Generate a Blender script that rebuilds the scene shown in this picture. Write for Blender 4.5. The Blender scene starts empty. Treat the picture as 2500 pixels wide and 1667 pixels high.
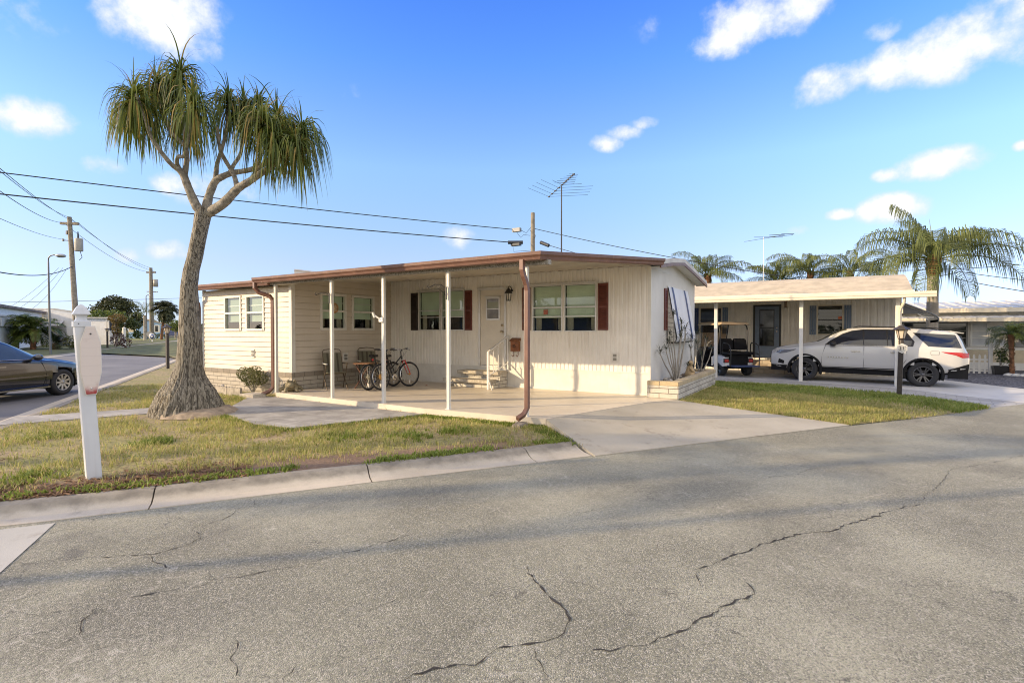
import bpy, math, random
from mathutils import Vector, Matrix
import numpy as np
rnd = random.Random(7)
R = math.radians
SC = bpy.context.scene
COL = SC.collection
# ------------------------------------------------------------------ camera
cam_d = bpy.data.cameras.new('camera'); cam = bpy.data.objects.new('camera', cam_d); COL.objects.link(cam)
cam.location = (0, 0, 1.45)
cam.rotation_euler = (R(90) - math.atan(25.5/1275), 0, R(31.1))
cam_d.sensor_width = 36; cam_d.lens = 36*1275/2500
cam_d.clip_start = 0.05; cam_d.clip_end = 3000
SC.camera = cam
# ------------------------------------------------------------------ sun and sky
SUN_EL, SUN_AZ = R(18.2), R(226.0)          # elevation; azimuth clockwise from +Y
vdir = Vector((-math.sin(SUN_AZ)*math.cos(SUN_EL), -math.cos(SUN_AZ)*math.cos(SUN_EL), -math.sin(SUN_EL)))
sun_d = bpy.data.lights.new('sun', 'SUN'); sun = bpy.data.objects.new('sun', sun_d); COL.objects.link(sun)
sun_d.energy = 4.3; sun_d.angle = R(0.55); sun_d.color = (1.0, 0.77, 0.48)
sun.rotation_euler = vdir.to_track_quat('-Z', 'Y').to_euler()
W_ = bpy.data.worlds.new('World'); SC.world = W_; W_.use_nodes = True
nt = W_.node_tree; nd = nt.nodes; lk = nt.links; nd.clear()
wout = nd.new('ShaderNodeOutputWorld'); bg = nd.new('ShaderNodeBackground')
lk.new(bg.outputs[0], wout.inputs[0]); bg.inputs['Strength'].default_value = 0.15
sky = nd.new('ShaderNodeTexSky'); sky.sky_type = 'NISHITA'; sky.sun_disc = False
sky.sun_elevation = SUN_EL; sky.sun_rotation = SUN_AZ
sky.altitude = 0; sky.air_density = 1.0; sky.dust_density = 0.4; sky.ozone_density = 2.0
tc = nd.new('ShaderNodeTexCoord'); dirv = tc.outputs['Generated']
sxyz = nd.new('ShaderNodeSeparateXYZ'); lk.new(dirv, sxyz.inputs[0])
grade = nd.new('ShaderNodeValToRGB'); lk.new(sxyz.outputs['Z'], grade.inputs[0])     # bluer, clearer air than the model's
GR = [(0.0,(.72,.90,1.6)),(.035,(.68,.78,1.3)),(.12,(.94,.87,1.08)),(.18,(1.02,1.0,1.12)),(.29,(1.16,1.26,1.40)),(.37,(.96,1.18,1.6)),(.45,(.70,1.10,1.8)),(.53,(.56,.98,1.95))]
el_ = grade.color_ramp.elements
for i, (p, c) in enumerate(GR):
    e = el_[i] if i < 2 else el_.new(p)
    e.position = p; e.color = tuple(q*.4 for q in c)+(1,)
gain = nd.new('ShaderNodeMix'); gain.data_type = 'RGBA'; gain.blend_type = 'MULTIPLY'; gain.inputs[0].default_value = 1
lk.new(sky.outputs[0], gain.inputs[6]); lk.new(grade.outputs[0], gain.inputs[7])
gain2 = nd.new('ShaderNodeVectorMath'); gain2.operation = 'SCALE'; lk.new(gain.outputs[2], gain2.inputs[0]); gain2.inputs['Scale'].default_value = 2.5
def wn(t, **k):
    n = nd.new(t)
    for a, b in k.items(): setattr(n, a, b)
    return n
def wm(op, a, b=None, clamp=False):
    n = wn('ShaderNodeMath', operation=op, use_clamp=clamp)
    for i, q in enumerate((a, b)):
        if q is None: continue
        if isinstance(q, (int, float)): n.inputs[i].default_value = q
        else: lk.new(q, n.inputs[i])
    return n.outputs[0]
nz = wn('ShaderNodeTexNoise'); nz.inputs['Scale'].default_value = 13; nz.inputs['Detail'].default_value = 9; nz.inputs['Roughness'].default_value = 0.6
lk.new(dirv, nz.inputs['Vector'])
# clouds of the sky: azimuth (from +Y towards -X), elevation, half width, half height (degrees), density
CLOUDS = [(64.4,26.3,4.5,2.6,1.0),(61.6,24.9,2.0,1.3,.85),(73.2,16.6,2.6,1.4,.95),(74.5,24.0,3.6,1.9,.45),(68.7,14.0,2.1,.9,.9),(64.0,13.3,1.7,1.0,.9),(60.4,13.2,3.6,1.7,.85),
 (67.5,6.7,1.0,.7,.75),(64.2,7.3,1.9,.9,.85),(36.4,10.0,2.5,1.2,.85),(17.2,20.9,1.7,.6,.85),(19.0,20.25,1.9,.75,.95),(20.9,19.3,1.7,.85,.9),(8.9,27.3,3.6,1.6,1.0),(6.2,28.3,4.8,2.0,1.1),(2.8,27.9,2.0,1.3,.85),
 (16.1,29.1,1.8,1.1,.3),(-3.7,25.0,1.6,.9,.75),(-1.2,22.0,3.8,1.4,1.0),(-5.0,22.1,3.9,1.7,1.1),(-9.1,22.4,3.9,2.2,1.1),(-12.6,23.0,3.6,2.6,1.1),(.9,21.3,2.2,1.1,.85),(-7.8,13.9,2.9,1.2,1.05),(-4.5,13.6,1.1,.6,.9),
 (-4.9,10.7,2.5,1.2,1.05),(-.9,10.7,1.2,.5,.75),(2.5,9.6,1.1,.6,.8),(47.3,23.0,1.6,1.3,.3),(-13.0,14.2,.5,.4,.9),(23.5,9.9,2.0,.6,.2)]
acc = None
for az, el, w, h, dn in CLOUDS:
    a, e = R(az), R(el)
    c = Vector((-math.sin(a)*math.cos(e), math.cos(a)*math.cos(e), math.sin(e)))
    w *= 1.02; h *= 1.08; e1 = Vector((math.cos(a), math.sin(a), 0)); e2 = c.cross(e1) * -1
    if e2.z < 0: e2 = -e2
    dots = []
    for ax, sc_ in ((e1, R(w)), (e2, R(h))):
        dp = wn('ShaderNodeVectorMath', operation='DOT_PRODUCT'); lk.new(dirv, dp.inputs[0]); dp.inputs[1].default_value = tuple(ax/sc_)
        dots.append((dp.outputs['Value'], (ax/sc_).dot(c)))
    x = dots[0][0]; y = wm('SUBTRACT', dots[1][0], dots[1][1])
    r2 = wm('ADD', wm('MULTIPLY', x, x), wm('MULTIPLY', y, y))
    fr = wn('ShaderNodeVectorMath', operation='DOT_PRODUCT'); lk.new(dirv, fr.inputs[0]); fr.inputs[1].default_value = tuple(c)
    m = wm('MULTIPLY', wm('SUBTRACT', 1.0, wm('MULTIPLY', r2, 0.55)), dn)
    m = wm('MULTIPLY', m, wm('GREATER_THAN', fr.outputs['Value'], 0.5))
    acc = m if acc is None else wm('MAXIMUM', acc, m)
acc = wm('MAXIMUM', acc, -0.4)
val = wm('ADD', acc, wm('MULTIPLY', wm('SUBTRACT', nz.outputs['Fac'], 0.5), 2.6))
mr = wn('ShaderNodeMapRange', interpolation_type='SMOOTHSTEP'); lk.new(val, mr.inputs[0])
mr.inputs[1].default_value = 0.28; mr.inputs[2].default_value = 1.12
dens = wm('MULTIPLY', mr.outputs[0], wm('MINIMUM', wm('MULTIPLY', wm('MAXIMUM', acc, 0.0), 2.2), 0.96))
cmix = nd.new('ShaderNodeMix'); cmix.data_type = 'RGBA'
lk.new(dens, cmix.inputs[0]); lk.new(gain2.outputs[0], cmix.inputs[6]); 
ccol = nd.new('ShaderNodeMix'); ccol.data_type = 'RGBA'; ccol.inputs[6].default_value = (4.1, 4.35, 5.0, 1); ccol.inputs[7].default_value = (5.5, 5.5, 5.5, 1)
cs = wn('ShaderNodeMapRange', interpolation_type='SMOOTHSTEP'); lk.new(val, cs.inputs[0]); cs.inputs[1].default_value = .6; cs.inputs[2].default_value = 1.35; lk.new(cs.outputs[0], ccol.inputs[0]); lk.new(ccol.outputs[2], cmix.inputs[7])
# unseen broken cloud deck overhead and behind the camera, added for neutral fill light
fd = wn('ShaderNodeVectorMath', operation='DOT_PRODUCT'); lk.new(dirv, fd.inputs[0]); fd.inputs[1].default_value = (.62, -.78, .35)
def wr(v, a, b):
    n = wn('ShaderNodeMapRange', interpolation_type='SMOOTHSTEP'); lk.new(v, n.inputs[0]); n.inputs[1].default_value = a; n.inputs[2].default_value = b; return n.outputs[0]
deck = wm('MAXIMUM', wr(sxyz.outputs['Z'], .66, .82), wr(fd.outputs['Value'], .15, .5))
nz2 = wn('ShaderNodeTexNoise'); nz2.inputs['Scale'].default_value = 4; nz2.inputs['Detail'].default_value = 6; lk.new(dirv, nz2.inputs['Vector'])
deck = wm('MULTIPLY', deck, wr(nz2.outputs['Fac'], .34, .56))
dmix = nd.new('ShaderNodeMix'); dmix.data_type = 'RGBA'
lk.new(deck, dmix.inputs[0]); lk.new(cmix.outputs[2], dmix.inputs[6]); dmix.inputs[7].default_value = (8.4, 7.6, 6.4, 1)
cmix = dmix
lk.new(cmix.outputs[2], bg.inputs['Color'])
SC.view_settings.view_transform = 'Standard'; SC.view_settings.look = 'None'
SC.view_settings.exposure = 0.5; SC.view_settings.gamma = 1
SC.cycles.pixel_filter_type = 'BLACKMAN_HARRIS'; SC.cycles.filter_width = 1.05
SC.cycles.max_bounces = 6; SC.cycles.transparent_max_bounces = 12; SC.cycles.use_denoising = True
SC.cycles.caustics_reflective = False; SC.cycles.caustics_refractive = False
# ------------------------------------------------------------------ materials
class NT:
    def __init__(s, m):
        m.use_nodes = True; s.t = m.node_tree; s.n = s.t.nodes; s.p = s.n['Principled BSDF']; s.o = s.n['Material Output']
        g = s.n.new('ShaderNodeNewGeometry'); s.pos = g.outputs['Position']; s.isl = g.outputs['Random Per Island']; s.nor = g.outputs['Normal']
    def link(s, a, b): s.t.links.new(a, b)
    def val(s, q, i):
        if isinstance(q, (int, float)): i.default_value = q
        elif isinstance(q, (tuple, list)): i.default_value = tuple(q) if len(q) == 4 or i.type == 'VECTOR' else tuple(q) + (1,)
        else: s.link(q, i)
    def math(s, op, a, b=0.0, clamp=False):
        n = s.n.new('ShaderNodeMath'); n.operation = op; n.use_clamp = clamp; s.val(a, n.inputs[0]); s.val(b, n.inputs[1]); return n.outputs[0]
    def noise(s, scale, detail=4, rough=.55, vec=None, stretch=None):
        v = vec or s.pos
        if stretch:
            mp = s.n.new('ShaderNodeMapping'); mp.inputs['Scale'].default_value = stretch; s.link(v, mp.inputs[0]); v = mp.outputs[0]
        n = s.n.new('ShaderNodeTexNoise'); n.inputs['Scale'].default_value = scale; n.inputs['Detail'].default_value = detail; n.inputs['Roughness'].default_value = rough
        s.link(v, n.inputs['Vector']); return n.outputs['Fac']
    def voro(s, scale, out='Color', feature='F1', vec=None):
        n = s.n.new('ShaderNodeTexVoronoi'); n.inputs['Scale'].default_value = scale; n.feature = feature; s.link(vec or s.pos, n.inputs['Vector']); return n.outputs[out]
    def mr(s, v, a, b, c=0.0, d=1.0, smooth=True):
        n = s.n.new('ShaderNodeMapRange'); n.interpolation_type = 'SMOOTHSTEP' if smooth else 'LINEAR'
        s.val(v, n.inputs[0])
        for i, q in enumerate((a, b, c, d)): n.inputs[i+1].default_value = q
        return n.outputs[0]
    def mix(s, f, a, b, blend='MIX'):
        n = s.n.new('ShaderNodeMix'); n.data_type = 'RGBA'; n.blend_type = blend
        s.val(f, n.inputs[0]); s.val(a, n.inputs[6]); s.val(b, n.inputs[7]); return n.outputs[2]
    def bump(s, h, strength=.3, dist=.01):
        n = s.n.new('ShaderNodeBump'); n.inputs['Strength'].default_value = strength; n.inputs['Distance'].default_value = dist
        s.link(h, n.inputs['Height']); s.link(n.outputs[0], s.p.inputs['Normal'])
    def base(s, c): s.val(c, s.p.inputs['Base Color'])
def mat(name, col, rough=.6, metal=0, var=.12, vs=2.5, bump=0, bs=60, stain=None, coat=0, spec=.5, streak=None, fine=0):
    m = bpy.data.materials.new(name); t = NT(m)
    t.p.inputs['Roughness'].default_value = rough; t.p.inputs['Metallic'].default_value = metal
    t.p.inputs['Specular IOR Level'].default_value = spec
    if coat: t.p.inputs['Coat Weight'].default_value = coat; t.p.inputs['Coat Roughness'].default_value = .05
    dark = tuple(c*(1-var) for c in col); lite = tuple(min(1, c*(1+var)) for c in col)
    c = t.mix(t.mr(t.noise(vs), .3, .7), dark, lite)
    if streak: c = t.mix(t.mr(t.noise(2.2, 5, .6, stretch=(6, 6, .5)), .5, .78, 0, streak[1]), c, streak[0])
    if stain: c = t.mix(t.mr(t.noise(stain[2], 6, .65), .52, .75, 0, stain[1]), c, stain[0])
    if fine: c = t.mix(fine, c, t.voro(bs), 'OVERLAY')
    t.base(c)
    if bump: t.bump(t.noise(bs, 5), bump, .01)
    return m
def foliage(name, c1, c2, rough=.5, trans=.3, c3=None):
    m = bpy.data.materials.new(name); t = NT(m)
    c = t.mix(t.isl, c1, c2)
    if c3: c = t.mix(t.mr(t.isl, .80, .93), c, c3)
    c = t.mix(t.mr(t.noise(1.7, 3), .35, .7, 0, .5), c, tuple(q*.62 for q in c1))
    t.base(c); t.p.inputs['Roughness'].default_value = rough; t.p.inputs['Specular IOR Level'].default_value = .3
    tr = t.n.new('ShaderNodeBsdfTranslucent'); t.link(c, tr.inputs[0])
    ms = t.n.new('ShaderNodeMixShader'); ms.inputs[0].default_value = trans
    t.link(t.p.outputs[0], ms.inputs[1]); t.link(tr.outputs[0], ms.inputs[2]); t.link(ms.outputs[0], t.o.inputs[0])
    return m
def glass(name, tint=(.9, .95, .93), refl=.12, rough=.02):
    m = bpy.data.materials.new(name); t = NT(m)
    tr = t.n.new('ShaderNodeBsdfTransparent'); tr.inputs[0].default_value = tint + (1,)
    gl = t.n.new('ShaderNodeBsdfGlossy'); gl.inputs['Roughness'].default_value = rough
    fr = t.n.new('ShaderNodeFresnel'); bf = t.n.new('ShaderNodeNewGeometry'); t.link(t.mr(bf.outputs['Backfacing'], 0, 1, 1.5, 1/1.5, False), fr.inputs[0])
    ms = t.n.new('ShaderNodeMixShader'); t.link(t.math('ADD', fr.outputs[0], refl, True), ms.inputs[0])
    t.link(tr.outputs[0], ms.inputs[1]); t.link(gl.outputs[0], ms.inputs[2]); t.link(ms.outputs[0], t.o.inputs[0])
    return m
# ------------------------------------------------------------------ mesh building
class MB:
    def __init__(s): s.v = []; s.f = []; s.s = []
    def add(s, vs, fs, smooth=False):
        o = len(s.v); s.v += [tuple(p) for p in vs]; s.f += [tuple(i+o for i in f) for f in fs]; s.s += [smooth]*len(fs); return s
    def hexa(s, p):
        return s.add(p, [(0,3,2,1),(4,5,6,7),(0,1,5,4),(1,2,6,5),(2,3,7,6),(3,0,4,7)])
    def box(s, x0, x1, y0, y1, z0, z1):
        return s.hexa([(x0,y0,z0),(x1,y0,z0),(x1,y1,z0),(x0,y1,z0),(x0,y0,z1),(x1,y0,z1),(x1,y1,z1),(x0,y1,z1)])
    def pbox(s, P, a0, a1, z0, z1, o0, o1):
        return s.hexa([P(a0,z0,o0),P(a1,z0,o0),P(a1,z0,o1),P(a0,z0,o1),P(a0,z1,o0),P(a1,z1,o0),P(a1,z1,o1),P(a0,z1,o1)])
    def bar(s, p, q, w, h=None, up=(0,0,1)):
        p, q = Vector(p), Vector(q); h = h or w; d = (q-p).normalized(); u = Vector(up)
        if abs(d.dot(u)) > .98: u = Vector((1,0,0))
        r = d.cross(u).normalized()*w/2; u = r.cross(d).normalized()*h/2
        return s.hexa([p-r-u,p+r-u,q+r-u,q-r-u,p-r+u,p+r+u,q+r+u,q-r+u])
    def tube(s, pts, r, n=8, cap=True, smooth=True, squash=1, ph=0):
        pts = [Vector(p) for p in pts]; k = len(pts); rs = r if isinstance(r, (list, tuple)) else [r]*k
        prev = None; vs = []
        for i, p in enumerate(pts):
            d = (pts[min(i+1,k-1)]-pts[max(i-1,0)]).normalized()
            if prev is None:
                a = Vector((0,0,1)) if abs(d.z) < .9 else Vector((1,0,0)); prev = d.cross(a).normalized()
            x = (prev-d*prev.dot(d)).normalized(); prev = x; y = d.cross(x)
            vs += [p+x*(rs[i]*math.cos(2*math.pi*j/n+ph))+y*(rs[i]*squash*math.sin(2*math.pi*j/n+ph)) for j in range(n)]
        fs = [(i*n+j, i*n+(j+1)%n, (i+1)*n+(j+1)%n, (i+1)*n+j) for i in range(k-1) for j in range(n)]
        s.add(vs, fs, smooth)
        if cap: s.add(vs[:n], [tuple(range(n))[::-1]]); s.add(vs[-n:], [tuple(range(n))])
        return s
    def lathe(s, prof, n=20, c=(0,0,0), axis='z', smooth=True, cap=True):
        vs = []
        for r, z in prof:
            for j in range(n):
                a = 2*math.pi*j/n; x, y = r*math.cos(a), r*math.sin(a)
                v = (x, y, z) if axis == 'z' else ((x, z, y) if axis == 'y' else (z, x, y))
                vs.append((v[0]+c[0], v[1]+c[1], v[2]+c[2]))
        k = len(prof)
        s.add(vs, [(i*n+j, i*n+(j+1)%n, (i+1)*n+(j+1)%n, (i+1)*n+j) for i in range(k-1) for j in range(n)], smooth)
        if cap and prof[0][0] > 1e-4: s.add(vs[:n], [tuple(range(n))])
        if cap and prof[-1][0] > 1e-4: s.add(vs[-n:], [tuple(range(n))])
        return s
    def ell(s, c, r, n=14, m=9):
        return s.lathe([(max(1e-5, math.sin(math.pi*i/m)), -math.cos(math.pi*i/m)) for i in range(m+1)], n).xform_last((m+1)*n, c, r)
    def xform_last(s, k, c, r):
        for i in range(len(s.v)-k, len(s.v)):
            p = s.v[i]; s.v[i] = (p[0]*r[0]+c[0], p[1]*r[1]+c[1], p[2]*r[2]+c[2])
        return s
    def ext(s, poly, off, smooth=False):      # extrude a 3D polygon by a vector
        n = len(poly); o = Vector(off); vs = [Vector(p) for p in poly]; vs += [p+o for p in vs]
        s.add(vs, [tuple(range(n))[::-1], tuple(range(n, 2*n))]); s.add(vs, [(i, (i+1) % n, n+(i+1) % n, n+i) for i in range(n)], smooth); return s
    def ribbon(s, pts, ws, side, smooth=True):
        vs = []
        for p, w in zip(pts, ws): vs += [Vector(p)-side*w/2, Vector(p)+side*w/2]
        return s.add(vs, [(2*i, 2*i+1, 2*i+3, 2*i+2) for i in range(len(pts)-1)], smooth)
    def sweep(s, prof, path, closed=True):    # prof: (side, up) per point, path: horizontal or free polyline, mitred
        path = [Vector(p) for p in path]; k = len(path); n = len(prof); vs = []
        for i, p in enumerate(path):
            a = (path[i]-path[max(i-1,0)]); b = (path[min(i+1,k-1)]-path[i])
            if a.length < 1e-9: a = b
            if b.length < 1e-9: b = a
            t = (a.normalized()+b.normalized()); t.z = 0; t.normalize(); sd = Vector((t.y, -t.x, 0)); an = Vector((a.x,a.y,0)).normalized()
            sc = 1/max(.3, t.dot(an))
            vs += [p+sd*(q[0]*sc)+Vector((0,0,q[1])) for q in prof]
        m = n if closed else n-1
        s.add(vs, [(i*n+j, i*n+(j+1)%n, (i+1)*n+(j+1)%n, (i+1)*n+j) for i in range(k-1) for j in range(m)])
        if closed: s.add(vs[:n], [tuple(range(n))]); s.add(vs[-n:], [tuple(range(n))[::-1]])
        return s
    def build(s, name, m, parent=None, shift=None, bevel=0, kind=None):
        me = bpy.data.meshes.new(name)
        vs = s.v
        if shift: vs = [(a-shift[0], b-shift[1], c-shift[2]) for a, b, c in vs]
        me.from_pydata(vs, [], s.f); me.polygons.foreach_set('use_smooth', s.s)
        for q in (m if isinstance(m, (list, tuple)) else [m]): me.materials.append(q)
        o = bpy.data.objects.new(name, me); COL.objects.link(o)
        if parent: o.parent = parent
        if bevel:
            b = o.modifiers.new('bevel', 'BEVEL'); b.width = bevel; b.segments = 2; b.limit_method = 'ANGLE'
        if kind: o['kind'] = kind
        return o
ROOTLOC = {}
def thing(name, label, cat, loc=(0,0,0), rz=0, group=None):
    o = bpy.data.objects.new(name, None); COL.objects.link(o); o.empty_display_size = .2
    o.location = loc; o.rotation_euler = (0, 0, rz); o['label'] = label; o['category'] = cat
    if group: o['group'] = group
    ROOTLOC[o.name] = tuple(loc); return o
def W(name, mb, m, parent, bevel=0):          # a part whose mesh is written in world coordinates
    loc = ROOTLOC[parent.name]; o = mb.build(name, m, parent, loc, bevel); ROOTLOC[o.name] = loc; return o
def L(name, mb, m, parent, bevel=0):          # a part whose mesh is written in its thing's own coordinates
    return mb.build(name, m, parent, None, bevel)
def solo(name, mb, m, label, cat, group=None, loc=None, bevel=0):
    o = mb.build(name, m, None, None, bevel)
    if loc: o.location = loc
    o['label'] = label; o['category'] = cat
    if group: o['group'] = group
    return o
def struct(name, mb, m): return mb.build(name, m, kind='structure')
def dup(o, loc=None, rz=None, label=None, group=None, parent=None):
    c = o.copy(); COL.objects.link(c)
    if parent: c.parent = parent
    if loc is not None: c.location = loc
    if rz is not None: c.rotation_euler = (0, 0, rz)
    if label: c['label'] = label
    if group: c['group'] = group
    for ch in list(o.children): dup(ch, parent=c)
    return c
def inside(poly, x, y):
    r = False; j = len(poly)-1
    for i in range(len(poly)):
        xi, yi = poly[i][0], poly[i][1]; xj, yj = poly[j][0], poly[j][1]
        if (yi > y) != (yj > y) and x < (xj-xi)*(y-yi)/(yj-yi)+xi: r = not r
        j = i
    return r
def smooth(e0, e1, x):
    t = max(0, min(1, (x-e0)/(e1-e0))); return t*t*(3-2*t)
# ------------------------------------------------------------------ setting: roads, kerbs, lawns, slabs
U_ = Vector((.557, .830, 0)); N_ = Vector((.830, -.557, 0)); A0 = -5.95      # main road: along U_, far edge at N.p = A0
S_ = Vector((-.842, .540, 0)); M_ = Vector((.540, .842, 0)); C0, C1 = -4.31, -11.6   # side street: along S_
ZR = -.25
def solve(a, c):                      # point with N.p = a and M.p = c
    d = N_.x*M_.y-N_.y*M_.x
    return Vector(((a*M_.y-N_.y*c)/d, (N_.x*c-a*M_.x)/d, 0))
def corner_path(off, r):              # kerb line: from far down the side street round the corner and up the main road
    a, c = A0-off, C0+off
    k = solve(a, c); t = r*.98
    P = [k+S_*d for d in (150, 90, 60, 40, 28, 20, 15, 11, 8, 6, 4.5, 3.2) if d > t]
    p0, p1 = k+S_*t, k+U_*t
    for i in range(9):
        s = i/8; P.append(p0*(1-s)**2+k*2*s*(1-s)+p1*s*s)
    return P, p1
asph = bpy.data.materials.new('asphalt'); t = NT(asph)
c = t.mix(t.mr(t.noise(.55, 5, .6), .35, .68), (.205,.196,.140), (.365,.35,.258))
c = t.mix(t.mr(t.noise(.23, 3), .55, .72, 0, .45), c, (.14,.132,.112))
agg = t.voro(150); ag2 = t.n.new('ShaderNodeSeparateColor'); t.link(agg, ag2.inputs[0])
c = t.mix(t.mr(ag2.outputs[0], .55, .95, 0, .72), c, (.50,.46,.385))
c = t.mix(t.mr(ag2.outputs[1], .5, .95, 0, .62), c, (.055,.055,.058))
c = t.mix(t.mr(t.noise(11, 5, .7), .56, .75, 0, .35), c, (.42,.39,.35))
c = t.mix(t.mr(t.noise(.8, 6, .7, stretch=(1.0, .45, 1)), .55, .74, 0, .5), c, (.115,.108,.098))
c = t.mix(t.mr(t.noise(1.9, 5, .6), .66, .76, 0, .5), c, (.10,.095,.09))
wp = t.n.new('ShaderNodeTexNoise'); wp.inputs['Scale'].default_value = 3.5; wp.inputs['Detail'].default_value = 6; t.link(t.pos, wp.inputs['Vector'])       # hairline crazing, dark and pale
vs_ = t.n.new('ShaderNodeVectorMath'); vs_.operation = 'SCALE'; vs_.inputs['Scale'].default_value = .45; t.link(wp.outputs['Color'], vs_.inputs[0]); va_ = t.n.new('ShaderNodeVectorMath'); t.link(t.pos, va_.inputs[0]); t.link(vs_.outputs[0], va_.inputs[1])
for sc_, wd_, col_, th_ in ((1.1, .006, (.06,.055,.05), .50), (2.3, .007, (.50,.46,.39), .54)):
    hair = t.math('MULTIPLY', t.mr(t.voro(sc_, 'Distance', 'DISTANCE_TO_EDGE', va_.outputs[0]), 0, wd_*sc_, 1, 0), t.mr(t.noise(.9+sc_*.3, 3), th_, th_+.08, 0, .6)); c = t.mix(hair, c, col_)
t.base(c); t.p.inputs['Roughness'].default_value = .85; t.p.inputs['Specular IOR Level'].default_value = .3
h = t.math('ADD', t.math('MULTIPLY', t.voro(150, 'Distance'), -.8), t.math('MULTIPLY', t.noise(40, 3), .8))
t.bump(h, .55, .012)
street = bpy.data.materials.new('street_asphalt'); t = NT(street)
c = t.mix(t.mr(t.noise(.4, 5, .6), .35, .68), (.125,.12,.125), (.19,.182,.18))
c = t.mix(t.mr(t.noise(60, 2), .5, .8, 0, .5), c, (.3,.29,.28)); t.base(c); t.p.inputs['Roughness'].default_value = .85; t.bump(t.noise(50, 3), .4, .01)
def concrete(name, c1, c2, rough=.8, spot=(.2,.17,.14), sp=.5, fine=.25):
    m = bpy.data.materials.new(name); t = NT(m)
    c = t.mix(t.mr(t.noise(.9, 6, .62), .3, .7), c1, c2)
    c = t.mix(t.mr(t.noise(3.1, 6, .7), .54, .76, 0, sp), c, spot)
    c = t.mix(t.mr(t.noise(150, 2), .35, .75, 0, fine), c, tuple(q*1.5 for q in c2))
    t.base(c); t.p.inputs['Roughness'].default_value = rough; t.bump(t.noise(90, 4), .3, .006); return m
kerb_m = concrete('kerb_concrete', (.40,.345,.265), (.52,.455,.36), spot=(.24,.205,.16), sp=.7)
t = NT.__new__(NT); t.t = kerb_m.node_tree; t.n = t.t.nodes; t.p = t.n['Principled BSDF']      # weathered grey-brown crown of the kerb
gz = t.n.new('ShaderNodeNewGeometry'); t.pos = gz.outputs['Position']; sz = t.n.new('ShaderNodeSeparateXYZ'); t.link(t.pos, sz.inputs[0])
old = t.p.inputs['Base Color'].links[0].from_socket; wz = t.math('ADD', sz.outputs[2], t.math('MULTIPLY', t.noise(5, 5, .65), .08))
t.base(t.mix(t.mr(wz, -.185, -.125, 0, .85), old, t.mix(t.mr(t.noise(4, 6, .7), .35, .65), (.15,.13,.10), (.28,.245,.19))))
slab_m = concrete('painted_slab', (.56,.485,.38), (.65,.57,.455), .42, (.36,.28,.21), .35, .05)
drive_m = concrete('drive_concrete', (.335,.30,.235), (.42,.38,.305), .75, (.19,.155,.115), .75, .15)
grey_m = concrete('grey_concrete', (.42,.41,.40), (.52,.51,.49), .7, (.3,.29,.28), .3, .1)
soil_m = mat('lawn_soil', (.12,.085,.05), .95, var=.4, vs=6, bump=.6, bs=30)
lawn_m = bpy.data.materials.new('lawn_turf'); t = NT(lawn_m)
sxy = t.n.new('ShaderNodeSeparateXYZ'); t.link(t.pos, sxy.inputs[0])
da = t.math('ADD', t.math('MULTIPLY', sxy.outputs[0], .830), t.math('MULTIPLY', sxy.outputs[1], -.557)); db = t.math('ADD', t.math('MULTIPLY', sxy.outputs[0], .557), t.math('MULTIPLY', sxy.outputs[1], .830))
bare_f = t.math('MULTIPLY', t.mr(t.math('ADD', da, t.math('MULTIPLY', t.noise(2.5, 4), .9)), -6.85, -6.25), t.mr(db, 4.2, 2.6))
c = t.mix(t.mr(t.noise(1.6, 5, .65), .4, .66), (.30,.265,.10), (.38,.28,.16))
c = t.mix(t.mr(t.noise(14, 4, .6), .45, .7), c, (.13,.12,.045)); c = t.mix(bare_f, c, t.mix(t.noise(16, 4), (.10,.06,.038), (.30,.20,.13))); t.base(c); t.p.inputs['Roughness'].default_value = .95; t.bump(t.noise(35, 4), .8, .03)
far_m = bpy.data.materials.new('far_ground'); t = NT(far_m)
c = t.mix(t.mr(t.noise(.12, 5, .6), .4, .65), (.075,.095,.03), (.16,.15,.075)); t.base(c); t.p.inputs['Roughness'].default_value = 1
def paving(name, scale, w, h, c1, c2, mort, rot=0, stain=None, off=.5, ms=.012):
    m = bpy.data.materials.new(name); t = NT(m)
    mp = t.n.new('ShaderNodeMapping'); mp.inputs['Rotation'].default_value = (0, 0, rot); t.link(t.pos, mp.inputs[0])
    b = t.n.new('ShaderNodeTexBrick'); b.inputs['Scale'].default_value = scale; b.inputs['Brick Width'].default_value = w; b.inputs['Row Height'].default_value = h
    b.inputs['Mortar Size'].default_value = ms; b.offset = off; t.link(mp.outputs[0], b.inputs['Vector'])
    for k, q in (('Color1', c1), ('Color2', c2), ('Mortar', mort)): b.inputs[k].default_value = q+(1,)
    c = t.mix(t.mr(t.noise(2.0, 6, .65), .35, .7, 0, .65), b.outputs['Color'], stain or tuple(q*.55 for q in c1))
    c = t.mix(t.mr(t.noise(120, 2), .4, .8, 0, .2), c, (.6,.57,.52))
    t.base(c); t.p.inputs['Roughness'].default_value = .85; t.bump(t.math('SUBTRACT', t.noise(60, 3), t.math('MULTIPLY', b.outputs['Fac'], .8)), .4, .01); return m
patio_m = paving('patio_pavers', 1, .62, .31, (.40,.375,.335), (.30,.28,.255), (.48,.45,.40), R(-3), (.14,.13,.115))
paver_m = paving('grey_pavers', 1, .42, .21, (.42,.41,.40), (.29,.285,.28), (.2,.19,.18), R(8))
# ground far and wide
mb = MB(); g = 1500; mb.add([(-g,-g,-.42),(g,-g,-.42),(g,g,-.42),(-g,g,-.42)], [(0,1,2,3)]); struct('ground', mb, far_m)
def poly(mb, pts, z=None): mb.add([(p[0], p[1], p[2] if z is None else z) for p in pts], [tuple(range(len(pts)))])
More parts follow.
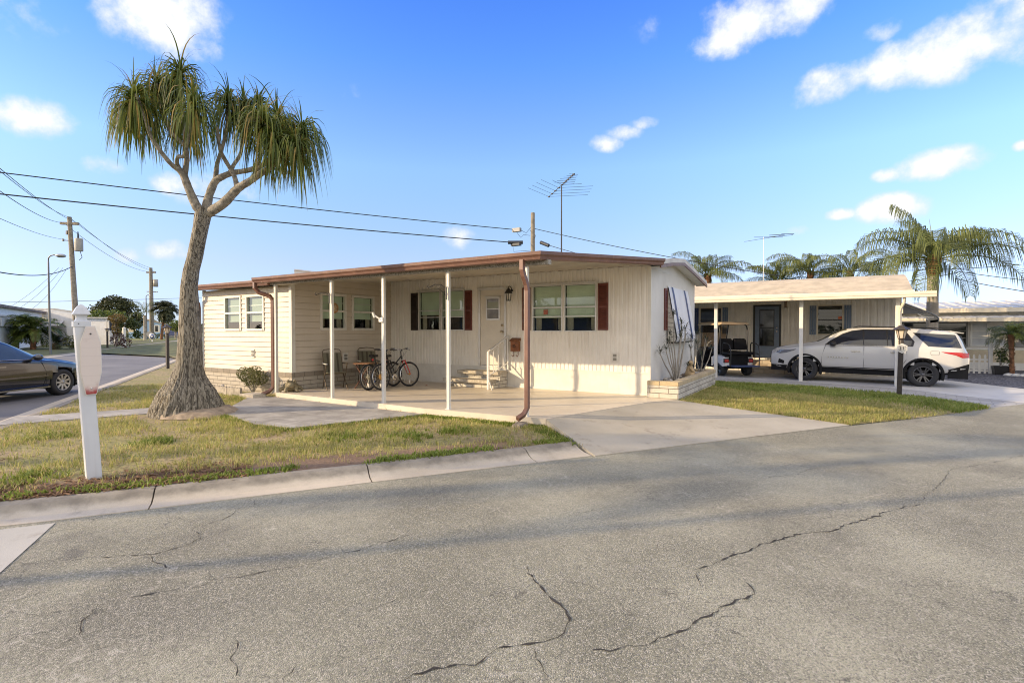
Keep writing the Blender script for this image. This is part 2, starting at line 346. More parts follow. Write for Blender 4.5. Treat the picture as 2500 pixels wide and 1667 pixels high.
# main road: a wide sheet, and the side street
mb = MB(); k = solve(A0, C0)
cr = corner_path(0, 2.6)[0]; i0 = [i for i, p in enumerate(cr) if (p-k).length < 2.7]
fil = cr[i0[0]:]
a = A0
q = lambda b, a: N_*a + U_*b
bk = k.dot(U_)/U_.dot(U_)
poly(mb, [k+U_*160, *[k+U_*d for d in (80, 30, 10, 2.55)], k, solve(A0, C1), solve(A0, C1)-U_*80, solve(A0, C1)-U_*80+N_*14, k+U_*160+N_*14], ZR)
struct('main_road', mb, asph)
mb = MB(); kk = solve(A0, C1); poly(mb, [k, k+S_*2.55, *[k+S_*d for d in (8, 20, 60, 170)], kk+S_*170, kk+S_*60, kk], ZR)
struct('side_street', mb, street)
mb = MB(); f = fil[:]; mb.add([tuple(p)[:2]+(ZR,) for p in f]+[(k.x, k.y, ZR)], [(i, i+1, len(f)) for i in range(len(f)-1)])
struct('street_corner', mb, asph)
# pale concrete apron of the cross gutter at the corner
mb = MB(); p = Vector((-5.83, 1.84, 0)); poly(mb, [p, p+N_*9, p+N_*9-U_*2.2, p-U_*2.0-N_*.02], ZR+.005)
struct('cross_gutter', mb, concrete('pale_concrete', (.33,.315,.275), (.42,.40,.355), spot=(.26,.23,.19), sp=.8))
# patches and cracks of the old asphalt
crk = mat('crack_dark', (.035,.031,.027), 1, var=.4, vs=9)
def crack(mb, pts, w0, seed):
    r = random.Random(seed); P = []
    for i in range(len(pts)-1):
        p, q_ = Vector(pts[i]+(0,)), Vector(pts[i+1]+(0,)); n = max(3, int((q_-p).length/.035))
        for j in range(n): P.append(p.lerp(q_, j/n))
    off = 0
    V = []
    for i, p in enumerate(P):
        d = (P[min(i+1,len(P)-1)]-P[max(i-1,0)]).normalized(); s = Vector((-d.y, d.x, 0)); off = off*.86+r.gauss(0, .011)
        w = w0*.75*(.15+1.25*r.random()**2)*min(1, (i+1)/6, (len(P)-i)/6+.15); c_ = p+s*off; V += [c_-s*w/2, c_+s*w/2]
    mb.add([(v.x, v.y, ZR+.004) for v in V], [(2*i, 2*i+1, 2*i+3, 2*i+2) for i in range(len(V)//2-1)])
mb = MB()
CR = [([(0.57, 6.08), (0.1, 5.35), (-0.28, 4.76), (-0.61, 4.18), (-0.81, 3.83)], 0.018), ([(-0.81, 3.83), (-0.69, 3.55)], 0.012), ([(0.78, 6.47), (1.26, 8.06), (2.33, 9.73)], 0.008), ([(0.57, 6.08), (0.8, 6.49)], 0.014), ([(-0.48, 3.85), (-0.39, 3.68), (-0.54, 3.4), (-0.63, 3.17), (-0.74, 2.93), (-0.84, 2.76), (-0.95, 2.66), (-1.1, 2.57)], 0.02), ([(-1.83, 3.27), (-1.57, 3.02), (-1.37, 2.89), (-1.28, 2.64), (-1.36, 2.49), (-1.44, 2.39), (-1.53, 2.21), (-1.67, 2.02), (-1.79, 1.84)], 0.022), ([(-1.37, 2.47), (-1.25, 2.34), (-1.12, 2.24)], 0.012), ([(-0.39, 3.67), (-0.03, 3.52)], 0.005), ([(-2.79, 1.64), (-2.64, 1.53), (-2.45, 1.43)], 0.02), ([(-2.28, 1.68), (-2.27, 1.61), (-2.38, 1.48)], 0.016), ([(-3.62, 1.81), (-3.71, 1.64), (-3.81, 1.52)], 0.02), ([(-3.77, 2.06), (-3.56, 1.99), (-3.6, 1.8)], 0.014), ([(-4.43, 1.95), (-4.03, 1.88), (-3.78, 2.06)], 0.013), ([(-4.38, 2.33), (-4.34, 2.18), (-4.4, 1.97), (-4.69, 1.69), (-4.86, 1.44)], 0.012), ([(-2.97, 3.32), (-3.06, 3.03), (-3.14, 2.76), (-3.23, 2.44), (-3.41, 2.15), (-3.56, 2.0)], 0.012), ([(-2.21, 2.68), (-2.32, 2.39), (-2.39, 2.13)], 0.009), ([(-3.32, 1.47), (-3.31, 1.33), (-3.31, 1.17)], 0.01), ([(-4.39, 1.43), (-4.34, 1.26), (-4.35, 1.1)], 0.01), ([(-3.9, 1.49), (-3.81, 1.37), (-3.58, 1.21), (-3.56, 1.06)], 0.01), ([(-4.12, 1.04), (-4.03, 1.19), (-4.14, 1.38)], 0.011), ([(-3.86, 1.02), (-3.79, 0.97)], 0.018), ([(-4.85, 2.97), (-4.82, 2.87), (-4.7, 2.76), (-4.66, 2.64), (-4.65, 2.42)], 0.01), ([(-4.93, 3.14), (-4.71, 2.98)], 0.01), ([(-4.67, 2.42), (-4.62, 2.38), (-4.38, 2.33), (-4.34, 2.21), (-4.32, 1.96)], 0.012), ([(-4.68, 3.34), (-4.6, 3.14)], 0.008), ([(-5.15, 2.36), (-5.06, 2.26)], 0.008), ([(-5.51, 1.67), (-5.58, 1.78), (-5.49, 1.93)], 0.008), ([(-5.25, 1.33), (-5.3, 1.5), (-5.49, 1.66)], 0.014), ([(-2.02, 4.32), (-1.8, 4.72), (-1.49, 5.17)], 0.007), ([(-1.19, 5.73), (-0.88, 6.15)], 0.006), ([(-0.62, 6.6), (0.0, 7.59)], 0.007), ([(-0.58, 3.9), (-0.54, 3.82)], 0.006), ([(-3.81, 5.78), (-3.59, 6.52), (-2.72, 6.62)], 0.006)]
for i, (pts, w) in enumerate(CR): crack(mb, pts, w, i)
struct('road_cracks', mb, crk)
# kerb: rolled concrete, in lengths with open joints
inner, p_in = corner_path(0, 2.6)
def kerb_path():
    P = corner_path(0, 2.6)[0]; e = k+U_*2.55
    end = (Vector((-2.78, 6.66, 0))-e).dot(U_); return P+[e+U_*(end*i/14) for i in range(1, 15)]
KP = kerb_path()
def kerb_w(p):                        # width and rise of the kerb along its run
    if p.dot(M_) < C0+.3 and p.dot(N_) < A0-1.5: return .65, .12
    s = smooth(2.5, 5.6, p.dot(U_)); return .42+.38*s, .118-.06*s
rows = []
for i, p in enumerate(KP):
    d = (KP[min(i+1,len(KP)-1)]-KP[max(i-1,0)]).normalized(); sd = Vector((-d.y, d.x, 0))   # towards the lot
    w, h = kerb_w(p); rows.append([(p+sd*(w*f), z) for f, z in ((0,-.40),(0,-.243),(.34,-.232),(.52,-.25+h*.45),(.70,-.25+h*.88),(.82,-.25+h),(1.0,-.25+h),(1.0,-.40))])
KB = [r[6][0] for r in rows]
mb = MB(); joints = [i for i, p in enumerate(KP) if i > 3 and i % 5 == 2]
def kerb_run(i0, i1):
    vs = []
    for i in range(i0, i1+1):
        for pt, z in rows[i]:
            e = pt
            if i == i0 and i0 > 0: e = pt+(rows[i+1][0][0]-rows[i][0][0]).normalized()*.007
            if i == i1 and i1 < len(rows)-1: e = pt-(rows[i][0][0]-rows[i-1][0][0]).normalized()*.007
            vs.append((e.x, e.y, z))
    n = 8; m_ = i1-i0+1
    mb.add(vs, [(a*n+j, a*n+j+1, (a+1)*n+j+1, (a+1)*n+j) for a in range(m_-1) for j in range(n-1)])
    mb.add(vs[:n], [tuple(range(n))]); mb.add(vs[-n:], [tuple(range(n))[::-1]])
cuts = [0]+joints+[len(rows)-1]
for a_, b_ in zip(cuts, cuts[1:]):
    if b_ > a_: kerb_run(a_, b_)
struct('kerb', mb, kerb_m)
# far kerb of the side street and its verge
mb = MB(); e = solve(A0-3, C1); path = [e-S_*30+M_*0, e, e+S_*30, e+S_*60, e+S_*150]
for a_, b_ in zip(path, path[1:]):
    p = [a_, b_, b_-M_*.5, a_-M_*.5]; mb.hexa([(v.x, v.y, -.4) for v in p]+[(v.x, v.y, -.235 if i < 2 else -.15) for i, v in enumerate(p)])
struct('far_kerb', mb, kerb_m)
verge_m = mat('verge_turf', (.10,.105,.035), 1, var=.45, vs=.8, bump=.5, bs=12, stain=(.2,.16,.09), ) if False else mat('verge_turf', (.10,.105,.035), 1, var=.45, vs=.8, bump=.5, bs=12)
mb = MB(); e = solve(A0-3, C1-.45); poly(mb, [e-S_*40, e+S_*170, e+S_*170-M_*90, e-S_*40-M_*90], -.16); struct('far_verge', mb, verge_m)
# ---- the lot
LOT = [(p.x, p.y) for p in KB[4:]] + [(-2.95, 6.72), (-3.96, 7.67), (-3.1, 10.6), (-3.4, 17.2), (-36, 17.2)]
def kdist(x, y):
    best = 9
    for p in KB[4:]:
        d = (p.x-x)**2+(p.y-y)**2
        if d < best: best = d
    return math.sqrt(best)
def lawn_z(x, y):
    p = Vector((x, y, 0)); s = smooth(2.5, 5.6, p.dot(U_)); d = -p.dot(N_)+A0
    return -.141-.058*s*(1-smooth(.8, 1.7, d))
mb = MB(); vs = {}; fs = []; st = .2
def gv(i, j):
    if (i, j) not in vs:
        x, y = -36+i*st, -1+j*st; vs[(i, j)] = len(mb.v); mb.v.append((x, y, lawn_z(x, y)+rnd.uniform(-.006, .006)))
    return vs[(i, j)]
LOT2 = [(p.x+.1*N_.x*0+(-.0), p.y) for p in KB[4:]] + LOT[len(KB)-4:]
for i in range(int(33.2/st)):
    for j in range(int(18.4/st)):
        x, y = -36+(i+.5)*st, -1+(j+.5)*st
        if inside(LOT, x, y) and not (-14.8 < x < -4 and 8.6 < y): fs.append((gv(i,j), gv(i+1,j), gv(i+1,j+1), gv(i,j+1)))
mb.f = fs; mb.s = [True]*len(fs)
# thin band that closes the lawn against the kerb
for a_, b_ in zip(KB[4:], KB[5:]):
    d = (b_-a_).normalized(); sd = Vector((-d.y, d.x, 0)); p = [a_-sd*.02, b_-sd*.02, b_+sd*.28, a_+sd*.28]
    mb.add([(v.x, v.y, min(lawn_z(v.x, v.y)-.002, ZR+kerb_w(a_)[1]-.004)) for v in p], [(0,1,2,3)])
struct('lawn', mb, lawn_m)
RL = [(-2.72,11.2,-.06), (.36,11.15,-.235), (1.82,13.2,-.243), (3.1,15.3,-.25), (1.56,16.9,-.2), (-.6,16.96,-.14), (-3.2,16.72,-.11)]
cen = (-1.0, 14.0, -.10); RLT = [(cen, RL[i], RL[(i+1) % len(RL)]) for i in range(len(RL))]
mb = MB()
for tr in RLT: mb.add(tr, [(0,1,2)], False)
mb.add([(-2.72,11.2,-.06), (.36,11.15,-.235), (.36,11.15,-.4), (-2.72,11.2,-.4)], [(0,1,2,3)])
struct('side_lawn', mb, lawn_m)
# carport slab, driveway ramp, patio, path
SLAB = [(-11.15,7.66),(-6.46,7.52),(-3.97,7.66),(-3.12,10.5),(-2.69,11.28),(-3.3,11.7),(-11.3,11.7)]
mb = MB(); mb.ext([(x, y, -.4) for x, y in SLAB], (0,0,.4)); struct('carport_slab', mb, slab_m)
DR = [(-3.955,7.655,-.006),(-3.11,10.5,-.006),(-2.675,11.25,-.01),(.36,11.15,-.236),(-1.19,8.86,-.24),(-2.68,6.62,-.238)]
mb = MB(); n = len(DR); mb.add(DR+[(x,y,-.42) for x,y,z in DR], [(0,1,5),(1,4,5),(1,3,4),(1,2,3)]+[(i,(i+1)%n,n+(i+1)%n,n+i) for i in range(n)]); struct('driveway', mb, drive_m)
PATIO = [(-10.15,5.85),(-9.75,5.62),(-8.2,5.25),(-7.35,5.32),(-6.45,7.5),(-11.14,7.64),(-11.9,7.55)]
mb = MB(); mb.ext([(x, y, -.3) for x, y in PATIO], (0,0,.20)); struct('paver_patio', mb, patio_m)
PATH = [(-10.5,5.9),(-11.3,5.5),(-12.1,3.4),(-12.7,3.15),(-12.9,3.75),(-11.9,6.3)]
PATH = [(-11.9,2.95),(-11.25,4.6),(-10.6,5.9),(-11.4,6.6),(-12.0,5.0),(-12.75,3.45)]
mb = MB(); mb.ext([(x, y, -.3) for x, y in PATH], (0,0,.178)); struct('stepping_path', mb, patio_m)
# neighbour's slab, drive, paver edge and gravel
ND = [(-4.6,18.85,-.15),(-.64,19.1,-.17),(1.74,18.98,-.225),(2.9,17.9,-.24),(4.1,16.75,-.246),(6.3,20.0,-.244),(4.9,20.9,-.24),(3.4,22.95,-.22),(2.4,24.2,-.2),(-4.6,24.2,-.13)]
mb = MB(); n = len(ND); cc = (.5,20.5,-.19); mb.add(ND+[cc], [(i,(i+1)%n,n) for i in range(n)]); mb.add(ND+[(x,y,-.42) for x,y,z in ND], [(i,(i+1)%n,n+(i+1)%n,n+i) for i in range(n)]); struct('neighbour_driveway', mb, grey_m)
PV = [(-4.6,18.85,-.154),(-.64,19.1,-.174),(1.74,18.98,-.228),(2.9,17.9,-.243),(4.1,16.75,-.248),(3.12,15.33,-.25),(1.56,16.9,-.215),(-.6,16.96,-.15),(-4.6,16.72,-.12)]
mb = MB(); mb.add([(x,y,z-.004) for x,y,z in PV], [(0,1,7,8),(1,2,6,7),(2,3,6),(3,4,5,6)]); struct('paver_border', mb, paver_m)
grv = bpy.data.materials.new('dark_gravel'); t = NT(grv); sc_ = t.n.new('ShaderNodeSeparateColor'); t.link(t.voro(22), sc_.inputs[0])
t.base(t.mix(t.mr(sc_.outputs[0], .2, 1), (.035,.036,.045), (.22,.22,.25))); t.p.inputs['Roughness'].default_value = .8; t.bump(t.voro(22, 'Distance'), 1, .04)
mb = MB(); poly(mb, [(3.4,22.9,-.3),(4.92,20.85,-.3),(6.2,20.05,-.3),(14,31,-.3),(10,36,-.25),(2.4,36,-.25),(2.4,24.1,-.3)]); struct('gravel_bed', mb, grv)
# back yards behind both homes
mb = MB(); poly(mb, [(-90,17.2,-.2),(-3.4,17.2,-.13),(-4.6,18.8,-.16),(-4.6,24.3,-.16),(2.3,24.3,-.26),(2.3,120,-.26),(-90,120,-.26)]); struct('back_yard', mb, verge_m)
# ---- grass: thin blades, one mass
gr_m = foliage('grass_blade', (.26,.28,.07), (.68,.62,.23), .6, .4, (.68,.49,.28))
weed_m = foliage('broadleaf_weed', (.16,.22,.035), (.34,.39,.08), .5, .4)
def vnoise(x, y, s=1.0, seed=0):
    def h(i, j): return math.sin(i*127.1+j*311.7+seed*74.7)*43758.5453 % 1
    x, y = x*s, y*s; i, j = math.floor(x), math.floor(y); u, v = x-i, y-j; u, v = u*u*(3-2*u), v*v*(3-2*v)
    return (h(i,j)*(1-u)+h(i+1,j)*u)*(1-v)+(h(i,j+1)*(1-u)+h(i+1,j+1)*u)*v
def blades(mb, x, y, z, n, hmin, hmax, spread, w):
    for _ in range(n):
        a = rnd.random()*6.283; px_, py_ = x+rnd.gauss(0, spread), y+rnd.gauss(0, spread); h_ = rnd.uniform(hmin, hmax); l = h_*rnd.uniform(.2, 1.3); b = a+rnd.uniform(-.6, .6)
        sx, sy = -math.sin(a)*w/2, math.cos(a)*w/2; i = len(mb.v)
        mb.v += [(px_-sx,py_-sy,z-.01),(px_+sx,py_+sy,z-.01),(px_+math.cos(b)*l*.4+sx*.7,py_+math.sin(b)*l*.4+sy*.7,z+h_*.65),(px_+math.cos(b)*l*.4-sx*.7,py_+math.sin(b)*l*.4-sy*.7,z+h_*.65),(px_+math.cos(b)*l,py_+math.sin(b)*l,z+h_)]
        mb.f += [(i,i+1,i+2,i+3),(i+3,i+2,i+4)]; mb.s += [False, False]
KEEP = [SLAB, PATIO, PATH, [(p[0],p[1]) for p in DR]]
def free(x, y):
    if any(inside(q_, x, y) for q_ in KEEP): return False
    if -15.25 < x < -11.2 and y > 7.75: return False
    return True
mb = MB(); wd = MB()
for _ in range(46000):
    x, y = rnd.uniform(-17, -2.7), rnd.uniform(-.5, 8.4)
    if not inside(LOT, x, y) or not free(x, y): continue
    p = Vector((x, y, 0)); d = kdist(x, y)
    if d < .05: continue
    tr_ = (x+10.45)**2+(y-5.45)**2
    if tr_ < .86: continue
    dirt = 1-smooth(.22, 1.0, d+.5*(vnoise(x, y, 2.2, 6)-.5))
    bare = max(dirt*smooth(3.6, 2.4, p.dot(U_))*.93, smooth(.54, .70, vnoise(x, y, 1.3, 3))*.8, smooth(.62, .78, vnoise(x, y, 3.1, 13))*.8)
    if rnd.random() < bare: continue
    far = 1 if x > -11.5 else .7
    blades(mb, x, y, lawn_z(x, y), 4 if rnd.random() < far else 2, .03, .09, .022, .0085)
for _ in range(900):                   # greener tufts along the kerb, the slab and the path edges
    i = rnd.randrange(12, len(KB)-1); s = rnd.random(); p = KB[i].lerp(KB[i+1], s); d = (KB[i+1]-KB[i]).normalized(); p = p+Vector((-d.y, d.x, 0))*rnd.uniform(-.01, .2)
    if vnoise(p.x, p.y, 1.6, 5) > .42: blades(wd, p.x, p.y, lawn_z(p.x, p.y), 6, .02, .06, .035, .02)
for (a_, b_, n, sp) in ((SLAB[1], SLAB[2], 420, .10), (PATIO[1], PATIO[3], 380, .12), (PATIO[3], PATIO[4], 260, .07), ((-3.96,7.6),(-2.9,6.7), 200, .1), ((-12.6,7.7),(-11.6,7.4), 160, .25)):
    for _ in range(n):
        s = rnd.random(); x, y = a_[0]+(b_[0]-a_[0])*s+rnd.gauss(0, sp), a_[1]+(b_[1]-a_[1])*s-abs(rnd.gauss(0, sp))
        if free(x, y) and inside(LOT, x, y): blades(wd, x, y, lawn_z(x, y), 6, .02, .06, .03, .018)
for cx_, cy_, rr, n in ((-8.15,3.72,.22,90),(-5.3,5.9,.35,60),(-7.35,2.05,.3,50),(-6.2,5.4,.4,60),(-10.0,3.1,.4,40),(-5.0,6.6,.3,70)):
    for _ in range(n):
        x, y = cx_+rnd.gauss(0, rr*.5), cy_+rnd.gauss(0, rr*.5)
        if inside(LOT, x, y) and free(x, y): blades(wd, x, y, lawn_z(x, y), 6, .03, .08, .03, .018)
def in_tri(T):
    u, v = rnd.random(), rnd.random()
    if u+v > 1: u, v = 1-u, 1-v
    return [T[0][i]+u*(T[1][i]-T[0][i])+v*(T[2][i]-T[0][i]) for i in range(3)]
mb.build('grass', gr_m, kind='stuff'); wd.build('weeds', weed_m, kind='stuff')
mb = MB(); wd = MB()
for T in RLT:
    ar = abs((T[1][0]-T[0][0])*(T[2][1]-T[0][1])-(T[2][0]-T[0][0])*(T[1][1]-T[0][1]))/2
    for _ in range(int(ar*900)):
        x, y, z = in_tri(T)
        if vnoise(x, y, 1.2, 9) > .68 and rnd.random() < .7: continue
        if y > 14.2+.5*vnoise(x, y, 2, 4)-.12*x and rnd.random() < .75: blades(wd, x, y, z, 3, .03, .10, .03, .016)
        else: blades(mb, x, y, z, 3, .03, .095, .025, .009)
mb.build('side_grass', gr_m, kind='stuff'); wd.build('side_weeds', weed_m, kind='stuff')
# dry leaf litter on the bare strip behind the kerb
mb = MB()
for _ in range(5200):
    i = rnd.randrange(12, 24); s = rnd.random(); p = KB[i].lerp(KB[i+1], s); d = (KB[i+1]-KB[i]).normalized(); p = p+Vector((-d.y, d.x, 0))*(abs(rnd.gauss(0, .38))-.02)
    if p.dot(U_) > 3.6 and rnd.random() < .8: continue
    a = rnd.random()*6.28; l = rnd.uniform(.015, .06); v = Vector((math.cos(a), math.sin(a), rnd.uniform(-.2, .4)))*l; w = Vector((-math.sin(a), math.cos(a), rnd.uniform(-.5, .5)))*rnd.uniform(.003, .009); o = Vector((p.x, p.y, lawn_z(p.x, p.y)+rnd.uniform(.002, .025)))
    mb.add([o-v-w, o+v-w, o+v+w, o-v+w], [(0,1,2,3)])
mb.build('leaf_litter', foliage('dry_litter', (.16,.085,.045), (.32,.20,.11), .9, .1), kind='stuff')
# ------------------------------------------------------------------ the mobile home
white_wall = mat('white_ribbed_metal', (.78,.745,.675), .55, var=.06, vs=1.2, streak=((.46,.38,.28), .42), bump=.06, bs=40)
end_wall_m = mat('white_end_metal', (.66,.65,.63), .5, var=.05, vs=1.2, streak=((.5,.47,.42), .3))
siding_m = mat('cream_siding', (.60,.53,.43), .5, var=.05, vs=1.3, streak=((.5,.41,.28), .25))
trim_m = mat('white_trim', (.70,.67,.60), .45, var=.06, vs=4, streak=((.5,.45,.37), .3))
alu_m = mat('aluminium', (.62,.61,.58), .35, .35, var=.08)
brown_m = mat('brown_gutter', (.165,.083,.060), .42, var=.14, vs=3, streak=((.33,.19,.13), .4))
roof_m = mat('white_roof', (.56,.54,.50), .7, var=.12, vs=2)
ceil_m = mat('carport_ceiling', (.55,.50,.42), .6, var=.08, vs=2)
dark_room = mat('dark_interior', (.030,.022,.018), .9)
shade_m = mat('roller_shade', (.66,.72,.56), .8, var=.06)
blind_m = mat('pale_blind', (.34,.37,.31), .7, var=.06)
curt_m = mat('curtain_cloth', (.45,.38,.29), .9, var=.12, vs=20)
pane_m = glass('window_glass', (.84,.92,.88), refl=.02)
fly_m = mat('insect_screen', (.12,.10,.09), .8, var=.25, vs=30)
black_m = mat('black_paint', (.018,.017,.017), .4)
shut_m = mat('red_brown_shutter', (.125,.032,.020), .5, var=.2, vs=6)
shutd_m = mat('black_shutter', (.030,.020,.017), .5, var=.2, vs=6)
rust_m = mat('rusty_copper', (.22,.085,.035), .55, .3, var=.3, vs=14)
def block_mat(name, c1, c2, mort, w=.4, h=.2, vert='y'):
    m = bpy.data.materials.new(name); t = NT(m)
    s = t.n.new('ShaderNodeSeparateXYZ'); t.link(t.pos, s.inputs[0]); cb = t.n.new('ShaderNodeCombineXYZ')
    t.link(t.math('ADD', s.outputs[0], s.outputs[1]), cb.inputs[0]); t.link(t.math('ADD', s.outputs[2], .002), cb.inputs[1])
    b = t.n.new('ShaderNodeTexBrick'); b.inputs['Scale'].default_value = 1; b.inputs['Brick Width'].default_value = w; b.inputs['Row Height'].default_value = h; b.inputs['Mortar Size'].default_value = .007; b.inputs['Bias'].default_value = -.5
    t.link(cb.outputs[0], b.inputs['Vector'])
    for k, q_ in (('Color1', c1), ('Color2', c2), ('Mortar', mort)): b.inputs[k].default_value = q_+(1,)
    c = t.mix(t.mr(t.noise(7, 6, .7), .42, .75, 0, .45), b.outputs['Color'], tuple(q_*.6 for q_ in c1))
    t.base(c); t.p.inputs['Roughness'].default_value = .9
    t.bump(t.math('SUBTRACT', t.noise(45, 5, .7), t.math('MULTIPLY', b.outputs['Fac'], 1.2)), .7, .015); return m
block_m = block_mat('split_block', (.50,.45,.37), (.42,.37,.30), (.19,.165,.135), .42, .105)
cap_m = block_mat('cap_block', (.31,.265,.21), (.23,.195,.155), (.15,.13,.10), .30, .3)
plant_block = block_mat('planter_block', (.56,.52,.45), (.24,.205,.17), (.16,.14,.12), .40, .108)
GX = -3.38; AX = -11.27; AL = -15.2; FY = 11.6; AY = 8.2
H = thing('mobile_home', 'long white and cream mobile home with brown gutters and an open carport roof on posts', 'mobile home', (-7.3, 11.6, 0))
FP = lambda a, z, o: (a, FY-o, z)            # front wall plane (faces -Y)
SP = lambda a, z, o: (a, AY-o, z)            # addition front
RP = lambda a, z, o: (AX+o, a, z)            # addition return wall (faces +X)
EP = lambda a, z, o: (GX+o, a, z)            # end wall
def grid_wall(mb, P, A, Z, opens=()):
    def ins(T, xs):
        T = list(T)
        for x in xs:
            if all(abs(x-a) > 1e-6 for a, _ in T) and T[0][0] < x < T[-1][0]:
                for i in range(len(T)-1):
                    if T[i][0] < x < T[i+1][0]:
                        f_ = (x-T[i][0])/(T[i+1][0]-T[i][0]); T.insert(i+1, (x, T[i][1]+f_*(T[i+1][1]-T[i][1]))); break
        return T
    A = ins(A, [x for o in opens for x in o[:2]]); Z = ins(Z, [x for o in opens for x in o[2:]])
    vs = [P(a, z, oa+oz) for a, oa in A for z, oz in Z]; n = len(Z); fs = []
    for i in range(len(A)-1):
        am = (A[i][0]+A[i+1][0])/2
        for j in range(n-1):
            zm = (Z[j][0]+Z[j+1][0])/2
            if any(o[0] < am < o[1] and o[2] < zm < o[3] for o in opens): continue
            fs.append((i*n+j, (i+1)*n+j, (i+1)*n+j+1, i*n+j+1))
    mb.add(vs, fs)
def ribs(a0, a1, per, dep):
    A = [(a0, 0)]; x = a0
    while x < a1-per:
        A += [(x+per*.30, 0), (x+per*.38, dep), (x+per*.92, dep), (x+per, 0)]; x += per
    A.append((a1, 0)); return A
def laps(z0, z1, h, dep=.016):
    Z = []; z = z0
    while z < z1-.02:
        e = min(z+h, z1); Z += [(z+.001, dep), (e-.012, .002), (e-.011, -.010), (e-.001, -.010)]; z = e
    return Z
W2 = [(-10.12,-9.38), (-9.28,-8.54)]; W3 = [(-6.36,-5.58), (-5.48,-4.70)]
DOOR = (-8.00,-7.20,.54,2.55)
op = [(a, b, 1.49, 2.56) for a, b in W2]+[(a, b, 1.46, 2.56) for a, b in W3]+[DOOR]
mb = MB(); grid_wall(mb, FP, ribs(AX, GX, .105, .012), [(.50,0),(2.97,0)], op); W('front_wall', mb, white_wall, H)
mb = MB(); grid_wall(mb, FP, [(AX,.004),(GX-.0,.004)], [(-.05,0),(.50,0)]); mb.pbox(FP, AX, GX, .485, .515, .004, .016); mb.pbox(FP, AX, GX, -.02, .05, .006, .018); W('skirting', mb, trim_m, H)
AW = (12.98, 15.02, 1.5, 2.5)
mb = MB(); grid_wall(mb, EP, ribs(FY, 16.1, .078, .008), [(.02,0),(2.86,0)], [AW])
mb.add([EP(FY,2.86,.004),EP(FY,2.90,.004),EP(13.5,3.14,.004),EP(16.1,2.86,.004)], [(0,1,2,3)])
W('end_wall', mb, end_wall_m, H)
mb = MB(); mb.pbox(FP, GX-.05, GX+.012, -.02, 2.93, .0, .022); W('corner_trim', mb, trim_m, H)
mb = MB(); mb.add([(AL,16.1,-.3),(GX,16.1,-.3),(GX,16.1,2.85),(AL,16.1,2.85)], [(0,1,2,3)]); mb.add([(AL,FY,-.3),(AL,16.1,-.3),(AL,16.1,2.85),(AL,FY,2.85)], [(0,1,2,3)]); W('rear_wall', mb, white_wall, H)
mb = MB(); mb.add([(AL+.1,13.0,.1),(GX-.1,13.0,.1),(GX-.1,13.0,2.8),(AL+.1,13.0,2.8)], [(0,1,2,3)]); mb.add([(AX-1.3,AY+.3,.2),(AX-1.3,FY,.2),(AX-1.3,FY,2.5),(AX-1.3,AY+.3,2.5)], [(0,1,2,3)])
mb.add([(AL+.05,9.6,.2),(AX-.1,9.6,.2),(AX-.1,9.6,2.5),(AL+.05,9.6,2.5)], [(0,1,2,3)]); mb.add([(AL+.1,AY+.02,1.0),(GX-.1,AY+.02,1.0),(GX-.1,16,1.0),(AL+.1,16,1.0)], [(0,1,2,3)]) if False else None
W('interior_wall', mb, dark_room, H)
# addition
aop = [(-14.08,-13.41,1.51,2.34), (-13.09,-12.41,1.51,2.34)]
mb = MB(); grid_wall(mb, SP, [(AL,0),(AX-.08,0)], laps(.42, 2.58, .125), aop); W('siding_wall', mb, siding_m, H)
rop = [(9.10,9.83,1.53,2.38), (10.15,10.86,1.53,2.38)]
mb = MB(); grid_wall(mb, RP, [(AY+.08,0),(FY,0)], laps(.42, 2.98, .158), rop); W('siding_wall', mb, siding_m, H)
mb = MB(); mb.box(AX-.085, AX+.018, AY-.018, AY+.085, .42, 2.62); W('corner_trim', mb, trim_m, H); W('corner_trim', MB().box(AL-.018, AL+.04, AY-.018, AY+.06, .42, 2.6), trim_m, H)
mb = MB(); grid_wall(mb, lambda a, z, o: (AL-o, a, z), [(AY,0),(FY,0)], laps(.42, 2.58, .125)); W('siding_wall', mb, siding_m, H)
mb = MB(); mb.box(AL-.03, AX+.03, AY-.03, FY, -.3, .31); W('block_foundation', mb, block_m, H)
mb = MB(); mb.box(AL-.045, AX+.045, AY-.045, FY, .31, .424); W('cap_course', mb, cap_m, H, .004)
# windows
def quad(P, a0, a1, z0, z1, o): return MB().add([P(a0,z0,o),P(a1,z0,o),P(a1,z1,o),P(a0,z1,o)], [(0,1,2,3)])
def louvre(mb, P, a0, a1, z0, z1, o, n):
    for i in range(n):
        z = z0+(z1-z0)*(i+.5)/n; d = (z1-z0)/n*.42
        mb.hexa([P(a0,z-d,o+.016),P(a1,z-d,o+.016),P(a1,z-d,o+.022),P(a0,z-d,o+.022),P(a0,z+d,o+.002),P(a1,z+d,o+.002),P(a1,z+d,o+.008),P(a0,z+d,o+.008)])
def shutter(P, a0, a1, z0, z1, m, label=None):
    mb = MB(); o = .014; fw = .035
    mb.pbox(P, a0, a0+fw, z0, z1, o, o+.03); mb.pbox(P, a1-fw, a1, z0, z1, o, o+.03)
    for z in (z0, (z0+z1)/2-.03, z1-.05): mb.pbox(P, a0+fw, a1-fw, z, z+.05, o, o+.028)
    mb.pbox(P, a0+.01, a1-.01, z0+.01, z1-.01, o-.004, o+.003)
    louvre(mb, P, a0+fw, a1-fw, z0+.05, (z0+z1)/2-.03, o, 12); louvre(mb, P, a0+fw, a1-fw, (z0+z1)/2+.02, z1-.05, o, 12)
    s = W('shutter', mb, m, H)
    if label: s['label'] = label
